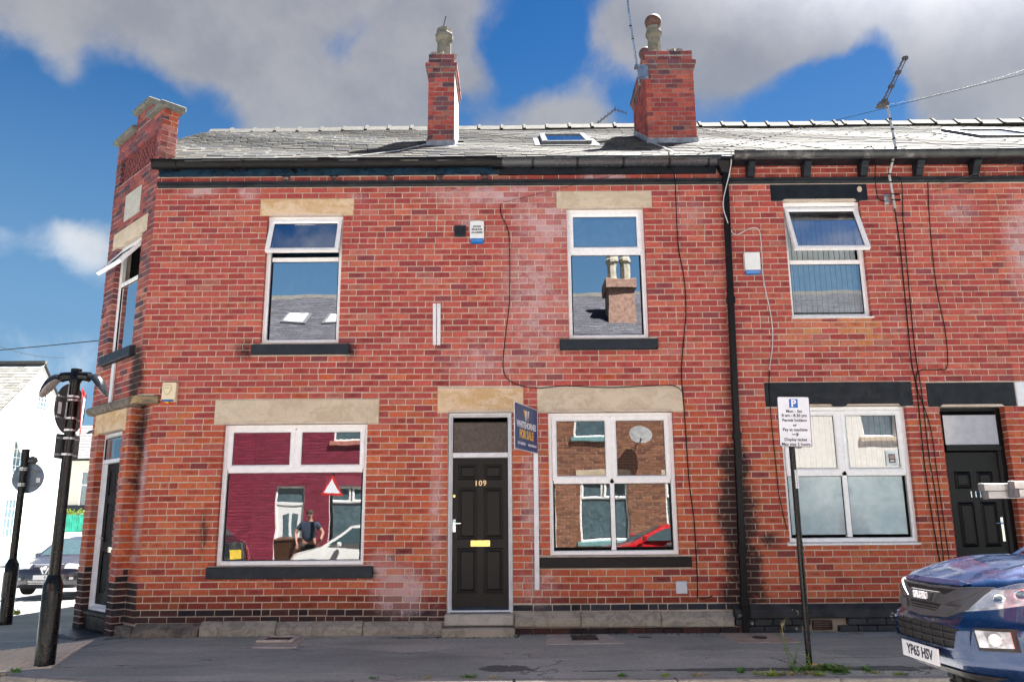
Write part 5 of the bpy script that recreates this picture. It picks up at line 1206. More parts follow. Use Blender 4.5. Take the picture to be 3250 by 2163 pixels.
stk = obj('number_label', MB().box(2.953, 2.985, -2.2335, -2.2295, 0.325, 0.515), plain('white_label', (0.7, 0.74, 0.78), 0.4), t)
for i, ch_ in enumerate('513997'): obj('lettering', text_mb(ch_, 0.030, face_M((2.969, -2.2345, 0.495 - i * 0.0295)), 0.0005, 0.0), ink, stk)

# aerials
t = thing('tv_aerial', 'cranked aluminium aerial mast bracketed above the upper window of 111', 'aerial', (5.35, -0.06, 4.25))
obj('mast', MB().tube([(5.385, -0.10, 4.25), (5.345, -0.12, 4.74), (5.42, -0.24, 5.08), (5.47, -0.10, 5.5), (5.46, -0.05, 5.88)], 0.017, 8), alu, t, smooth=True)
obj('bracket', MB().box(5.28, 5.345, -0.03, 0, 4.335, 4.485).box(5.29, 5.40, -0.10, -0.02, 4.36, 4.372).box(5.29, 5.40, -0.10, -0.02, 4.44, 4.452), steel, t)
mb = MB()
for z in (4.37, 4.455): mb.box(5.34, 5.47, -0.125, -0.085, z - .006, z + .006)
for z, x, y in ((4.62, 5.357, -.118), (4.74, 5.347, -.122), (4.90, 5.38, -.18), (5.08, 5.42, -.24), (5.25, 5.44, -.18), (5.42, 5.46, -.13), (5.6, 5.468, -.09)): mb.lathe([(0.022, 0), (0.022, 0.02)], (x, y, z), 8)
obj('clamp', mb, cable_m, t)
A0, A1 = Vector((5.38, -0.05, 5.86)), Vector((5.74, -0.15, 6.55)); dv = (A1 - A0).normalized()
off = Vector((0.035, 0, -0.018))
mb = MB().tube([A0, A1], 0.011, 6).tube([A0 + off, A1 + off], 0.008, 6)
obj('boom', mb, plain('dark_weathered_aluminium', (0.10, 0.10, 0.11), 0.5, 0.4), t)
mb = MB()
for i in range(4): p = A0 + (A1 - A0) * (0.1 + i * 0.3); mb.box(p.x - .02, p.x + .05, p.y - .03, p.y + .03, p.z - .03, p.z + .01)
mb.box(5.33, 5.47, -0.12, 0.02, 5.835, 5.875); mb.tube([(5.30, -.05, 5.83), (5.48, -.05, 5.89)], .008, 5); mb.tube([(5.36, -.12, 5.84), (5.4, .06, 5.86)], .006, 5)
for i in range(9): p = A0 + (A1 - A0) * (0.12 + i * 0.105); mb.tube([p + Vector((0, -.12, 0)), p + Vector((0, .12, 0))], .004, 4)
obj('element', mb, MATS['dark_weathered_aluminium'], t)
t = thing('tv_aerial', 'tall thin aerial mast strapped to the wide chimney stack', 'aerial', (2.2, 1.9, 7.25))
obj('mast', MB().tube([(2.215, 1.75, 7.22), (2.05, 1.55, 8.45), (2.0, 1.5, 9.3)], 0.017, 8), steel, t)
mb = MB().box(2.12, 2.30, 1.60, 1.72, 7.50, 7.53).box(2.17, 2.30, 1.60, 1.615, 7.28, 7.5).box(2.15, 2.34, 1.60, 1.62, 7.26, 7.29); mb.box(2.255, 2.335, 1.585, 1.60, 7.29, 7.50); obj('bracket', mb, steel, t)
mb = MB()
for k in range(5): f = k / 5; mb.lathe([(0.021, 0), (0.021, .015)], (2.215 - .165 * f * 1.1, 1.75 - .2 * f * 1.1, 7.35 + 1.0 * f * 1.1), 8)
obj('cable_tie', mb, cable_m, t)
t = thing('tv_aerial', 'small toothed aerial rising behind the ridge beside the wide chimney', 'aerial', (2.0, 4.9, 7.6))
P0, P1, P2 = Vector((1.17, 4.9, 8.0)), Vector((2.02, 4.9, 8.62)), Vector((2.3, 4.9, 8.52))
P0 = Vector((1.55, 4.9, 7.92)); P1 = Vector((2.22, 4.9, 8.47)); P2 = Vector((2.45, 4.9, 8.38))
mb = MB().tube([P0, P1], 0.014, 5).tube([P1, P2], 0.012, 5).tube([(1.80, 4.9, 7.5), (1.80, 4.9, 8.10)], 0.016, 6).tube([P0 + Vector((.2, 0, .04)), (1.75, 4.9, 7.97), (1.92, 4.9, 8.14)], .01, 5)
obj('mast', mb, MATS['dark_weathered_aluminium'], t)
mb = MB()
for i in range(10): p = P0 + (P1 - P0) * (i / 9); mb.tube([p + Vector((0, -.15, -.02)), p + Vector((0, .15, .02))], .006, 4); mb.tube([p, p + Vector((-.015, 0, .05))], .004, 4)
for i in range(4): p = P1 + (P2 - P1) * (i / 3); mb.tube([p + Vector((0, 0, -.04)), p + Vector((0, 0, .05))], .005, 4)
obj('element', mb, MATS['dark_weathered_aluminium'], t)
o = obj('rod_aerial', MB().tube([(-1.14, 1.95, 8.3), (-1.155, 1.95, 8.5), (-1.11, 1.95, 8.70)], 0.010, 5), MATS['dark_weathered_aluminium']); tag(o, 'short bent rod sticking out of the narrow chimney pot', 'rod')

# cables on the fronts and overhead
def cable(pts, r, m, label, y=None, name='cable', group='wall cables'):
    # smooth through the points
    P = [Vector(p) for p in pts]; out = []
    for i in range(len(P) - 1):
        p0, p1, p2, p3 = P[max(0, i - 1)], P[i], P[i + 1], P[min(len(P) - 1, i + 2)]
        for k in range(6):
            t = k / 6; out.append(0.5 * ((2 * p1) + (p2 - p0) * t + (2 * p0 - 5 * p1 + 4 * p2 - p3) * t * t + (3 * p1 - p0 - 3 * p2 + p3) * t ** 3))
    out.append(P[-1]); o = obj(name, MB().tube(out, r, 5), m, smooth=True); return tag(o, label, 'cable', group)
XZ = lambda L, y=-0.012: [(x, y, z) for x, z in L]
cable(XZ([(-0.131, 4.405), (-0.138, 4.255), (-0.047, 4.028), (-0.018, 3.803), (-0.024, 2.985), (-0.081, 2.495), (-0.113, 2.013), (0.015, 1.834), (0.318, 1.761), (0.716, 1.785), (1.3, 1.76), (1.766, 1.775), (2.15, 1.78), (2.25, 1.735), (2.305, 1.68)]), 0.006, cable_m, 'thin black cable curving down the brick and along the tops of the stone lintels')
cable([(2.23, -0.21, 5.07), (2.302, -0.05, 4.86), (2.332, -0.066, 4.70), (2.338, -.012, 3.784), (2.396, -.012, 3.278), (2.394, -.012, 2.781), (2.293, -.012, 1.995), (2.303, -.012, 1.405), (2.314, -.012, 0.546), (2.352, -.012, -0.012), (2.354, -.012, -0.770), (2.354, -.012, -0.957), (2.538, -.012, -0.931)], 0.007, cable_m, 'long black cable running from the gutter to the ground left of the downpipe')
cable([(3.106, -.24, 5.08), (3.10, -.22, 4.9), (3.084, -.13, 4.75), (2.981, -.115, 4.358), (3.013, -.115, 4.098), (3.135, -.03, 3.904), (3.354, -.012, 3.999), (3.476, -.012, 3.985), (3.502, -.012, 3.773), (3.495, -.012, 3.267), (3.561, -.012, 2.709), (3.551, -.012, 2.344), (3.476, -.012, 1.984)], 0.007, cable_w, 'looped white cable dropping past the plain alarm box')
cable(XZ([(3.478, 1.985), (3.456, 1.689), (3.455, 1.2), (3.469, 0.7), (3.483, 0.3), (3.55, -0.13)], -0.014), 0.006, cable_m, 'thin dark cable beside the ground floor window of 111')
cable(XZ([(5.415, 4.308), (5.434, 3.760), (5.422, 2.942), (5.409, 2.090), (5.438, 1.674), (5.425, 0.805), (5.438, 0.186), (5.472, -0.472), (5.5, -0.7)], -0.014), 0.008, cable_m, 'black cable hanging straight down from the aerial mast')
cable([(5.25, -0.06, 4.72), (5.42, -0.07, 4.735), (5.534, -.066, 4.668), (5.525, -.012, 4.145), (5.501, -.012, 3.379), (5.477, -.012, 2.270), (5.50, -.012, 1.673), (5.50, -.012, 0.805), (5.53, -.012, 0.242), (5.53, -.012, -0.526)], 0.007, cable_m, 'middle one of the three cables left of door 111')
cable(XZ([(5.935, 4.665), (5.889, 4.013), (5.874, 3.125), (5.919, 2.509), (5.890, 2.026), (5.765, 1.968), (5.52, 1.965), (5.46, 1.9), (5.45, 1.7), (5.56, 1.2), (5.58, 0.5), (5.6, -0.4), (5.62, -0.75)]), 0.006, cable_m, 'black cable with a sideways jog above the black lintel of door 111')
cable([(4.95, -.30, 5.07), (5.08, -.28, 5.08), (5.173, -.1, 4.901), (5.167, -.066, 4.72), (5.199, -.015, 4.439), (5.286, -.03, 4.386)], 0.007, cable_m, 'short dark cable looping from the gutter to the aerial bracket')
def along(q0, q1, n=14, sag=0.0):
    a, b = Vector(q0), Vector(q1); return [a + (b - a) * (i / n) - Vector((0, 0, sag * 4 * (i / n) * (1 - i / n))) for i in range(n + 1)]
o = obj('telephone_wire', MB().tube(along((-0.11, -0.02, 4.41), (12.5, -4.8, 5.66), 18, 0.0), 0.003, 5), cable_m); tag(o, 'telephone wire crossing in front of the eaves from the brick near the lettered alarm box', 'wire', 'overhead wires')
o = obj('telephone_wire', MB().tube(along((5.72, -0.02, 4.545), (11.5, -1.2, 5.75), 12, 0.0), 0.003, 5), MATS['dark_weathered_aluminium']); tag(o, 'pale telephone wire slanting up to the right from the wall of 111', 'wire', 'overhead wires')
o = obj('telephone_wire', MB().tube(along((6.0, -0.02, 4.53), (11.8, -1.2, 5.6), 12, 0.0), 0.003, 5), cable_m); tag(o, 'thin dark wire slanting up to the right under the pale wire', 'wire', 'overhead wires')
o = obj('telephone_wire', MB().tube([roof_pt(3.25, RIDGE_T - .1, .12), roof_pt(4.1, 2.6, .05), roof_pt(4.75, 0.6, .05)], 0.008, 5), cable_m); tag(o, 'twisted black wire lying across the slates right of the wide chimney', 'wire', 'overhead wires')
o = obj('telephone_wire', MB().tube(along((5.47, -.06, 5.85), (11, 3.5, 8.9), 10, 0.1), 0.002, 4), cable_m); tag(o, 'faint wire rising to the right from the top of the cranked aerial', 'wire', 'overhead wires')
o = obj('roof_cable', MB().tube([roof_pt(-1.36, roof_t(1.5), .05), roof_pt(-1.7, 1.1, .035), roof_pt(-2.3, .25, .035), roof_pt(-2.45, 0.02, .05)], 0.009, 5), cable_w); tag(o, 'white cable lying on the slates left of the narrow chimney', 'cable', 'wall cables')
o = obj('roof_cable', MB().tube([roof_pt(2.31, roof_t(1.5), .05), roof_pt(2.40, 1.2, .035), roof_pt(2.42, .5, .035), roof_pt(2.26, 0.05, .06), (2.23, -.2, 5.08)], 0.010, 5), cable_w); tag(o, 'white cable running off the roof below the wide chimney', 'cable', 'wall cables')

# plaque leaning inside the window of 111
t = thing('window_plaque', 'small grey framed notice with an arrow in the window of 111', 'notice', (5.05, 0.085, 0.70))
Mq = face_M((5.05, 0.088, 0.795))
fb = obj('frame', plate(Mq, 0.155, 0.20, 0.006, 0.006), plain('pale_metal_frame', (0.5, 0.56, 0.6), 0.35, 0.2), t)
obj('notice', plate(Mq, 0.088, 0.115, 0.004, 0.002, 0.006), gp, fb)
m3 = MB()
for i, (w_, y) in enumerate(((.072, .034), (.064, .017), (.07, 0.0))): m3.prism([Mq @ Vector((sx * w_ / 2, y + sy * .0045, .0085)) for sx, sy in ((-1, -1), (1, -1), (1, 1), (-1, 1))], (0, -.0006, 0))
obj('print_line', m3, plain('pink_grey_print', (0.5, 0.4, 0.4), 0.5), fb)
obj('arrow', MB().prism([Mq @ Vector((x, y, .0085)) for x, y in ((-.03, -.032), (-.008, -.018), (-.008, -.027), (.03, -.026), (.024, -.032), (.03, -.038), (-.008, -.037), (-.008, -.046))], (0, -.0008, 0)), wh, fb)

# ================================================================== street furniture by the corner
LX, LY, LZ = -4.86, -1.90, -1.465
t = thing('street_lamp', 'black lamp post with two hooded lamps standing at the corner', 'street lamp', (LX, LY, LZ))
obj('base_column', MB().lathe([(0.098, -0.05), (0.098, 0.86), (0.080, 0.90), (0.062, 0.965)], (LX, LY, LZ), 24), pole_m, t, smooth=True)
dr = MB(); 
for k in range(9):
    a0, a1 = R(-95 + k * 8), R(-95 + (k + 1) * 8)
    q = [(LX + r_ * math.cos(a), LY + r_ * math.sin(a)) for r_, a in ((0.100, a0), (0.100, a1), (0.106, a1), (0.106, a0))]
    dr.poly_xy(q, LZ + 0.28, LZ + 0.80)
obj('access_door', dr, pole_m, t)
obj('shaft', MB().lathe([(0.058, 0.96), (0.055, 1.6), (0.052, 3.05)], (LX, LY, LZ), 20), pole_m, t, smooth=True)
obj('cap', MB().lathe([(0.062, 3.02), (0.062, 3.10), (0.057, 3.11), (0.057, 3.17), (0.052, 3.175)], (LX, LY, LZ), 20), pole_m, t, smooth=True)
lamp_glass = plain('ribbed_lamp_glass', (0.32, 0.30, 0.28), 0.2, var=0.3, scale=60, spec=0.8)
steel_hood = plain('dark_polished_lamp_hood', (0.06, 0.065, 0.075), 0.22, 0.7, var=0.2)
for sgn in (-1, 1):
    arm = [(LX + sgn * d, LY, LZ + z) for d, z in ((0.04, 3.09), (0.10, 3.09), (0.155, 3.08))]
    a_ = obj('arm', MB().tube(arm, [0.050, 0.052, 0.056], 12), pole_m, t, smooth=True)
    # hood: tapering swan-neck shell with a flat lens beneath
    c_ = [(0.135, 3.065, .054, .062), (0.19, 3.055, .066, .072), (0.235, 3.022, .084, .080), (0.275, 2.980, .096, .078), (0.31, 2.935, .092, .064), (0.345, 2.89, .070, .042), (0.368, 2.855, .03, .014)]
    def hood(u, v, c_=c_, sgn=sgn):
        i = min(len(c_) - 2, int(v * (len(c_) - 1))); f = v * (len(c_) - 1) - i
        d, z, w, h = [c_[i][k] + (c_[i + 1][k] - c_[i][k]) * f for k in range(4)]
        a = u * math.pi
        return (LX + sgn * (d + 0.55 * h * math.sin(a)), LY + w * math.cos(a), LZ + z + 0.85 * h * math.sin(a))
    hd = obj('hood', MB().grid(hood, 14, 18), steel_hood, t, smooth=True)
    def lens(u, v, sgn=sgn):
        f = 0.18 + 0.82 * v; i = min(len(c_) - 2, int(f * (len(c_) - 1))); g = f * (len(c_) - 1) - i
        d, z, w, h = [c_[i][k] + (c_[i + 1][k] - c_[i][k]) * g for k in range(4)]
        a = u * math.pi
        return (LX + sgn * (d - 0.3 * .02 * math.sin(a)), LY + w * .93 * math.cos(a), LZ + z - 0.03 * math.sin(a) * math.sin(math.pi * v) + 0.002)
    obj('lens', MB().grid(lens, 12, 12), lamp_glass, hd, smooth=True)
def clip(par, x, y, z, r, m=steel, h=0.022):
    mb = MB().lathe([(r, -h / 2), (r, h / 2)], (x, y, z), 14); mb.box(x - .03, x + .03, y - r - .012, y - r + .01, z - h / 2, z + h / 2)
    return obj('clip', mb, m, par)
# sign plates seen from behind and edge-on, strapped to the lamp post
sign_back = plain('grey_sign_back', (0.10, 0.105, 0.11), 0.35, 0.3, var=0.2)
def disc(mb, M, r, th, n=32): return mb.prism([M @ Vector((r * math.cos(2 * math.pi * i / n), r * math.sin(2 * math.pi * i / n), 0)) for i in range(n)], M.to_3x3() @ Vector((0, 0, th)))
t = thing('traffic_sign', 'round traffic sign seen from behind near the top of the lamp post', 'traffic sign', (LX - 0.1, LY + 0.05, LZ + 2.74))
Ms = face_M((LX - 0.075, LY + 0.085, LZ + 2.735), (math.cos(R(86)), math.sin(R(86)), 0))
obj('plate', disc(MB(), Ms, 0.285, 0.004), sign_back, t)
mb = MB()
for dz in (0.12, -0.11): mb.add([tuple(Ms @ Vector(p)) for p in ((-.25, dz - .012, .005), (.25, dz - .012, .005), (.25, dz + .012, .005), (-.25, dz + .012, .005), (-.25, dz - .008, .02), (.25, dz - .008, .02), (.25, dz + .008, .02), (-.25, dz + .008, .02))], [(0, 1, 5, 4), (1, 2, 6, 5), (2, 3, 7, 6), (3, 0, 4, 7), (4, 5, 6, 7)])
obj('stiffening_rail', mb, steel, t)
obj('paper_label', sq(Ms, -0.19, -0.01, 0.06, 0.13, 0.006, 0.001), plain('white_paper_label', (0.7, 0.7, 0.72), 0.5), t)
for z in (2.86, 2.62): clip(t, LX, LY, LZ + z, 0.056)
t = thing('traffic_sign', 'red edged triangular sign seen edge-on to the right of the lamp post', 'traffic sign', (LX + 0.1, LY + 0.02, LZ + 2.6))
Mt = face_M((LX + 0.10, LY + 0.02, LZ + 2.70), (math.cos(R(113)), math.sin(R(113)), 0))
tri = [(-0.30, 0.22), (0.30, 0.22), (0.0, -0.30)]
obj('plate', MB().prism([Mt @ Vector((x, y, 0)) for x, y in tri], Mt.to_3x3() @ Vector((0, 0, 0.005))), plain('red_sign_border', (0.55, 0.02, 0.02), 0.35), t)
obj('plate_face', MB().prism([Mt @ Vector((x * .72, y * .72 + .0, 0.0055)) for x, y in tri], Mt.to_3x3() @ Vector((0, 0, 0.001))), MATS['white_sign_face'], t)
for z in (2.82, 2.49): clip(t, LX, LY, LZ + z, 0.0565)
t = thing('traffic_sign', 'rectangular grey sign seen from behind below the round one on the lamp post', 'traffic sign', (LX - 0.1, LY + 0.07, LZ + 2.3))
Mr = face_M((LX - 0.055, LY + 0.075, LZ + 2.315), (math.cos(R(75)), math.sin(R(75)), 0))
obj('plate', MB().prism([Mr @ Vector((x, y, 0)) for x, y in rrect(0.34, 0.27, .02)], Mr.to_3x3() @ Vector((0, 0, 0.004))), sign_back, t)
mb = MB()
for dz in (0.09, -0.09): mb.prism([Mr @ Vector((x, y, .005)) for x, y in ((-.16, dz - .01), (.16, dz - .01), (.16, dz + .01), (-.16, dz + .01))], Mr.to_3x3() @ Vector((0, 0, 0.012)))
obj('stiffening_rail', mb, steel, t)
obj('red_sticker', sq(Mr, 0.0, -0.035, 0.05, 0.06, 0.0055), plain('red_sticker', (0.6, 0.05, 0.08), 0.5), t)
for z in (2.40, 2.225): clip(t, LX, LY, LZ + z, 0.057)
# second post with a round sign
BX, BY, BZ = -7.93, 2.52, -1.50
t = thing('sign_post', 'black post standing by the far kerb of the side street', 'post', (BX, BY, BZ))
obj('base_column', MB().lathe([(0.098, -0.1), (0.098, 0.92), (0.08, 0.95), (0.058, 1.0)], (BX, BY, BZ), 20), pole_m, t, smooth=True)
obj('base_panel', MB().poly_xy([(BX + .100 * math.cos(R(a)), BY + .100 * math.sin(R(a))) for a in range(-150, -40, 12)] + [(BX + .107 * math.cos(R(a)), BY + .107 * math.sin(R(a))) for a in range(-42, -152, -12)], BZ + 0.42, BZ + 0.8), pole_m, t)
obj('shaft', MB().lathe([(0.056, 0.98), (0.052, 2.55)], (BX, BY, BZ), 16), pole_m, t, smooth=True)
obj('cap', MB().lathe([(0.060, 2.54), (0.060, 2.72), (0.05, 2.73)], (BX, BY, BZ), 16), pole_m, t, smooth=True)
t = thing('traffic_sign', 'round blue-grey sign seen from behind on the post by the far kerb', 'traffic sign', (BX, BY + 0.08, BZ + 2.25))
M2 = face_M((BX + 0.045, BY + 0.075, BZ + 2.27), (math.cos(R(6)), math.sin(R(6)), 0))
obj('plate', disc(MB(), M2, 0.25, 0.004), plain('blue_grey_sign_back', (0.10, 0.14, 0.20), 0.4, 0.2, var=0.15), t)
mb = MB()
for dz in (0.1, -0.12): mb.prism([M2 @ Vector((x, y, .005)) for x, y in ((-.15, dz - .012), (.17, dz - .012), (.17, dz + .012), (-.15, dz + .012))], M2.to_3x3() @ Vector((0, 0, 0.015)))
obj('stiffening_rail', mb, sign_back, t)
obj('paper_label', sq(M2, 0.16, -0.04, 0.06, 0.075, 0.006, 0.001), MATS['white_paper_label'], t)
for z in (2.42, 2.39, 2.17, 2.14): clip(t, BX, BY, BZ + z, 0.057)
obj('small_light', MB().lathe([(0.0, 0.1), (0.06, 0.08), (0.085, 0.03), (0.085, 0), (0.05, -.02)], (BX + 0.09, BY + 0.06, BZ + 2.52), 14), MATS['grey_sign_back'], t, smooth=True)

# ================================================================== things set into the pavement
def slab_on(name, par, poly, th, mat, up=0.0, bevel=0.008):
    mb = MB(); n = len(poly); vs = [(x, y, pz(x, y) + up) for x, y in poly] + [(x, y, pz(x, y) - th) for x, y in poly]
    fs = [tuple(range(n)), tuple(reversed(range(n, 2 * n)))] + [(i, n + i, n + (i + 1) % n, (i + 1) % n) for i in range(n)]
    return obj(name, mb.add(vs, fs), mat, par, bevel=bevel)
t = thing('coal_grate', 'cracked pale concrete surround with an iron grate below the left window', 'grate', (-2.9, -0.45, pz(-2.9, -.4)), 'grates in the pavement')
slab_on('surround', t, [(-3.02, -0.93), (-2.50, -0.96), (-2.60, -0.12), (-3.17, -0.10)], 0.05, concrete_m, 0.012)
x0, x1, y0, y1 = -3.0, -2.68, -0.60, -0.30
z = pz(-2.85, -.45) + 0.012
for a, b, c, d in ((x0 - .06, x0, y0 - .06, y1 + .06), (x1, x1 + .06, y0 - .06, y1 + .06), (x0, x1, y0 - .06, y0), (x0, x1, y1, y1 + .06)): obj('rim', MB().box(a, b, c, d, z, z + .03), concrete_m, t, bevel=0.008)
obj('pit', MB().box(x0, x1, y0, y1, z - 0.04, z + 0.002), plain('dark_pit', (0.012, 0.011, 0.01), 0.9), t)
for i in range(7): obj('grate_bar', MB().box(x0, x1, y0 + .02 + i * .042, y0 + .04 + i * .042, z + .004, z + .018), iron, t)
for i in range(2): obj('grate_bar', MB().box(x0 + .09 + i * .13, x0 + .11 + i * .13, y0, y1, z + .003, z + .015), iron, t)
t = thing('coal_grate', 'cracked stone flag with an iron lattice grate below the right window', 'grate', (0.85, -0.45, pz(.85, -.4)), 'grates in the pavement')
slab_on('flagstone', t, [(0.375, -0.83), (0.62, -0.84), (0.70, -0.57), (0.70, -0.14), (0.42, -0.10)], 0.05, concrete_m, 0.006); slab_on('flagstone', t, [(0.63, -0.84), (1.30, -0.82), (1.19, -0.16), (1.02, -0.15), (1.02, -0.565), (0.71, -0.575)], 0.05, concrete_m, 0.006)
z = pz(.85, -.35)
obj('pit', MB().box(0.70, 1.02, -0.57, -0.14, z - .05, z - 0.004), MATS['dark_pit'], t)
for i in range(6): obj('grate_bar', MB().box(0.705, 1.015, -0.56 + i * .078, -0.545 + i * .078, z - .003, z + .010), iron, t)
for i in range(8): obj('grate_bar', MB().box(0.71 + i * .042, 0.725 + i * .042, -0.57, -0.14, z - .002, z + .008), iron, t)
t = thing('service_cover', 'buff concrete panel with a small round iron cover at the foot of the downpipe', 'cover', (2.95, -0.4, pz(2.95, -.4)))
slab_on('panel', t, [(2.63, -0.84), (3.36, -0.84), (3.30, -0.11), (2.57, -0.10)], 0.05, sandstone('buff_concrete', (0.40, 0.31, 0.23), (0.50, 0.41, 0.32), (0.3, 0.24, 0.19), 6, 0.3), 0.006)
obj('lid', MB().lathe([(0.085, -.02), (0.085, .010), (0.075, .012)], (2.96, -0.50, pz(2.96, -.5) + .006), 20), iron, t)
# buff tactile paving at the dropped kerb: slabs with blisters
tp = bpy.data.objects.new('tactile_paving', None); COL.objects.link(tp); tp.location = (-5.8, -1.0, -1.5); ORG[tp.name] = Vector((-5.8, -1.0, -1.5)); struct(tp)
apex, low = Vector((-5.22, -0.12)), Vector((-5.05, -1.75))
e1 = Vector((-0.966, -0.257)); e2 = Vector((-0.257 * -1, -0.966)).normalized(); e2 = Vector((0.257, -0.966))
def inside_arc(x, y): return math.hypot(x - ARC_C[0], y - ARC_C[1]) < ARC_R - 0.17
blM = MB()
for i in range(0, 6):
    for j in range(0, 5):
        c = apex + e1 * (0.4 * i) + e2 * (0.4 * j)
        q = [c + e1 * .004 + e2 * .004, c + e1 * .396 + e2 * .004, c + e1 * .396 + e2 * .396, c + e1 * .004 + e2 * .396]
        # trim to the right-hand edge line and the kerb
        if not all(inside_arc(p.x, p.y) for p in q):
            cc_ = Vector(ARC_C)
            q = [p if inside_arc(p.x, p.y) else cc_ + (p - cc_).normalized() * (ARC_R - 0.17) for p in q]
            if (q[0] - q[2]).length < .15 or (q[1] - q[3]).length < .15: continue
        slab_on('tactile_slab', tp, [(p.x, p.y) for p in q], 0.04, buff_pave, 0.006, 0.004)
        for a in range(6):
            for b in range(6):
                p = c + e1 * (.035 + a * .066) + e2 * (.035 + b * .066)
                if not inside_arc(p.x, p.y): continue
                zz = pz(p.x, p.y) + .006; n = 6
                vs = [(p.x + .014 * math.cos(2 * math.pi * k / n), p.y + .014 * math.sin(2 * math.pi * k / n), zz) for k in range(n)] + [(p.x + .008 * math.cos(2 * math.pi * k / n), p.y + .008 * math.sin(2 * math.pi * k / n), zz + .006) for k in range(n)]
                blM.add(vs, [(k, (k + 1) % n, n + (k + 1) % n, n + k) for k in range(n)] + [tuple(range(n, 2 * n))])
obj('blister_mass', blM, buff_pave, tp, kind='stuff')
# tar seams across the pavement
for k_, (pts, lab) in enumerate(((along((-4.62, -0.20, 0), (-5.25, -1.1, 0), 10) + along((-5.25, -1.1, 0), (-4.0, -1.2, 0), 8)[1:], 'a'), (along((-6.4, 0.25, 0), (-8.2, 0.8, 0), 10), 'b'), (along((3.2, -1.85, 0), (4.4, -1.8, 0), 10), 'c'))):
    mb = MB(); rr = random.Random(k_); P = [(x + rr.uniform(-.012, .012), y + rr.uniform(-.012, .012)) for x, y, z in pts]
    for (ax, ay), (bx, by) in zip(P, P[1:]):
        d = Vector((bx - ax, by - ay)); n_ = Vector((-d.y, d.x)).normalized() * .007
        mb.quad((ax - n_.x, ay - n_.y, pz(ax, ay) + .004), (bx - n_.x, by - n_.y, pz(bx, by) + .004), (bx + n_.x, by + n_.y, pz(bx, by) + .004), (ax + n_.x, ay + n_.y, pz(ax, ay) + .004))
    obj('tar_seam', mb, MATS['dark_pit'], pav)
# litter specks
rr = random.Random(8); mb = MB()
for i in range(110):
    x, y = rr.uniform(-6, 4.5), rr.uniform(-2.6, -0.05)
    if math.hypot(x - ARC_C[0], y - ARC_C[1]) > 5.7 and x < -2.7: continue
    s_ = rr.choice((.006, .008, .012, .018)); z = pz(x, y) + .002; a = rr.uniform(0, 3)
    c_, s2 = math.cos(a) * s_, math.sin(a) * s_
    mb.add([(x - c_, y - s2, z), (x + s2 * .5, y - c_ * .5, z), (x + c_, y + s2, z), (x - s2 * .5, y + c_ * .5, z), (x, y, z + .004)], [(0, 1, 4), (1, 2, 4), (2, 3, 4), (3, 0, 4)])
lt = obj('litter', mb, plain('pale_litter', (0.55, 0.55, 0.55), 0.8, var=0.2), kind='stuff'); lt['label'] = 'scattered pale specks of litter on the pavement'
# pavement grit and moss along the wall foot
rr = random.Random(18); mb = MB()
for i in range(420):
    x = rr.choice((rr.uniform(-0.95, 0.1), rr.uniform(-5.1, -4.5), rr.uniform(0, 2.8))); y = -abs(rr.gauss(0.13 if x > -.95 else .1, .05)) - (.12 if -0.95 < x < .05 else 0); s_ = rr.uniform(.004, .014); z = pz(x, y)
    mb.add([(x - s_, y, z), (x, y - s_, z), (x + s_, y, z), (x, y + s_, z), (x, y, z + s_ * .8)], [(0, 1, 4), (1, 2, 4), (2, 3, 4), (3, 0, 4)])
gt = obj('grit', mb, plain('mossy_grit', (0.09, 0.08, 0.045), 0.95, var=0.4, scale=30), kind='stuff'); gt['label'] = 'mossy grit gathered along the foot of the house wall'

# ------------------------------------------------------------------ weeds
def leaf_blade(mb, p, d, L, w, bend, n=3, fold=0.0):
    d = Vector(d).normalized(); side = d.cross(Vector((0, 0, 1))); side = side.normalized() if side.length > .01 else Vector((1, 0, 0))
    pts = []; q = Vector(p); dd = d.copy()
    prof = [0.35, 1.0, 0.75, 0.0] if n == 3 else [0.5, 0.9, 1.0, .6, 0.0]
    for i in range(n + 1):
        pts.append((q.copy(), prof[i] * w)); dd = (dd + Vector((0, 0, -bend / n))).normalized(); q = q + dd * (L / n)
    vs = [];
    for c, ww in pts: vs += [c - side * ww, c + side * ww]
    mb.add(vs, [(2 * i, 2 * i + 1, 2 * i + 3, 2 * i + 2) for i in range(n)])
def tuft(name_cat, x, y, n, h, spread, label, group, mat, seed, w=0.004):
    rr = random.Random(seed); mb = MB()
    for i in range(n):
        a = rr.uniform(0, 6.28); r_ = rr.uniform(0, spread); px_, py_ = x + r_ * math.cos(a), y + r_ * .5 * math.sin(a)
        leaf_blade(mb, (px_, py_, pz(px_, py_) + .002), (math.cos(a) * rr.uniform(.2, .9), math.sin(a) * rr.uniform(.2, .9), rr.uniform(.6, 1.2)), h * rr.uniform(.5, 1.1), w * rr.uniform(.7, 1.4), rr.uniform(.4, 1.3))
    o = obj(name_cat[0], mb, mat); return tag(o, label, name_cat[1], group)
GT = ('grass_tuft', 'grass')
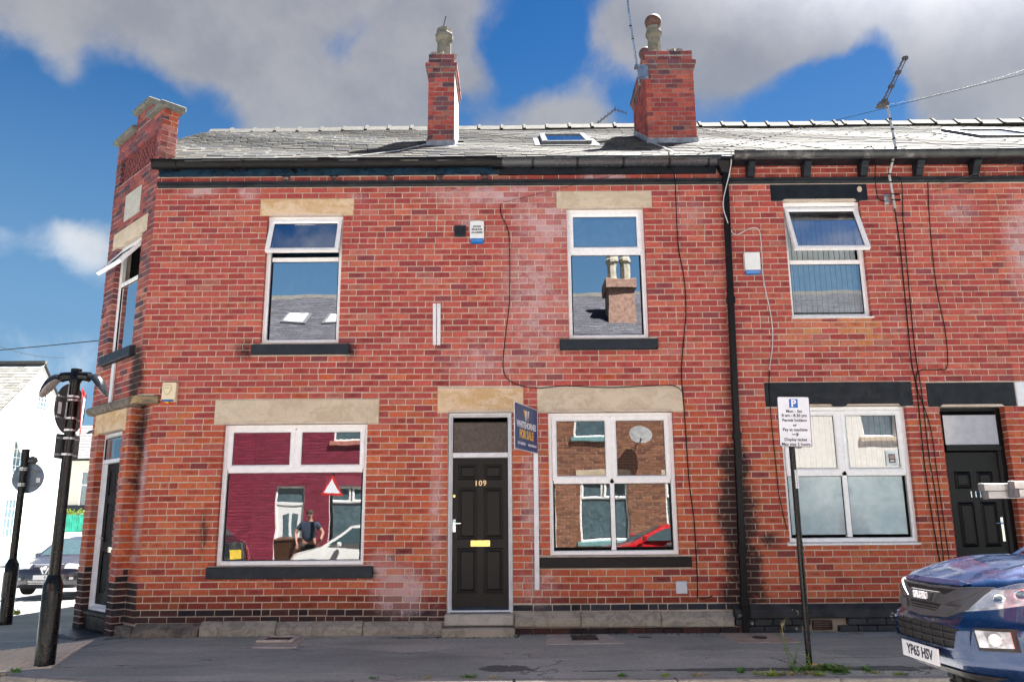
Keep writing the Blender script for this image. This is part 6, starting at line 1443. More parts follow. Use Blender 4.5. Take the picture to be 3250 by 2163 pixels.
TUFTS = [(-4.95, -2.25, 60, .06, .06, 'small green tuft at the tip of the tactile paving near the lamp post', leaf_m), (-1.32, -2.71, 30, .03, .05, 'tiny green tuft at the kerb below the left window', leaf_m), (-0.82, -2.72, 26, .035, .07, 'dry tuft at the kerb left of the door', dry_m), (-0.42, -2.70, 70, .05, .09, 'bright green tuft at the kerb below the black door', leaf_m),
         (-0.20, -2.73, 30, .03, .08, 'thin yellow tuft at the kerb below the black door', dry_m), (1.02, -2.70, 50, .05, .05, 'low tuft at the kerb below the right stone flag', leaf_m), (1.42, -2.70, 40, .04, .06, 'pale tuft at the kerb right of the stone flag', leaf_y), (1.73, -2.69, 46, .035, .12, 'flat spreading yellow tuft at the kerb', dry_m),
         (2.16, -2.58, 40, .075, .03, 'upright green tuft left of the weeds round the pole', leaf_m), (2.3, -2.64, 30, .05, .04, 'small straggling tuft left of the weeds round the pole', leaf_y), (2.42, -2.72, 90, .07, .12, 'large leafy tuft over the kerb left of the pole', leaf_y), (2.62, -2.68, 60, .04, .1, 'dry straw patch against the kerb left of the pole', dry_m), (2.86, -2.74, 60, .06, .06, 'yellow green tuft over the kerb joint below the pole', leaf_y), (2.78, -2.66, 60, .04, .12, 'dry straw patch against the kerb below the pole', dry_m),
         (3.42, -2.66, 50, .03, .12, 'brown dry patch between the pole and the pickup', dry_m), (3.62, -2.72, 60, .045, .09, 'mossy yellow tuft under the nose of the pickup', leaf_y), (-8.75, 4.2, 40, .15, .08, 'tall thin weed at the far kerb nearest the second post', leaf_y), (-8.8, 5.2, 30, .12, .06, 'short weed at the far kerb beyond the second post', leaf_y), (-8.3, 8.6, 110, .3, .28, 'bushy bright weed by the parked hatchback', leaf_y)]
for i, (x, y, n, h, s_, lab, m) in enumerate(TUFTS): tuft(GT, x, y, n, h, s_, lab, 'tufts along the kerb', m, 100 + i, 0.005 if y < 0 else .012)
# weed bed round the pole
rr = random.Random(77); mb = MB()
for i in range(46):
    x = 3.07 + rr.gauss(0, .2); y = -2.50 + rr.gauss(0, .085); L = rr.uniform(.05, .12)
    if rr.random() < .3: x = 2.82 + rr.gauss(0, .06); y = -2.42 + rr.gauss(0, .06)
    for k in range(rr.randrange(6, 12)):
        a = rr.uniform(0, 6.28); leaf_blade(mb, (x, y, pz(x, y)), (math.cos(a), math.sin(a), rr.uniform(.25, 1.3)), L * rr.uniform(.7, 1.3), rr.uniform(.008, .016), rr.uniform(.5, 1.3), 4)
wb = obj('weeds', mb, leaf_m, kind='stuff'); wb['label'] = 'low leafy weeds crowding round the foot of the parking sign pole'
def tall_weed(x, y, h, nst, label, seed, mat=leaf_m):
    rr = random.Random(seed); t = thing('weed', label, 'weed', (x, y, pz(x, y)), 'tall weeds by the pole'); st = MB(); lf = MB()
    for s_ in range(nst):
        a = rr.uniform(0, 6.28); p = Vector((x + rr.uniform(-.03, .03), y + rr.uniform(-.02, .02), pz(x, y))); d = Vector((math.cos(a) * .22, math.sin(a) * .22, 1)); hh = h * rr.uniform(.6, 1.0); pts = [p]
        for k in range(6):
            d = (d + Vector((rr.uniform(-.2, .2), rr.uniform(-.2, .2), 0))).normalized(); p = p + d * hh / 6; pts.append(p)
            for q in range(4 if k < 5 else 9):
                b = rr.uniform(0, 6.28); leaf_blade(lf, p, (math.cos(b), math.sin(b), rr.uniform(0, .9)), hh * rr.uniform(.10, .22) * (1 - k * .11), rr.uniform(.006, .014) * (1 - k * .1), rr.uniform(.3, 1.2))
        st.tube(pts, 0.0035, 4)
    obj('stem', st, plain('weed_stem', (0.16, 0.24, 0.06), 0.6), t); obj('leaves', lf, mat, t)
tall_weed(2.74, -2.36, 0.36, 3, 'tallest leafy weed just left of the pole', 5); tall_weed(2.86, -2.44, 0.2, 3, 'shorter leafy weed between the tallest weed and the pole', 6, leaf_y)
t = thing('weed', 'bare brown seed stalk leaning left of the tallest weed', 'weed', (2.70, -2.34, pz(2.7, -2.34)), 'tall weeds by the pole')
st = MB().tube([(2.70, -2.34, -1.43), (2.69, -2.33, -1.2), (2.66, -2.33, -1.0)], 0.003, 4)
for i in range(5): st.tube([(2.675 - .004 * i, -2.33, -1.12 + .03 * i), (2.64 + .02 * i, -2.35, -1.06 + .03 * i)], 0.002, 3)
obj('stem', st, dry_m, t)
t = thing('dandelion', 'single yellow dandelion flower left of the pole foot', 'flower', (2.90, -2.52, pz(2.9, -2.5)))
obj('stem', MB().tube([(2.90, -2.52, -1.42), (2.895, -2.53, -1.36)], 0.003, 4), MATS['weed_stem'], t); obj('flower_head', MB().lathe([(.0, .012), (.018, .008), (.02, 0), (.006, -.006)], (2.895, -2.53, -1.355), 10), plain('dandelion_yellow', (0.75, 0.42, 0.02), 0.6), t)
mb = MB().box(2.84, 3.2, -2.40, -2.12, pz(3, -2.2) - .05, pz(3, -2.2) + .006); obj('concrete_pad', mb, concrete_m, pav, bevel=.01)

# ================================================================== far side of the side street
WX = -24.0
white_wall = plain('white_render', (0.80, 0.79, 0.75), 0.85, var=0.04)
pale_trim = plain('cream_trim', (0.72, 0.68, 0.52), 0.7, var=0.05)
dim_pane = plain('dull_far_pane', (0.10, 0.16, 0.19), 0.15, var=0.2, spec=0.8)
t = thing('white_house', 'white rendered gable house with a slate roof across the side street', 'house', (WX, 30, -1.5))
ay, az, sl_ = 30.35, 8.04, 0.88
g = [(26.0, -1.8), (33.87, -1.8), (33.87, az - sl_ * (33.87 - ay)), (ay, az), (26.0, az - sl_ * (ay - 26.0))]
obj('wall', MB().poly_yz(g, WX - 9, WX), white_wall, t)
obj('plinth_band', MB().box(WX, WX + .04, 26, 33.9, -1.7, -1.33), plain('mint_green_plinth', (0.25, 0.5, 0.40), 0.7), t)
rw = MB()
rfar = obj('roof', MB().add([(WX + .12, 25.2, az - sl_ * (ay - 25.2) + .06), (WX + .12, ay, az + .06), (WX - 9, ay, az + .06), (WX - 9, 25.2, az - sl_ * (ay - 25.2) + .06), (WX + .12, 34.2, az - sl_ * (34.2 - ay) + .06), (WX - 9, 34.2, az - sl_ * (34.2 - ay) + .06)], [(0, 1, 2, 3), (1, 4, 5, 2)]), MATS['roof_underlay'], t)
nv = Vector((0, 1, sl_)).normalized(); rr = random.Random(2)
C = []; V = []; F = []
for j in range(24):
    x = WX + .15
    while x > WX - 8.8:
        w_ = rr.uniform(.28, .36); p = Vector((x - w_ / 2, 25.3, az - sl_ * (ay - 25.3) + .1)) + nv * (j * .27)
        if p.y > ay: break
        A = np.array(Matrix.Translation(p) @ Matrix.Rotation(math.atan(sl_) - .03, 4, 'X') @ Matrix.Diagonal((w_ - .01, .36, .02, 1)))
        F += [tuple(len(V) * 8 + i for i in f) for f in SLF]; V.append(SLT[0] @ A[:3, :3].T + A[:3, 3]); gg = rr.uniform(.6, 1.2); C.append(np.tile([.24 * gg, .235 * gg, .22 * gg, 1], (8, 1))); x -= w_
V = np.concatenate(V); me = bpy.data.meshes.new('slate_mass'); me.from_pydata(V.tolist(), [], F); me.materials.append(slate_m); set_attr(me, np.concatenate(C), np.zeros((len(V), 3))); link('slate_mass', me, (0, 0, 0), rfar, kind='stuff')
obj('ridge_tile', MB().box(WX - 9, WX + .14, ay - .12, ay + .12, az + .05, az + .22), ridge_m, rfar)
def far_window(par, y0, y1, z0, z1, bars=(2, 3), sill_m_=pale_trim):
    f = MB()
    for a, b, c, d in ((y0, y0 + .07, z0, z1), (y1 - .07, y1, z0, z1), (y0 + .07, y1 - .07, z0, z0 + .07), (y0 + .07, y1 - .07, z1 - .07, z1)): f.box(WX, WX + .03, a, b, c, d)
    w_ = obj('window', f, upvc, par); g_ = MB().box(WX, WX + .012, y0 + .07, y1 - .07, z0 + .07, z1 - .07); obj('pane', g_, dim_pane, w_)
    b_ = MB()
    for i in range(1, bars[0] + 1): y = y0 + (y1 - y0) * i / (bars[0] + 1); b_.box(WX + .012, WX + .026, y - .015, y + .015, z0 + .07, z1 - .07)
    for i in range(1, bars[1] + 1): z = z0 + (z1 - z0) * i / (bars[1] + 1); b_.box(WX + .012, WX + .022, y0 + .07, y1 - .07, z - .015, z + .015)
    obj('glazing_bar', b_, upvc, w_); obj('sill', MB().box(WX, WX + .14, y0 - .15, y1 + .15, z0 - .26, z0 - .18), sill_m_, w_)
    return w_
far_window(t, 30.14, 31.0, 5.72, 6.62)
far_window(t, 28.66, 29.6, 2.45, 4.05); far_window(t, 28.5, 29.4, -0.55, 1.3)
obj('open_sash', MB().box(-.02, .02, 28.7, 29.55, -.75, 0).xf(Matrix.Translation((WX + .05, 0, 4.2)) @ Matrix.Rotation(R(-22), 4, 'Y')), upvc, t)
obj('air_vent', MB().box(WX, WX + .03, 29.9, 30.05, 7.15, 7.35), plain('grey_vent', (.5, .5, .5), .7), t)
# cream house further on
t = thing('cream_house', 'pale cream house with a grey slate roof beyond the white gable', 'house', (-24, 40, -1.7))
obj('wall', MB().box(-29, -19, 40.0, 47, -2.2, 4.05), plain('cream_render', (0.66, 0.66, 0.60), 0.85, var=0.04), t)
r2 = obj('roof', MB().add([(-29.3, 39.7, 4.0), (-18.7, 39.7, 4.0), (-18.7, 43.5, 6.5), (-29.3, 43.5, 6.5), (-18.7, 47.3, 4.0), (-29.3, 47.3, 4.0), (-18.7, 43.5, 4.0), (-29.3, 43.5, 4.0)], [(0, 1, 2, 3), (3, 2, 4, 5)]), slate_m, t); nvv = len(r2.data.vertices); set_attr(r2.data, np.tile([.24, .24, .25, 1], (nvv, 1)), np.zeros((nvv, 3)))
mb = MB()
for j in range(12): mb.box(-29.3, -18.7, -.02, .0, 0, .02).xf(Matrix.Translation((0, 39.75 + j * .31, 4.05 + j * .204)), len(mb.v) - 8)
obj('slate_course', mb, MATS['roof_underlay'], r2, kind='stuff')
chm = obj('chimney', MB().box(-27.3, -26.5, 43.0, 44.0, 5.9, 6.75), stone_grey, r2); obj('chimney_pot', MB().lathe([(.2, 0), (.17, .1), (.16, .6), (.22, .7), (.2, .8)], (-26.95, 43.4, 6.75), 10), pale_trim, chm)
obj('gutter', MB().box(-29.2, -18.8, 39.6, 39.75, 3.9, 4.02), black_gutter, t)
f = MB(); 
for a, b, c, d in ((-26.45, -26.38, .7, 3.3), (-25.4, -25.33, .7, 3.3), (-26.38, -25.4, .7, .78), (-26.38, -25.4, 3.22, 3.3), (-26.38, -25.4, 2.4, 2.47)): f.box(a, b, 39.93, 40, c, d)
w_ = obj('window', f, upvc, t); obj('pane', MB().box(-26.38, -25.4, 39.97, 39.995, .78, 3.22), dim_pane, w_)
t = thing('garden_wall', 'low white garden wall under the green screening by the cream house', 'wall', (-26, 37.5, -1.7))
obj('coping', MB().box(-28.5, -19.5, 37.3, 37.62, -.45, -.35), white_wall, t); obj('wall', MB().box(-28.4, -19.6, 37.35, 37.55, -2.2, -.45), white_wall, t)
t = thing('green_screen', 'bright green reed screening along the low white wall', 'fence', (-26, 37.4, -.35))
green_m = plain('green_reed_screen', (0.02, 0.36, 0.26), 0.7, var=0.2, scale=3); rr = random.Random(4)
for i in range(46): x = -27.4 + i * .07; obj('reed', MB().box(x, x + .06, 37.36 + rr.uniform(-.02, .02), 37.40 + rr.uniform(-.02, .02), -.35 + rr.uniform(-.05, 0), .62 + rr.uniform(-.04, .06)), green_m, t)
rr = random.Random(14); mb = MB()
for i in range(420):
    p = Vector((rr.uniform(-27.2, -24), 37.7 + rr.uniform(-.2, .2), .6 + abs(rr.gauss(0, .16)))); leaf_blade(mb, p, (rr.uniform(-1, 1), rr.uniform(-1, 1), rr.uniform(0, 1)), .16, .05, .6)
o = obj('hedge', mb, leaf_y); tag(o, 'strip of yellow green foliage above the reed screen', 'hedge')
t = thing('garden_parasol', 'closed pink and white parasol beside the reed screen', 'parasol', (-27.35, 38.2, -.3)); obj('canopy', MB().lathe([(.04, 1.9), (.12, 1.4), (.22, .6), (.2, .3)], (-27.35, 38.2, -.3), 10), plain('pink_parasol_cloth', (0.6, 0.25, 0.3), .8, var=.3, scale=3), t); obj('pole', MB().tube([(-27.35, 38.2, -.6), (-27.35, 38.2, 1.7)], .03, 6), steel, t)
t = thing('dark_awning', 'small dark awning low on the cream house wall', 'awning', (-26.4, 39.6, .9)); obj('canopy', MB().add([(-27.1, 40, 1.25), (-25.7, 40, 1.25), (-25.5, 39.1, .75), (-27.3, 39.1, .75)], [(0, 1, 2, 3)]), plain('dark_awning_cloth', (0.05, 0.06, 0.08), .8), t)
t = thing('tv_aerial', 'thin aerial on the roof of the distant cream house', 'aerial', (-25.9, 43.2, 6.4)); obj('mast', MB().tube([(-25.9, 43.2, 6.2), (-25.85, 43.2, 8.3)], .03, 5), MATS['dark_weathered_aluminium'], t); obj('element', MB().box(-26.05, -25.6, 43.1, 43.3, 8.05, 8.15), MATS['dark_weathered_aluminium'], t)
# pavement and lines on the far side of the side street
mb = MB().add([(-24, 8, -1.62), (-21.2, 8, -1.62), (-21.2, 60, -2.45), (-24, 60, -2.45), (-21.2, 8, -1.8), (-21.2, 60, -2.6)], [(0, 1, 2, 3), (1, 4, 5, 2)]); struct(obj('side_pavement', mb, pave_m))
def line(pts, w_, m, name):
    mb = MB()
    for (ax, ay_), (bx, by) in zip(pts, pts[1:]):
        d = Vector((bx - ax, by - ay_)); n_ = Vector((-d.y, d.x)).normalized() * w_ / 2
        k = max(1, int(d.length / .8))
        for i in range(k):
            p, q = (ax + d.x * i / k, ay_ + d.y * i / k), (ax + d.x * (i + 1) / k, ay_ + d.y * (i + 1) / k)
            mb.quad(*[(x, y, road_z(x, y) + .012) for x, y in ((p[0] - n_.x, p[1] - n_.y), (q[0] - n_.x, q[1] - n_.y), (q[0] + n_.x, q[1] + n_.y), (p[0] + n_.x, p[1] + n_.y))])
    o = obj(name, mb, m); struct(o); return o
line([(-12.6, 8.4), (-10.9, 8.4)], .1, white_line, 'road_marking'); line([(-9.6, 7.8), (-9.0, 7.75)], .1, white_line, 'road_marking')
line([(-13.5, 8.8), (-12.9, 9.8)], .1, white_line, 'road_marking'); line([(-12.2, 10.2), (-11.9, 12.2)], .1, white_line, 'road_marking')
line([(-20.9, 10), (-20.9, 50)], .1, yellow_line, 'road_marking')
for k, (a, b, lab) in enumerate((((-40, 22, 6.35), (-6.6, 3.2, 3.25), 'faint telephone wire reaching the corner house low over the side street'), ((-26, 36, 9.6), (-15, 10, 5.2), 'thin wire passing in front of the white gable'))):
    o = obj('telephone_wire', MB().tube(along(a, b, 14, .3), .012, 4), cable_m); tag(o, lab, 'wire', 'overhead wires')

# ================================================================== far side of the street (behind the camera, seen mirrored in the windows)
OY = -12.3
MO = lambda x: frame_M((x, OY, 0), (-1, 0, 0))
red_paint = plain('dark_red_masonry_paint', (0.27, 0.035, 0.07), 0.7, var=0.08)
cream_rend = plain('cream_masonry_render', (0.70, 0.66, 0.58), 0.85, var=0.05)  # pale tone picked for unseen fronts, to bounce light across the street
PAL_BROWN = [((0.26, 0.12, 0.07), 4), ((0.32, 0.15, 0.09), 4), ((0.2, 0.09, 0.06), 2)]
def opp_house(name, label, x0, x1, style, wins, doors, seed, roof_extra=None):
    """fronts face +Y; local x runs from x1 (0) towards x0"""
    t = thing(name, label, 'house', ((x0 + x1) / 2, OY, -1.45), 'houses across the street')
    M = MO(x1); w = x1 - x0
    op = [(x1 - b, x1 - a, c, d) for a, b, c, d in wins] + [(x1 - b, x1 - a, c, d) for a, b, c, d in doors]
    mb = MB(); core_wall(mb, M, 0.0, w, -1.6, 5.0, op, y0=0.0 if style not in ('brick', 'red') else 0.009, gap=0 if style not in ('brick', 'red') else .006); mb.box(x0, x1, OY - 8, OY - 7.8, -1.6, 5)
    obj('wall', mb, {'red': red_paint, 'cream': cream_rend, 'brick': mortar_m, 'white': white_wall}[style], t)
    if style in ('brick', 'red'):
        bl = []; brick_field(bl, M, 0.0, w, -1.3, 5.0, lambda k, x: 4.667 - k * .085, op, lambda x, z, r: pick(PAL_BROWN if style == 'brick' else [((.27, .035, .07), 3), ((.24, .03, .062), 2)], r), rng=random.Random(seed)); lay_bricks(t, bl, 0)
    for a, b, c, d in wins:
        l, r_ = x1 - b, x1 - a
        tall = d - c > 1.6; zt = d - .55 if tall else d - .45
        window(t, M, l, r_, c, d, bars=[(l + .055, r_ - .055, zt - .03, zt + .03)], lights=[(l + .06, r_ - .06, c + .06, zt - .03, dim_pane)], sashes=[(l + .03, (l + r_) / 2 - .02, zt, d - .03, 0, dim_pane), ((l + r_) / 2 + .02, r_ - .03, zt, d - .03, 0, dim_pane)])
        mb = MB()
        for i in range(int((r_ - l) / .1)): mb.box(l + .06 + i * .1, l + .14 + i * .1, .2 + .01 * (i % 2), .212 + .01 * (i % 2), c, d)
        obj('curtain', mb.xf(M), curtain_m, t, kind='stuff')
        lintel(t, M, l - .12, r_ + .12, d, d + .24, red_paint if style == 'red' else stone_m); sill(t, M, l - .1, r_ + .1, c - .14, c, plain('pink_sill', (0.5, 0.2, 0.16), .6) if style == 'red' else (plain('teal_sill', (0.18, 0.36, 0.38), .5) if style == 'brick' else stone_m))
    for a, b, c, d in doors:
        l, r_ = x1 - b, x1 - a
        window(t, M, l, r_, c, d, bars=[(l + .05, r_ - .05, d - .5, d - .43)], lights=[(l + .05, r_ - .05, d - .43, d - .06, dim_pane)], name='door_frame')
        dr_ = obj('door', MB().box(l + .055, r_ - .055, .1, .15, c, d - .5).xf(M), upvc, t, bevel=.004)
        for i in range(2): obj('pane', MB().poly_xz([((l + r_) / 2 - .22 + i * .26, c + .9), ((l + r_) / 2 - .05 + i * .26, c + .9), ((l + r_) / 2 - .05 + i * .26, d - .72 - .06 * i), ((l + r_) / 2 - .22 + i * .26, d - .78 + .06 * i)], .092, .1).xf(M), dim_pane, dr_)
    # roof rising away from the street
    U = Vector((0, -math.cos(SLOPE), math.sin(SLOPE))); e = Vector((0, OY + .15, 4.98)); rr = random.Random(seed); L = 5.3
    rf = obj('roof', MB().add([Vector((x0, 0, 0)) + e, Vector((x1, 0, 0)) + e, Vector((x1, 0, 0)) + e + U * L, Vector((x0, 0, 0)) + e + U * L, Vector((x0, OY - 9, 4.9)), Vector((x1, OY - 9, 4.9))], [(0, 1, 2, 3), (3, 2, 5, 4)]), MATS['roof_underlay'], t)
    V = []; F = []; C = []
    for j in range(28):
        x = x0 + (.13 if j % 2 else 0.)
        while x < x1 - .05:
            w_ = min(.27, x1 - x); A = np.array(Matrix.Translation(Vector((x + w_ / 2, 0, 0)) + e + U * (j * .19) + Vector((0, .01, .03))) @ Matrix.Rotation(math.pi, 4, 'Z') @ Matrix.Rotation(SLOPE - .03, 4, 'X') @ Matrix.Diagonal((w_ - .006, .36, .012, 1)))
            F += [tuple(len(V) * 8 + i for i in f) for f in SLF]; V.append(SLT[rr.randrange(4)] @ A[:3, :3].T + A[:3, 3]); g = rr.uniform(.75, 1.2); C.append(np.tile([.035 * g, .036 * g, .045 * g, 1], (8, 1))); x += w_
    V = np.concatenate(V); cen = (V.min(0) + V.max(0)) / 2; me = bpy.data.meshes.new('slate_mass'); me.from_pydata((V - cen).tolist(), [], F); me.materials.append(slate_m); set_attr(me, np.concatenate(C), np.zeros((len(V), 3))); link('slate_mass', me, cen, rf, kind='stuff')
    p = e + U * L; obj('ridge_tile', MB().box(x0, x1, p.y - .12, p.y + .12, p.z - .05, p.z + .1), ridge_m, rf)
    gb = MB(); yc, zc_, r0 = OY + .14, 4.95, .07; gb.box(x0, x1, yc - r0, yc + r0, zc_ - .08, zc_ + .03); obj('gutter', gb, black_gutter, t)
    def roof_light(cx, tt, wd=.78, ln=1.0):
        Mx = Matrix(((-1, 0, 0, cx), (0, U.y, U.z * 1, 0), (0, U.z, -U.y, 0), (0, 0, 0, 1))); Mx.translation = Vector((cx, 0, 0)) + e + U * tt
        sk = obj('skylight', MB().box(-wd / 2, wd / 2, 0, ln, 0, .1).xf(Mx), MATS['grey_aluminium_skylight'], rf, bevel=.01)
        obj('blind', MB().box(-wd / 2 + .1, wd / 2 - .1, .1, ln - .1, .1, .105).xf(Mx), MATS['white_skylight_blind'], sk)
    def stack(cx, y, pots):
        c_ = obj('chimney', MB().box(cx - .42, cx + .42, y - .5, y + .5, 5.5, 7.2).box(cx - .5, cx + .5, y - .58, y + .58, 7.2, 7.55), brick_flat, rf, bevel=.01)
        for q in pots: chimney_pot(c_, cx + q, y, 7.55, k=1.35)
    if roof_extra: roof_extra(roof_light, stack)
    return t
brick_flat = plain('sooty_brown_brick', (0.14, 0.08, 0.06), .9, var=.25)
opp_house('red_house', 'terrace house painted dark red with white door reflected in the left window', -8.6, -3.55, 'red', [(-5.15, -3.95, -.55, 1.05), (-5.1, -4.2, 2.3, 3.9)], [(-6.65, -5.85, -1.42, 1.05)], 61, lambda rl, st: (rl(-6.9, 2.2), rl(-5.6, 2.2)))
opp_house('brown_brick_house', 'brown brick terrace house with teal sills reflected in the right windows', 1.2, 6.4, 'brick', [(1.9, 3.25, -.5, 1.2), (1.75, 2.75, 2.35, 4.0), (4.3, 5.9, -.5, 1.2)], [], 62, lambda rl, st: st(3.5, -14.4, (-.2, .2)))
opp_house('cream_terrace_house', 'cream rendered terrace house opposite the black door', -3.55, 1.2, 'cream', [(-2.6, -1.2, -.5, 1.2), (-2.4, -1.5, 2.3, 3.9), (-.4, .6, 2.3, 3.9)], [(-.5, .4, -1.42, 1.0)], 63)
opp_house('white_terrace_house', 'white rendered terrace house across from house 111', 6.4, 12.5, 'white', [(7.1, 8.6, -.5, 1.2), (7.2, 8.2, 2.3, 3.9), (10, 11.4, -.5, 1.2), (10, 11, 2.3, 3.9)], [(9, 9.85, -1.42, 1.0)], 64, lambda rl, st: st(7.4, -14.4, (-.2, .2)))  # front kept white to bounce sunlight onto the shaded houses
opp_house('cream_terrace_house', 'cream rendered terrace house beyond the dark red one', -14.5, -8.6, 'cream', [(-10.6, -9.2, -.5, 1.2), (-10.4, -9.5, 2.3, 3.9), (-13.6, -12.4, 2.3, 3.9)], [(-12.4, -11.5, -1.42, 1.0)], 65)
t = thing('satellite_dish', 'grey satellite dish on the brown brick house across the street', 'satellite dish', (3.6, OY + .15, 2.3))
obj('dish', MB().lathe([(.0, 0), (.15, .012), (.25, .04), (.33, .075)], (0, 0, 0), 20, sy=.85).xf(Matrix.Translation((3.6, OY + .3, 2.35)) @ Matrix.Rotation(R(-65), 4, 'X')), sign_back, t, smooth=True); obj('arm', MB().tube([(3.6, OY, 2.25), (3.6, OY + .3, 2.3), (3.6, OY + .6, 2.2)], .015, 6), steel, t)
t = thing('warning_sign', 'red edged triangular warning sign on a dark post across the street', 'traffic sign', (-4.55, -9.9, -1.42))
obj('post', MB().tube([(-4.55, -9.9, -1.45), (-4.55, -9.9, 1.5)], .04, 8), pole_m, t); Mw = face_M((-4.55, -9.85, .95), (-.9, .45, 0))
tri2 = [(-.3, -.26), (.3, -.26), (0, .27)]
obj('plate', MB().prism([Mw @ Vector((x, y, 0)) for x, y in tri2], Mw.to_3x3() @ Vector((0, 0, .004))), MATS['red_sign_border'], t); obj('plate_face', MB().prism([Mw @ Vector((x * .72, y * .72 - .02, .0045)) for x, y in tri2], Mw.to_3x3() @ Vector((0, 0, .001))), MATS['white_sign_face'], t)
t = thing('wheelie_bin', 'brown wheelie bin standing by the red house', 'bin', (-5.85, -10.9, -1.42))
obj('body', MB().add([(-6.1, -11.15, -1.36), (-5.6, -11.15, -1.36), (-5.6, -10.65, -1.36), (-6.1, -10.65, -1.36), (-6.15, -11.2, -.4), (-5.55, -11.2, -.4), (-5.55, -10.58, -.4), (-6.15, -10.58, -.4)], [(0, 1, 2, 3), (4, 5, 6, 7), (0, 4, 5, 1), (1, 5, 6, 2), (2, 6, 7, 3), (3, 7, 4, 0)]), plain('brown_bin_plastic', (.08, .035, .02), .4), t, bevel=.02)
obj('lid', MB().poly_yz([(-11.22, -.4), (-11.2, -.33), (-10.62, -.36), (-10.55, -.4)], -6.17, -5.53), MATS['brown_bin_plastic'], t, bevel=.01)
for x in (-6.1, -5.6): obj('wheel', MB().lathe([(.1, -.025), (.1, .025)], (0, 0, 0), 12).xf(Matrix.Translation((x, -11.2, -1.32)) @ Matrix.Rotation(R(90), 4, 'Y')), cable_m, t)

# ================================================================== vehicles
def lerp_pts(P, v):
    for i in range(len(P) - 1):
        if v <= P[i + 1][0] or i == len(P) - 2:
            a, b = P[i], P[i + 1]; f = (v - a[0]) / (b[0] - a[0]) if b[0] > a[0] else 0; f = max(0, min(1, f)); return tuple(x + (y - x) * f for x, y in zip(a[1:], b[1:]))
def carpaint(name, col, metal=0.3, rough=0.35):
    m = plain(name, col, rough, metal, var=0.04, scale=3, spec=0.6, coat=1.0); return m
tyre_m = plain('tyre_rubber', (0.018, 0.018, 0.018), .85, var=.3, scale=30); black_plastic = plain('black_trim_plastic', (0.018, 0.018, 0.02), .5); rim_m = plain('alloy_rim', (.45, .46, .48), .3, .8)
plate_w = plain('white_number_plate', (0.68, 0.68, 0.70), .35, var=.03); lamp_clear = plain('clear_lamp_lens', (0.55, 0.58, 0.62), .08, .35, var=.25, scale=12, coat=1.0); red_lens = plain('red_lamp_lens', (.5, .01, .015), .15, coat=1.0); dark_void = plain('dark_grille_void', (.008, .008, .009), .6); silver_trim = plain('silver_trim', (.6, .6, .62), .25, .8, var=.05)
grey_plast = plain('charcoal_grille_plastic', (0.085, 0.087, 0.095), .42, .2, var=.06)
def wheel(par, M, r, w, knob=False):
    """axis along local x"""
    mb = MB(); prof = [(r * .62, -w / 2), (r * .9, -w / 2), (r * .985, -w * .4), (r, -w * .2), (r, w * .2), (r * .985, w * .4), (r * .9, w / 2), (r * .62, w / 2)]
    mb.lathe(prof, (0, 0, 0), 36)
    if knob:
        for k in range(30):
            for s_ in (-1, 1):
                a = 2 * math.pi * (k + .5 * (s_ > 0)) / 30
                s0 = len(mb.v); mb.box(r * .97, r * 1.03, -.03, .03, s_ * w * .27 - w * .16, s_ * w * .27 + w * .16); mb.xf(Matrix.Rotation(a, 4, 'Z') @ Matrix.Rotation(R(12 * s_), 4, 'X'), s0)
    Y = Matrix.Rotation(R(90), 4, 'Y')
    t_ = obj('tyre', mb.xf(M @ Y), tyre_m, par, smooth=False)
    rb = MB().lathe([(r * .62, -w * .42), (r * .6, -w * .42), (r * .55, w * .3), (r * .62, w * .42), (r * .58, w * .4), (r * .5, w * .22), (.05, w * .3), (.02, w * .32)], (0, 0, 0), 24)
    for k in range(6):
        a = 2 * math.pi * k / 6; s0 = len(rb.v); rb.box(.04, r * .58, -.035, .035, w * .24, w * .38); rb.xf(Matrix.Rotation(a, 4, 'Z'), s0)
    obj('rim', rb.xf(M @ Y), rim_m, t_)

# ---- blue pickup parked at the kerb, nose to the left.  front surface x(yp, zg): yp across (0 = centre line), zg above the road
PY, PX, PZ = -4.86, 2.86, -1.4
BLUE = carpaint('metallic_blue_paint', (0.006, 0.034, 0.115), .55, .28)
def sstep(a, b, x): t = max(0, min(1, (x - a) / (b - a))); return t * t * (3 - 2 * t)
def fx(yp, z):
    a = abs(yp); b = .10 * (a / .9) ** 2 + .5 * max(0, (a - .35) / .57) ** 2
    s_ = lerp_pts([(.36, .13), (.44, .05), (.50, .01), (.58, 0), (.72, .0), (.755, .035), (.80, .05), (.97, .10), (1.0, .13), (1.06, .19)], z)[0]
    return PX + b + s_
def ztop(yp): return .985 + .06 * sstep(.35, .85, abs(yp))
def hoodz(yp, f): # f 0 at leading edge .. 1 at the screen
    a = abs(yp); z0 = ztop(yp); crown = 1.145 - .03 * (a / .9) ** 2 - .10 * sstep(.72, .93, a)
    ridge = .018 * math.exp(-((a - .48) / .09) ** 2) * math.sin(math.pi * min(1, f * 1.1))
    return z0 + (crown - z0) * (1 - (1 - f) ** 2.0) + ridge
def hoodx(yp, f):
    x0 = fx(yp, ztop(yp)); x1 = 3.84 + .20 * (abs(yp) / .9) ** 2; return x0 + (x1 - x0) * f
def P3(yp, x, zg): return (x, PY + yp, PZ + zg)
pk = thing('pickup_truck', 'blue pickup truck parked at the kerb with its nose to the left', 'pickup truck', (4.6, PY, -1.55))
NU, NF, NH = 56, 26, 22
def body_fn(u, v):
    yp = -.93 + 1.86 * u
    if v <= NF / (NF + NH): zg = .38 + (ztop(yp) - .38) * (v * (NF + NH) / NF); return P3(yp, fx(yp, zg), zg)
    f = (v * (NF + NH) - NF) / NH; return P3(yp, hoodx(yp, f), hoodz(yp, f))
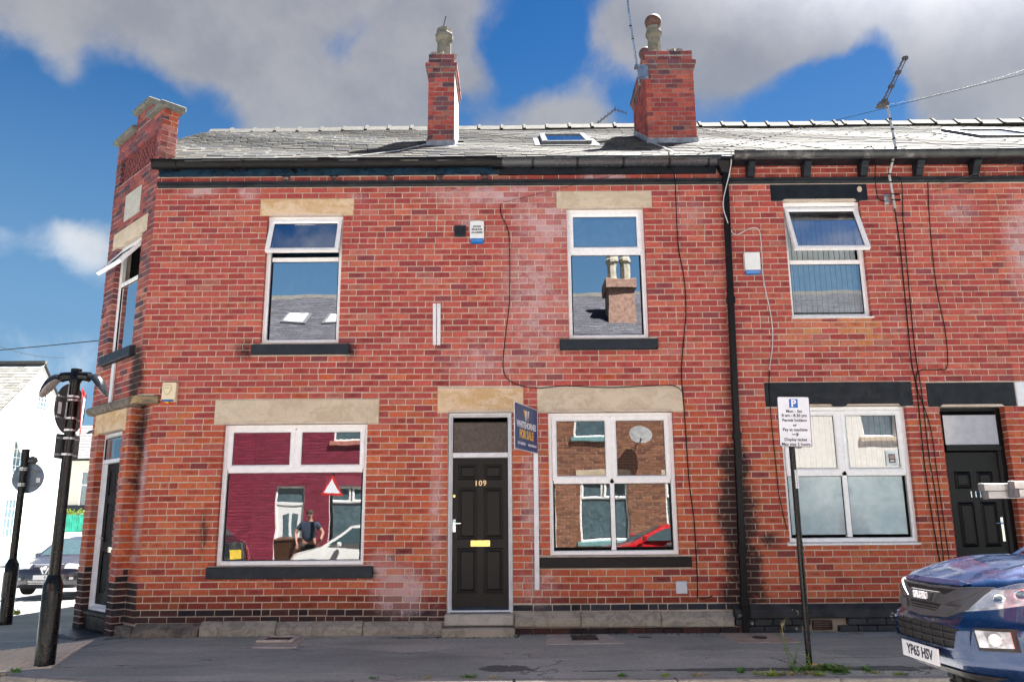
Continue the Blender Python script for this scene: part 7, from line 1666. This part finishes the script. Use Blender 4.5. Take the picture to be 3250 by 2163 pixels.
body = obj('body', MB().grid(body_fn, NU, NF + NH), BLUE, pk, smooth=True)
def side_poly():
    edge_f = [(fx(.93, z), z) for z in (.40, .5, .6, .75, .9, 1.0)]
    arch = lambda cx: [(cx + .44 * math.cos(a), .40 + .44 * math.sin(a)) for a in [math.pi - math.pi * i / 10 for i in range(11)]]
    top = [(4.35, .99), (4.7, 1.03), (6.9, 1.03), (8.15, 1.05), (8.15, .55), (7.9, .45)]
    return edge_f[:1] + edge_f[1:] + top + list(reversed(arch(7.0))) + [(6.5, .38), (4.35, .38)] + list(reversed(arch(3.84)))[:] 
sp_ = side_poly()
for s_ in (-1, 1): obj('side_panel', MB().prism([P3(s_ * .93, x, z) for x, z in sp_], (0, -s_ * .03, 0)), BLUE, pk)
obj('underbody', MB().box(3.5, 8.0, PY - .8, PY + .8, PZ + .33, PZ + .55), dark_void, pk)
obj('load_bed', MB().box(6.45, 8.12, PY - .9, PY + .9, PZ + .55, PZ + .62), BLUE, pk); obj('tailgate', MB().box(8.10, 8.16, PY - .9, PY + .9, PZ + .55, PZ + 1.05), BLUE, pk)
# cab
cabp = [(4.03, 1.125, .80), (4.66, 1.49, .68), (5.35, 1.565, .64), (6.2, 1.56, .64), (6.4, 1.50, .66), (6.5, 1.05, .86)]
def cab(u, v):
    i = min(len(cabp) - 2, int(v * (len(cabp) - 1))); f = v * (len(cabp) - 1) - i; x, z, w = [cabp[i][k] + (cabp[i + 1][k] - cabp[i][k]) * f for k in range(3)]
    yp = (2 * u - 1) * w; return P3(yp, x, z - .04 * (abs(2 * u - 1)) ** 4)
obj('roof', MB().grid(lambda u, v: cab(u, .2 + .6 * v), 12, 12), BLUE, pk, smooth=True)
obj('windscreen', MB().grid(lambda u, v: cab(.03 + .94 * u, .02 + .17 * v), 12, 6), car_glass, pk, smooth=True)
for s_ in (0, 1): obj('windscreen_pillar', MB().tube([cab(s_, v) for v in (0, .05, .1, .15, .2)], .032, 6), BLUE, pk, smooth=True)
obj('rear_window', MB().grid(lambda u, v: cab(u, .8 + .2 * v), 8, 4), car_glass, pk)
for s_ in (-1, 1):
    obj('side_window', MB().add([P3(s_ * .84, 4.5, 1.04), P3(s_ * .86, 6.45, 1.04), P3(s_ * .655, 6.25, 1.53), P3(s_ * .655, 5.1, 1.5)], [(0, 1, 2, 3)]), car_glass, pk)
    obj('door_mirror', MB().box(4.62, 4.74, PY + s_ * .98 - .09, PY + s_ * .98 + .09, PZ + 1.04, PZ + 1.20), BLUE, pk, bevel=.03)
obj('dashboard', MB().box(4.2, 4.75, PY - .7, PY + .7, PZ + .9, PZ + 1.06), dark_void, pk)
for s_ in (-.38, .38): obj('seat', MB().box(5.3, 5.5, PY + s_ - .25, PY + s_ + .25, PZ + .7, PZ + 1.4), dark_void, pk, bevel=.05)
obj('scuttle', MB().grid(lambda u, v: P3(-.86 + 1.72 * u, hoodx(-.86 + 1.72 * u, 1) + .16 * v, hoodz(-.86 + 1.72 * u, 1) - .01 - .015 * math.sin(math.pi * v)), 14, 3), black_plastic, pk)
for s_ in (.12, -.42):
    o = obj('wiper', MB().tube([P3(s_ + .45, 3.98, 1.15), P3(s_ + .12, 4.0, 1.155), P3(s_ - .2, 4.02, 1.16)], .010, 5), black_plastic, pk)
def patch(name, poly, off, th, mat, cuts=4, par=None, smooth=True, bev=0.0):
    """panel lying on the curved front: poly in (yp, zg)"""
    bm = bmesh.new(); vs = [bm.verts.new((y, z, 0)) for y, z in poly]; bm.faces.new(vs)
    bmesh.ops.triangulate(bm, faces=bm.faces[:])
    for _ in range(cuts):
        ed = [e for e in bm.edges if e.calc_length() > .05]
        if not ed: break
        bmesh.ops.subdivide_edges(bm, edges=ed, cuts=1); bmesh.ops.triangulate(bm, faces=[f for f in bm.faces if len(f.verts) > 3])
    mb = MB(); idx = {v: i for i, v in enumerate(bm.verts)}
    mb.add([P3(v.co.x, fx(v.co.x, v.co.y) - off, v.co.y) for v in bm.verts], [tuple(idx[v] for v in f.verts) for f in bm.faces])
    n = len(mb.v); bnd = [e for e in bm.edges if len(e.link_faces) == 1]
    back = [(x + th, y, z) for x, y, z in mb.v]; mb.v += back
    for e in bnd: a, b = idx[e.verts[0]], idx[e.verts[1]]; mb.f.append((a, b, n + b, n + a)); mb.m.append(0)
    bm.free(); return obj(name, mb, mat, par or pk, smooth=smooth)
mir = lambda P: [(-y, z) for y, z in reversed(P)]
# upper grille: charcoal surround, dark openings, badge block
G = [(-.585, .972), (-.47, .825), (-.30, .762), (0, .745), (.30, .762), (.47, .825), (.585, .972), (.3, .955), (0, .95), (-.3, .955)]
gr = patch('grille', G, .022, .03, grey_plast, 5)
patch('grille_opening', [(-.36, .945), (-.25, .905), (.25, .905), (.36, .945), (0, .938)], .0235, .002, dark_void, 4, gr)
patch('grille_opening', [(-.215, .838), (-.17, .79), (.17, .79), (.215, .838)], .0235, .002, dark_void, 4, gr)
for z_ in (.822, .805): patch('grille_bar', [(-.2, z_), (-.2, z_ - .006), (.2, z_ - .006), (.2, z_)], .03, .006, grey_plast, 3, gr)
for q in ([(-.56, .965), (-.42, .945), (-.24, .862), (-.30, .852), (-.47, .90)], [(-.43, .84), (-.26, .838), (-.22, .785), (-.34, .79)]):
    patch('grille_facet', q, .036, .016, grey_plast, 3, gr); patch('grille_facet', mir(q), .036, .016, grey_plast, 3, gr)
patch('badge_block', [(-.20, .915), (-.16, .848), (.16, .848), (.20, .915)], .045, .03, grey_plast, 3, gr)
patch('badge_plate', [(-.145, .906), (-.135, .852), (.135, .852), (.145, .906)], .050, .006, dark_void, 3, gr)
bt = text_mb('ISUZU', .062, face_M((fx(0, .88) - .062, PY, PZ + .879), (0, -1, 0), (-.05, 0, 1)), .004, .0025, sx=1.18); bt.v = [(x + .10 * ((y - PY) / .9) ** 2 + .1 * (z - PZ - .88), y, z) for x, y, z in bt.v]
obj('badge_lettering', bt, plain('bright_badge', (.75, .75, .77), .3), gr)
patch('bonnet_lip', [(-.44, .985), (-.40, .968), (.40, .968), (.44, .985), (.30, 1.0), (-.30, 1.0)], .018, .02, silver_trim if False else BLUE, 4, gr)
# lower grille
LG = [(-.43, .70), (-.385, .575), (.385, .575), (.45, .70), (.2, .712), (-.2, .712)]
lg = patch('lower_grille', LG, .006, .004, dark_void, 5)
for z_ in (.672, .628): patch('grille_bar', [(-.42, z_), (-.42, z_ - .009), (.42, z_ - .009), (.42, z_)], .016, .012, black_plastic, 4, lg)
for y_ in (-.28, -.14, 0, .14, .28): patch('grille_bar', [(y_ - .004, .70), (y_ - .004, .58), (y_ + .004, .58), (y_ + .004, .70)], .012, .008, black_plastic, 2, lg)
patch('grille_lip', [(-.44, .578), (-.40, .562), (.40, .562), (.44, .578)], .02, .02, BLUE, 4, lg)
for s_ in (1, -1):
    f_ = (lambda P: P) if s_ == 1 else mir
    patch('bumper_corner', f_([(-.435, .69), (-.40, .565), (-.49, .565), (-.515, .70)]), .022, .022, BLUE, 3)
    hl = patch('headlamp', f_([(-.445, .812), (-.575, .955), (-.66, 1.0), (-.76, 1.035), (-.91, 1.05), (-.91, .955), (-.76, .888), (-.60, .838)]), .014, .02, lamp_clear, 4)
    patch('lamp_housing', f_([(-.47, .82), (-.58, .94), (-.70, .985), (-.86, 1.0), (-.86, .955), (-.70, .885)]), .0165, .002, plain('grey_lamp_housing', (.46, .52, .58), .15, .3, var=.25, scale=15, coat=1.0), 4, hl)
    for cy, cz, r_ in ((-.70, .935, .036), (-.615, .905, .028)):
        patch('lamp_ring', f_([(cy + r_ * math.cos(a) * .9, cz + r_ * math.sin(a)) for a in [2 * math.pi * k / 16 for k in range(16)]]), .021, .006, chrome, 2, hl)
        patch('projector_lens', f_([(cy + r_ * .65 * math.cos(a) * .9, cz + r_ * .65 * math.sin(a)) for a in [2 * math.pi * k / 16 for k in range(16)]]), .025, .005, plain('projector_glass', (.06, .12, .2), .05, .2, coat=1.0), 2, hl)
    if s_ == 1: patch('lamp_reflector', f_([(-.56, .955), (-.68, 1.0), (-.80, 1.03), (-.90, 1.035), (-.78, 1.0), (-.66, .965)]), .0185, .004, silver_trim, 3, hl)
    fg = patch('fog_lamp_bezel', f_([(-.525, .725), (-.70, .73), (-.71, .595), (-.545, .585)]), .008, .006, black_plastic, 3)
    patch('fog_lamp', f_([(-.54, .708), (-.685, .712), (-.693, .616), (-.556, .606)]), .014, .006, lamp_clear, 3, fg)
    patch('fog_lens', f_([(-.63 + .034 * math.cos(a) * .8, .66 + .038 * math.sin(a)) for a in [2 * math.pi * k / 14 for k in range(14)]]), .020, .006, silver_trim, 2, fg)
    patch('bumper_crease', f_([(-.48, .725), (-.80, .76), (-.80, .748), (-.48, .715)]), .010, .010, BLUE, 3)
patch('skid_lip', [(-.62, .43), (-.5, .385), (.5, .385), (.62, .43), (.3, .415), (-.3, .415)], .012, .02, black_plastic, 4)
np_ = obj('number_plate', MB().prism([(PX - .034 + .0, PY + y, PZ + z) for y, z in ((.26, .556), (-.26, .556), (-.26, .445), (.26, .445))], (.01, 0, 0)), plate_w, pk, bevel=.003)
obj('lettering', text_mb('YP65 HSV', .094, face_M((PX - .0355, PY, PZ + .499), (0, -1, 0)), .0008, .002, sx=.93), ink, np_)
for cx in (3.84, 7.0):
    for s_ in (-1, 1):
        w_ = thing('wheel', '', '', (cx, PY + s_ * .78, -1.17)) if False else None
        wb_ = obj('wheel_hub', MB().lathe([(.12, -.05), (.12, .05)], (0, 0, 0), 12).xf(Matrix.Translation((cx, PY + s_ * .78, -1.165)) @ Matrix.Rotation(R(90), 4, 'X')), dark_void, pk)
        wheel(wb_, Matrix.Translation((cx, PY + s_ * .78, -1.165)) @ Matrix.Rotation(R(-90 * s_), 4, 'Z'), .385, .255, True)
obj('wheel_arch_liner', MB().grid(lambda u, v: (3.84 + .46 * math.cos(math.pi * u), PY - .9 + 1.8 * v, PZ + .40 + .46 * math.sin(math.pi * u)), 12, 2), dark_void, pk)
obj('suspension', MB().tube([(3.84, PY - .7, -1.15), (3.7, PY, -1.1), (3.84, PY + .7, -1.15)], .05, 6).box(3.35, 3.9, PY - .45, PY + .45, PZ + .30, PZ + .36), plain('dirty_suspension', (.06, .05, .045), .8), pk)
# ladder lying on the cab roof, overhanging the bonnet
ld = thing('ladder', 'dull aluminium ladder carried on the roof of the pickup', 'ladder', (5.5, -4.0, .22))
def rail(x0, y, z0, z1, n):
    return obj(n, MB().box(x0, 8.2, y - .018, y + .018, z0, z1), alu, ld, bevel=.003)
for y in (-4.0, -4.42):
    rail(3.885, y, .225, .286, 'rail'); rail(3.91 if y > -4.2 else 3.93, y - .005, .163, .222, 'rail'); rail(4.11, y - .03 if y < -4.2 else y + .0 - .042, .238, .30, 'rail'); rail(4.10, y - .042, .172, .232, 'rail')
    for x, z0, z1, yy in ((3.87, .22, .29, y), (3.895, .158, .226, y - .005), (4.095, .233, .304, y - .042), (4.085, .167, .236, y - .042)): obj('end_cap', MB().box(x, x + .035, yy - .024, yy + .024, z0, z1), plain('grey_rubber_cap', (.16, .15, .15), .7), ld, bevel=.008)
for i in range(14): obj('rung', MB().tube([(4.2 + i * .28, -4.0, .25), (4.2 + i * .28, -4.42, .25)], .014, 8), alu, ld)
for x in (5.2, 6.1): obj('roof_bar', MB().box(x, x + .04, PY - .6, PY + .95, PZ + 1.535, PZ + 1.562), black_plastic, pk)

# ---- generic hatchback / saloon: local x across, y back from the nose, z up from the road
def car(name, label, cat, M, paint, path, W, wheels, group=None, wr=.31, plate=None, rear_plate=None, front=None, rear=None, glass=(6, 7), rglass=None, side=None):
    t = thing(name, label, cat, tuple(M @ Vector((0, 2.1, 0))), group); n = len(path)
    def S(u, v):
        f = v * (n - 1); i = min(n - 2, int(f)); g = f - i
        y, z, w = [path[i][k] + (path[i + 1][k] - path[i][k]) * g for k in range(3)]
        a = 2 * u - 1; bow = .22 * abs(a) ** 2.6 * max(0, 1 - y / 1.2) - .15 * abs(a) ** 2.6 * max(0, (y - path[-1][0] + 1) / 1.0)
        rnd = .05 * abs(a) ** 5
        return tuple(M @ Vector((a * w, y + bow, z - (rnd if z > .6 else 0))))
    b = obj('body', MB().grid(S, 24, (n - 1) * 4), paint, t, smooth=True)
    for s_ in (0, 1):
        E_ = [Vector(S(s_, j / ((n - 1) * 4))) for j in range((n - 1) * 4 + 1)]; Mi = M.inverted(); mb = MB(); vs = []; 
        for p in E_: q = Mi @ p; vs += [tuple(p), tuple(M @ Vector(((W if s_ else -W) * (1.0 if q.z < 1.0 else .98), q.y, min(q.z, .62)))), tuple(M @ Vector(((W if s_ else -W) * .97, q.y, .22)))]
        fs = []
        for j in range(len(E_) - 1): fs += [(3 * j, 3 * j + 3, 3 * j + 4, 3 * j + 1), (3 * j + 1, 3 * j + 4, 3 * j + 5, 3 * j + 2)]
        obj('side_panel', mb.add(vs, fs), paint, t, smooth=True)
    def on(u0, u1, v0, v1, name_, mat, off=.006, nu=8, nv=4, par=None):
        def F(u, v):
            p = Vector(S(u0 + (u1 - u0) * u, v0 + (v1 - v0) * v)); q = Vector(S(u0 + (u1 - u0) * u + .01, v0 + (v1 - v0) * v)) - p; r_ = Vector(S(u0 + (u1 - u0) * u, min(1, v0 + (v1 - v0) * v + .01))) - p
            return p + r_.cross(q).normalized() * -off
        return obj(name_, MB().grid(F, nu, nv), mat, par or t, smooth=True)
    k = 1 / (n - 1)
    on(.08, .92, (glass[0] + .06) * k, (glass[1] - .05) * k, 'windscreen', car_glass_d)
    if rglass: on(.1, .9, (rglass[0] + .1) * k, (rglass[1] - .1) * k, 'rear_window', car_glass_d)
    if side:
        for s_ in (-1, 1):
            for poly in side:
                mb = MB().prism([tuple(M @ Vector((s_ * (w_ + .012), y, z))) for y, z, w_ in poly], tuple(M.to_3x3() @ Vector((-s_ * .004, 0, 0)))); obj('side_window', mb, car_glass_d, t)
    for y in wheels:
        for s_ in (-1, 1):
            hb = obj('wheel_hub', MB().lathe([(.1, -.05), (.1, .05)], (0, 0, 0), 10).xf(M @ Matrix.Translation((s_ * (W - .11), y, wr)) @ Matrix.Rotation(R(90), 4, 'Y')), dark_void, t)
            wheel(hb, M @ Matrix.Translation((s_ * (W - .11), y, wr)) @ Matrix.Rotation(R(0 if s_ > 0 else 180), 4, 'Z'), wr, .2)
            mb = MB().prism([tuple(M @ Vector((s_ * (W + .006), y + (wr + .06) * math.cos(a), wr + (wr + .06) * math.sin(a)))) for a in [math.pi * i / 12 for i in range(13)]], tuple(M.to_3x3() @ Vector((-s_ * .01, 0, 0)))); obj('wheel_arch', mb, dark_void, t)
    for s_ in (-1, 1): obj('door_mirror', MB().box(-.09, .09, -.06, .06, -.06, .06).xf(M @ Matrix.Translation((s_ * (W + .06), 1.55, .98))), paint, t, bevel=.03)
    return t, on, k, S
car_glass_d = plain('dark_car_glass', (0.045, 0.075, 0.085), .05, var=.1, spec=.9)
HATCH = [(.10, .20, .74), (.03, .30, .82), (.0, .42, .85), (.02, .56, .86), (.06, .68, .855), (.16, .77, .84), (1.0, .97, .79), (1.75, 1.40, .60), (2.3, 1.46, .58), (3.3, 1.42, .57), (3.85, 1.05, .70), (4.1, .95, .78), (4.15, .6, .83), (4.1, .25, .8)]
SIDEW = [[(1.25, .98, .78), (2.35, 1.0, .80), (2.35, 1.36, .63), (1.85, 1.34, .63)], [(2.42, 1.0, .80), (3.5, 1.0, .78), (3.25, 1.34, .62), (2.42, 1.36, .63)]]
grey_paint = carpaint('grey_mauve_paint', (.045, .043, .055), .4, .35)
MA = Matrix.Translation((-11.86, 10.6, -1.74)) @ Matrix.Rotation(R(4), 4, 'Z')
t, on, k, S = car('hatchback_car', 'grey hatchback facing the camera in the side street beyond the lamp post', 'car', MA, grey_paint, HATCH, .86, (.82, 3.4), plate=1, rglass=(9, 10), side=SIDEW)
on(.30, .70, 4.35 * k, 4.98 * k, 'grille', dark_void, .01)
for i in range(4): on(.31, .69, (4.40 + i * .15) * k, (4.46 + i * .15) * k, 'grille_bar', silver_trim, .018, 8, 1)
on(.28, .72, 4.94 * k, 5.04 * k, 'chrome_strip', silver_trim, .02, 8, 1)
on(.24, .76, 1.0 * k, 2.0 * k, 'lower_grille', dark_void, .01)
for i in range(3): on(.26, .74, (1.15 + i * .3) * k, (1.25 + i * .3) * k, 'grille_bar', silver_trim, .018, 8, 1)
for s_ in (0, 1):
    a, b = (.035, .25) if s_ == 0 else (.75, .965)
    on(a, b, 4.0 * k, 5.1 * k, 'headlamp', lamp_clear, .012)
    a, b = (.06, .20) if s_ == 0 else (.80, .94)
    on(a, b, 1.75 * k, 2.5 * k, 'fog_lamp_recess', black_plastic, .008); on(a + .04, b - .05, 1.95 * k, 2.35 * k, 'fog_lamp', lamp_clear, .014)
on(.06, .94, .0, .75 * k, 'lower_bumper', black_plastic, .006)
ems = MB()
for s_ in (-1, 1): ems.prism([tuple(MA @ Vector((s_ * x, -.02, z))) for x, z in ((.01, .56), (.045, .56), (.12, .72), (.075, .72))], tuple(MA.to_3x3() @ Vector((0, -.012, 0))))
obj('vee_emblem', ems, silver_trim, t); obj('badge', MB().lathe([(.052, 0), (.045, .015)], (0, 0, 0), 16).xf(MA @ Matrix.Translation((0, -.03, .70)) @ Matrix.Rotation(R(90), 4, 'X')), chrome, t)
npl = obj('number_plate', MB().box(-.26, .26, -.035, -.02, .42, .53).xf(MA), plate_w, t)
obj('lettering', text_mb('0 DLK', .095, MA @ face_M((.245, -.037, .475)), .001, .002, align='RIGHT', sx=.93), ink, npl)

# cars at the opposite kerb
white_car = carpaint('white_car_paint', (.72, .73, .72), .0, .3); red_car = carpaint('red_car_paint', (.55, .008, .015), .1, .25); dark_car = carpaint('blue_black_car_paint', (.012, .018, .028), .3, .3)
COUPE = [(.10, .20, .74), (.03, .30, .82), (.0, .42, .85), (.03, .55, .86), (.10, .66, .855), (.25, .72, .84), (1.25, .90, .79), (2.05, 1.24, .58), (2.6, 1.28, .56), (3.3, 1.20, .58), (4.0, .98, .74), (4.25, .92, .80), (4.3, .6, .84), (4.2, .25, .8)]
def SWR(P): return P
COW = [[(1.5, .92, .78), (2.45, .95, .80), (2.45, 1.20, .62), (2.1, 1.17, .62)], [(2.5, .95, .80), (3.5, .98, .76), (3.1, 1.16, .61), (2.5, 1.2, .62)]]
MW = Matrix.Translation((-5.35, -8.75, -1.55)) @ Matrix.Rotation(R(90), 4, 'Z') @ Matrix.Rotation(R(180), 4, 'Z') @ Matrix.Diagonal((1, .85, .95, 1))
def heading(x, y, deg, sc=(1, 1, 1), z=-1.55): return Matrix.Translation((x, y, z)) @ Matrix.Rotation(R(deg), 4, 'Z') @ Matrix.Diagonal((*sc, 1))
car('white_car', 'small white car parked across the street, reflected in the left window', 'car', heading(-5.15, -8.6, -90, (1, .82, 1.0), -1.44), white_car, HATCH, .86, (.82, 3.4), 'cars parked across the street', side=SIDEW, rglass=(9, 10))
car('red_car', 'low red coupe parked across the street, reflected in the right window', 'car', heading(1.35, -8.4, -90, (1, 1, 1.12), -1.46), red_car, COUPE, .86, (.85, 3.5), 'cars parked across the street', side=COW, rglass=(9, 10))
t, on, k, S = car('dark_car', 'dark blue-black estate parked across the street with its tail to the white car', 'car', heading(-5.95 - 4.15, -8.4, -76, (1, 1, 1.12), -1.45), dark_car, HATCH, .86, (.82, 3.4), 'cars parked across the street', side=SIDEW, rglass=(9, 10))
for a, b in ((.01, .16), (.84, .99)): on(a, b, 10.3 * k, 12.2 * k, 'tail_lamp', red_lens, .015)
on(.36, .64, 11.4 * k, 11.9 * k, 'number_plate', plain('yellow_number_plate', (.7, .5, .05), .4), .012)

# ---- the man standing across the street (mirrored in the left window)
def skin_mesh(name, verts, edges, radii, mat, parent, sub=2, root=0):
    me = bpy.data.meshes.new(name); me.from_pydata(verts, edges, []); o = bpy.data.objects.new(name, me); COL.objects.link(o)
    sm = o.modifiers.new('s', 'SKIN'); sm.use_smooth_shade = True
    for v, r_ in zip(me.skin_vertices[0].data, radii): v.radius = r_ if isinstance(r_, tuple) else (r_, r_)
    me.skin_vertices[0].data[root].use_root = True
    su = o.modifiers.new('d', 'SUBSURF'); su.levels = sub; su.render_levels = sub
    dg = bpy.context.evaluated_depsgraph_get(); m2 = bpy.data.meshes.new_from_object(o.evaluated_get(dg)); bpy.data.objects.remove(o)
    mb = MB(); mb.v = [tuple(v.co) for v in m2.vertices]; mb.f = [tuple(p.vertices) for p in m2.polygons]; mb.m = [0] * len(mb.f)
    return obj(name, mb, mat, parent, smooth=True)
MX, MY, MZ = -5.25, -10.6, -1.42
man = thing('person', 'man in navy T-shirt, black trousers and sunglasses standing with elbows out', 'person', (MX, MY, MZ))
q = lambda x, y, z: (MX + x, MY + y, MZ + z)
skin_c = plain('skin', (.50, .26, .19), .5, var=.05); shirt = plain('navy_t_shirt', (.025, .04, .075), .8); trs = plain('black_trousers', (.015, .016, .018), .8); hair_c = plain('short_brown_hair', (.08, .05, .035), .8)
V_ = [q(0, 0, .95), q(0, 0, 1.15), q(0, 0, 1.38), q(0, 0, 1.48), q(0, .01, 1.55), q(0, .02, 1.64), q(0, .02, 1.73)]
Ed = [(0, 1), (1, 2), (2, 3), (3, 4), (4, 5), (5, 6)]; Ra = [(.17, .12), (.16, .11), (.18, .11), (.08, .07), (.055, .055), (.078, .092), (.06, .07)]
for s_ in (-1, 1):
    b = len(V_); V_ += [q(s_ * .19, 0, 1.43), q(s_ * .36, .02, 1.20), q(s_ * .31, .16, 1.00), q(s_ * .27, .20, .93), q(s_ * .25, .22, .87)]; Ed += [(2, b), (b, b + 1), (b + 1, b + 2), (b + 2, b + 3), (b + 3, b + 4)]; Ra += [.058, .043, .032, (.038, .018), (.036, .014)]
    for k_, (dx, dz, L) in enumerate(((-.03, 0, .075), (-.01, -.005, .085), (.01, -.005, .08), (.03, 0, .065))):
        c_ = len(V_); V_ += [q(s_ * (.25 + dx), .23, .86), q(s_ * (.245 + dx * 1.2), .25, .86 - L * .5), q(s_ * (.24 + dx * 1.2), .25, .86 - L)]; Ed += [(b + 4, c_), (c_, c_ + 1), (c_ + 1, c_ + 2)]; Ra += [.010, .009, .008]
    c_ = len(V_); V_ += [q(s_ * .225, .235, .90), q(s_ * .21, .26, .865)]; Ed += [(b + 3, c_), (c_, c_ + 1)]; Ra += [.012, .009]
    b = len(V_); V_ += [q(s_ * .10, 0, .88), q(s_ * .13, .02, .50), q(s_ * .14, -.01, .10), q(s_ * .14, .06, .045), q(s_ * .145, .17, .035)]; Ed += [(0, b), (b, b + 1), (b + 1, b + 2), (b + 2, b + 3), (b + 3, b + 4)]; Ra += [.095, .065, .042, (.042, .035), (.04, .025)]
skin_mesh('body', V_, Ed, Ra, skin_c, man)
V2 = [q(0, 0, .93), q(0, 0, 1.15), q(0, 0, 1.38), q(0, 0, 1.45)]; E2 = [(0, 1), (1, 2), (2, 3)]; R2 = [(.195, .14), (.185, .13), (.20, .13), (.11, .09)]
for s_ in (-1, 1): b = len(V2); V2 += [q(s_ * .19, 0, 1.43), q(s_ * .29, .01, 1.29)]; E2 += [(2, b), (b, b + 1)]; R2 += [.078, .072]
skin_mesh('shirt', V2, E2, R2, shirt, man)
V2 = [q(0, 0, .94)]; E2 = []; R2 = [(.18, .13)]
for s_ in (-1, 1): b = len(V2); V2 += [q(s_ * .10, 0, .85), q(s_ * .13, .02, .50), q(s_ * .14, -.01, .08)]; E2 += [(0, b), (b, b + 1), (b + 1, b + 2)]; R2 += [.108, .082, .068]
skin_mesh('trousers', V2, E2, R2, trs, man)
obj('hair', MB().lathe([(.094, 0), (.096, .03), (.085, .075), (.05, .10), (.005, .11)], q(0, .005, 1.68), 16, sy=1.05), hair_c, man, smooth=True)
obj('sunglasses', MB().box(-.075, -.01, .105, .118, -.02, .02).box(.01, .075, .105, .118, -.02, .02).box(-.01, .01, .11, .116, .004, .012).xf(Matrix.Translation(q(0, .0, 1.665))), dark_void, man, bevel=.006)
obj('nose', MB().lathe([(.016, -.02), (.018, -.012), (.006, .03)], q(0, .112, 1.63), 8), skin_c, man, smooth=True)
for s_ in (-1, 1): obj('ear', MB().lathe([(.005, -.03), (.018, -.01), (.02, .015), (.006, .03)], q(s_ * .083, .01, 1.645), 8, sx=.5), skin_c, man, smooth=True)
for s_ in (-1, 1): obj('shoe', MB().box(-.05, .05, -.08, .20, 0, .08).xf(Matrix.Translation(q(s_ * .14, .0, 0))), plain('white_trainer', (.6, .6, .6), .6), man, bevel=.03)
o = obj('carrier_bag', MB().lathe([(.10, 0), (.13, .08), (.11, .28), (.04, .36), (.03, .42)], (-4.98, -10.45, -1.42), 12, sy=.6), plain('black_bag_film', (.02, .02, .022), .25), None, smooth=True); tag(o, 'black carrier bag standing on the far pavement by the man', 'bag')
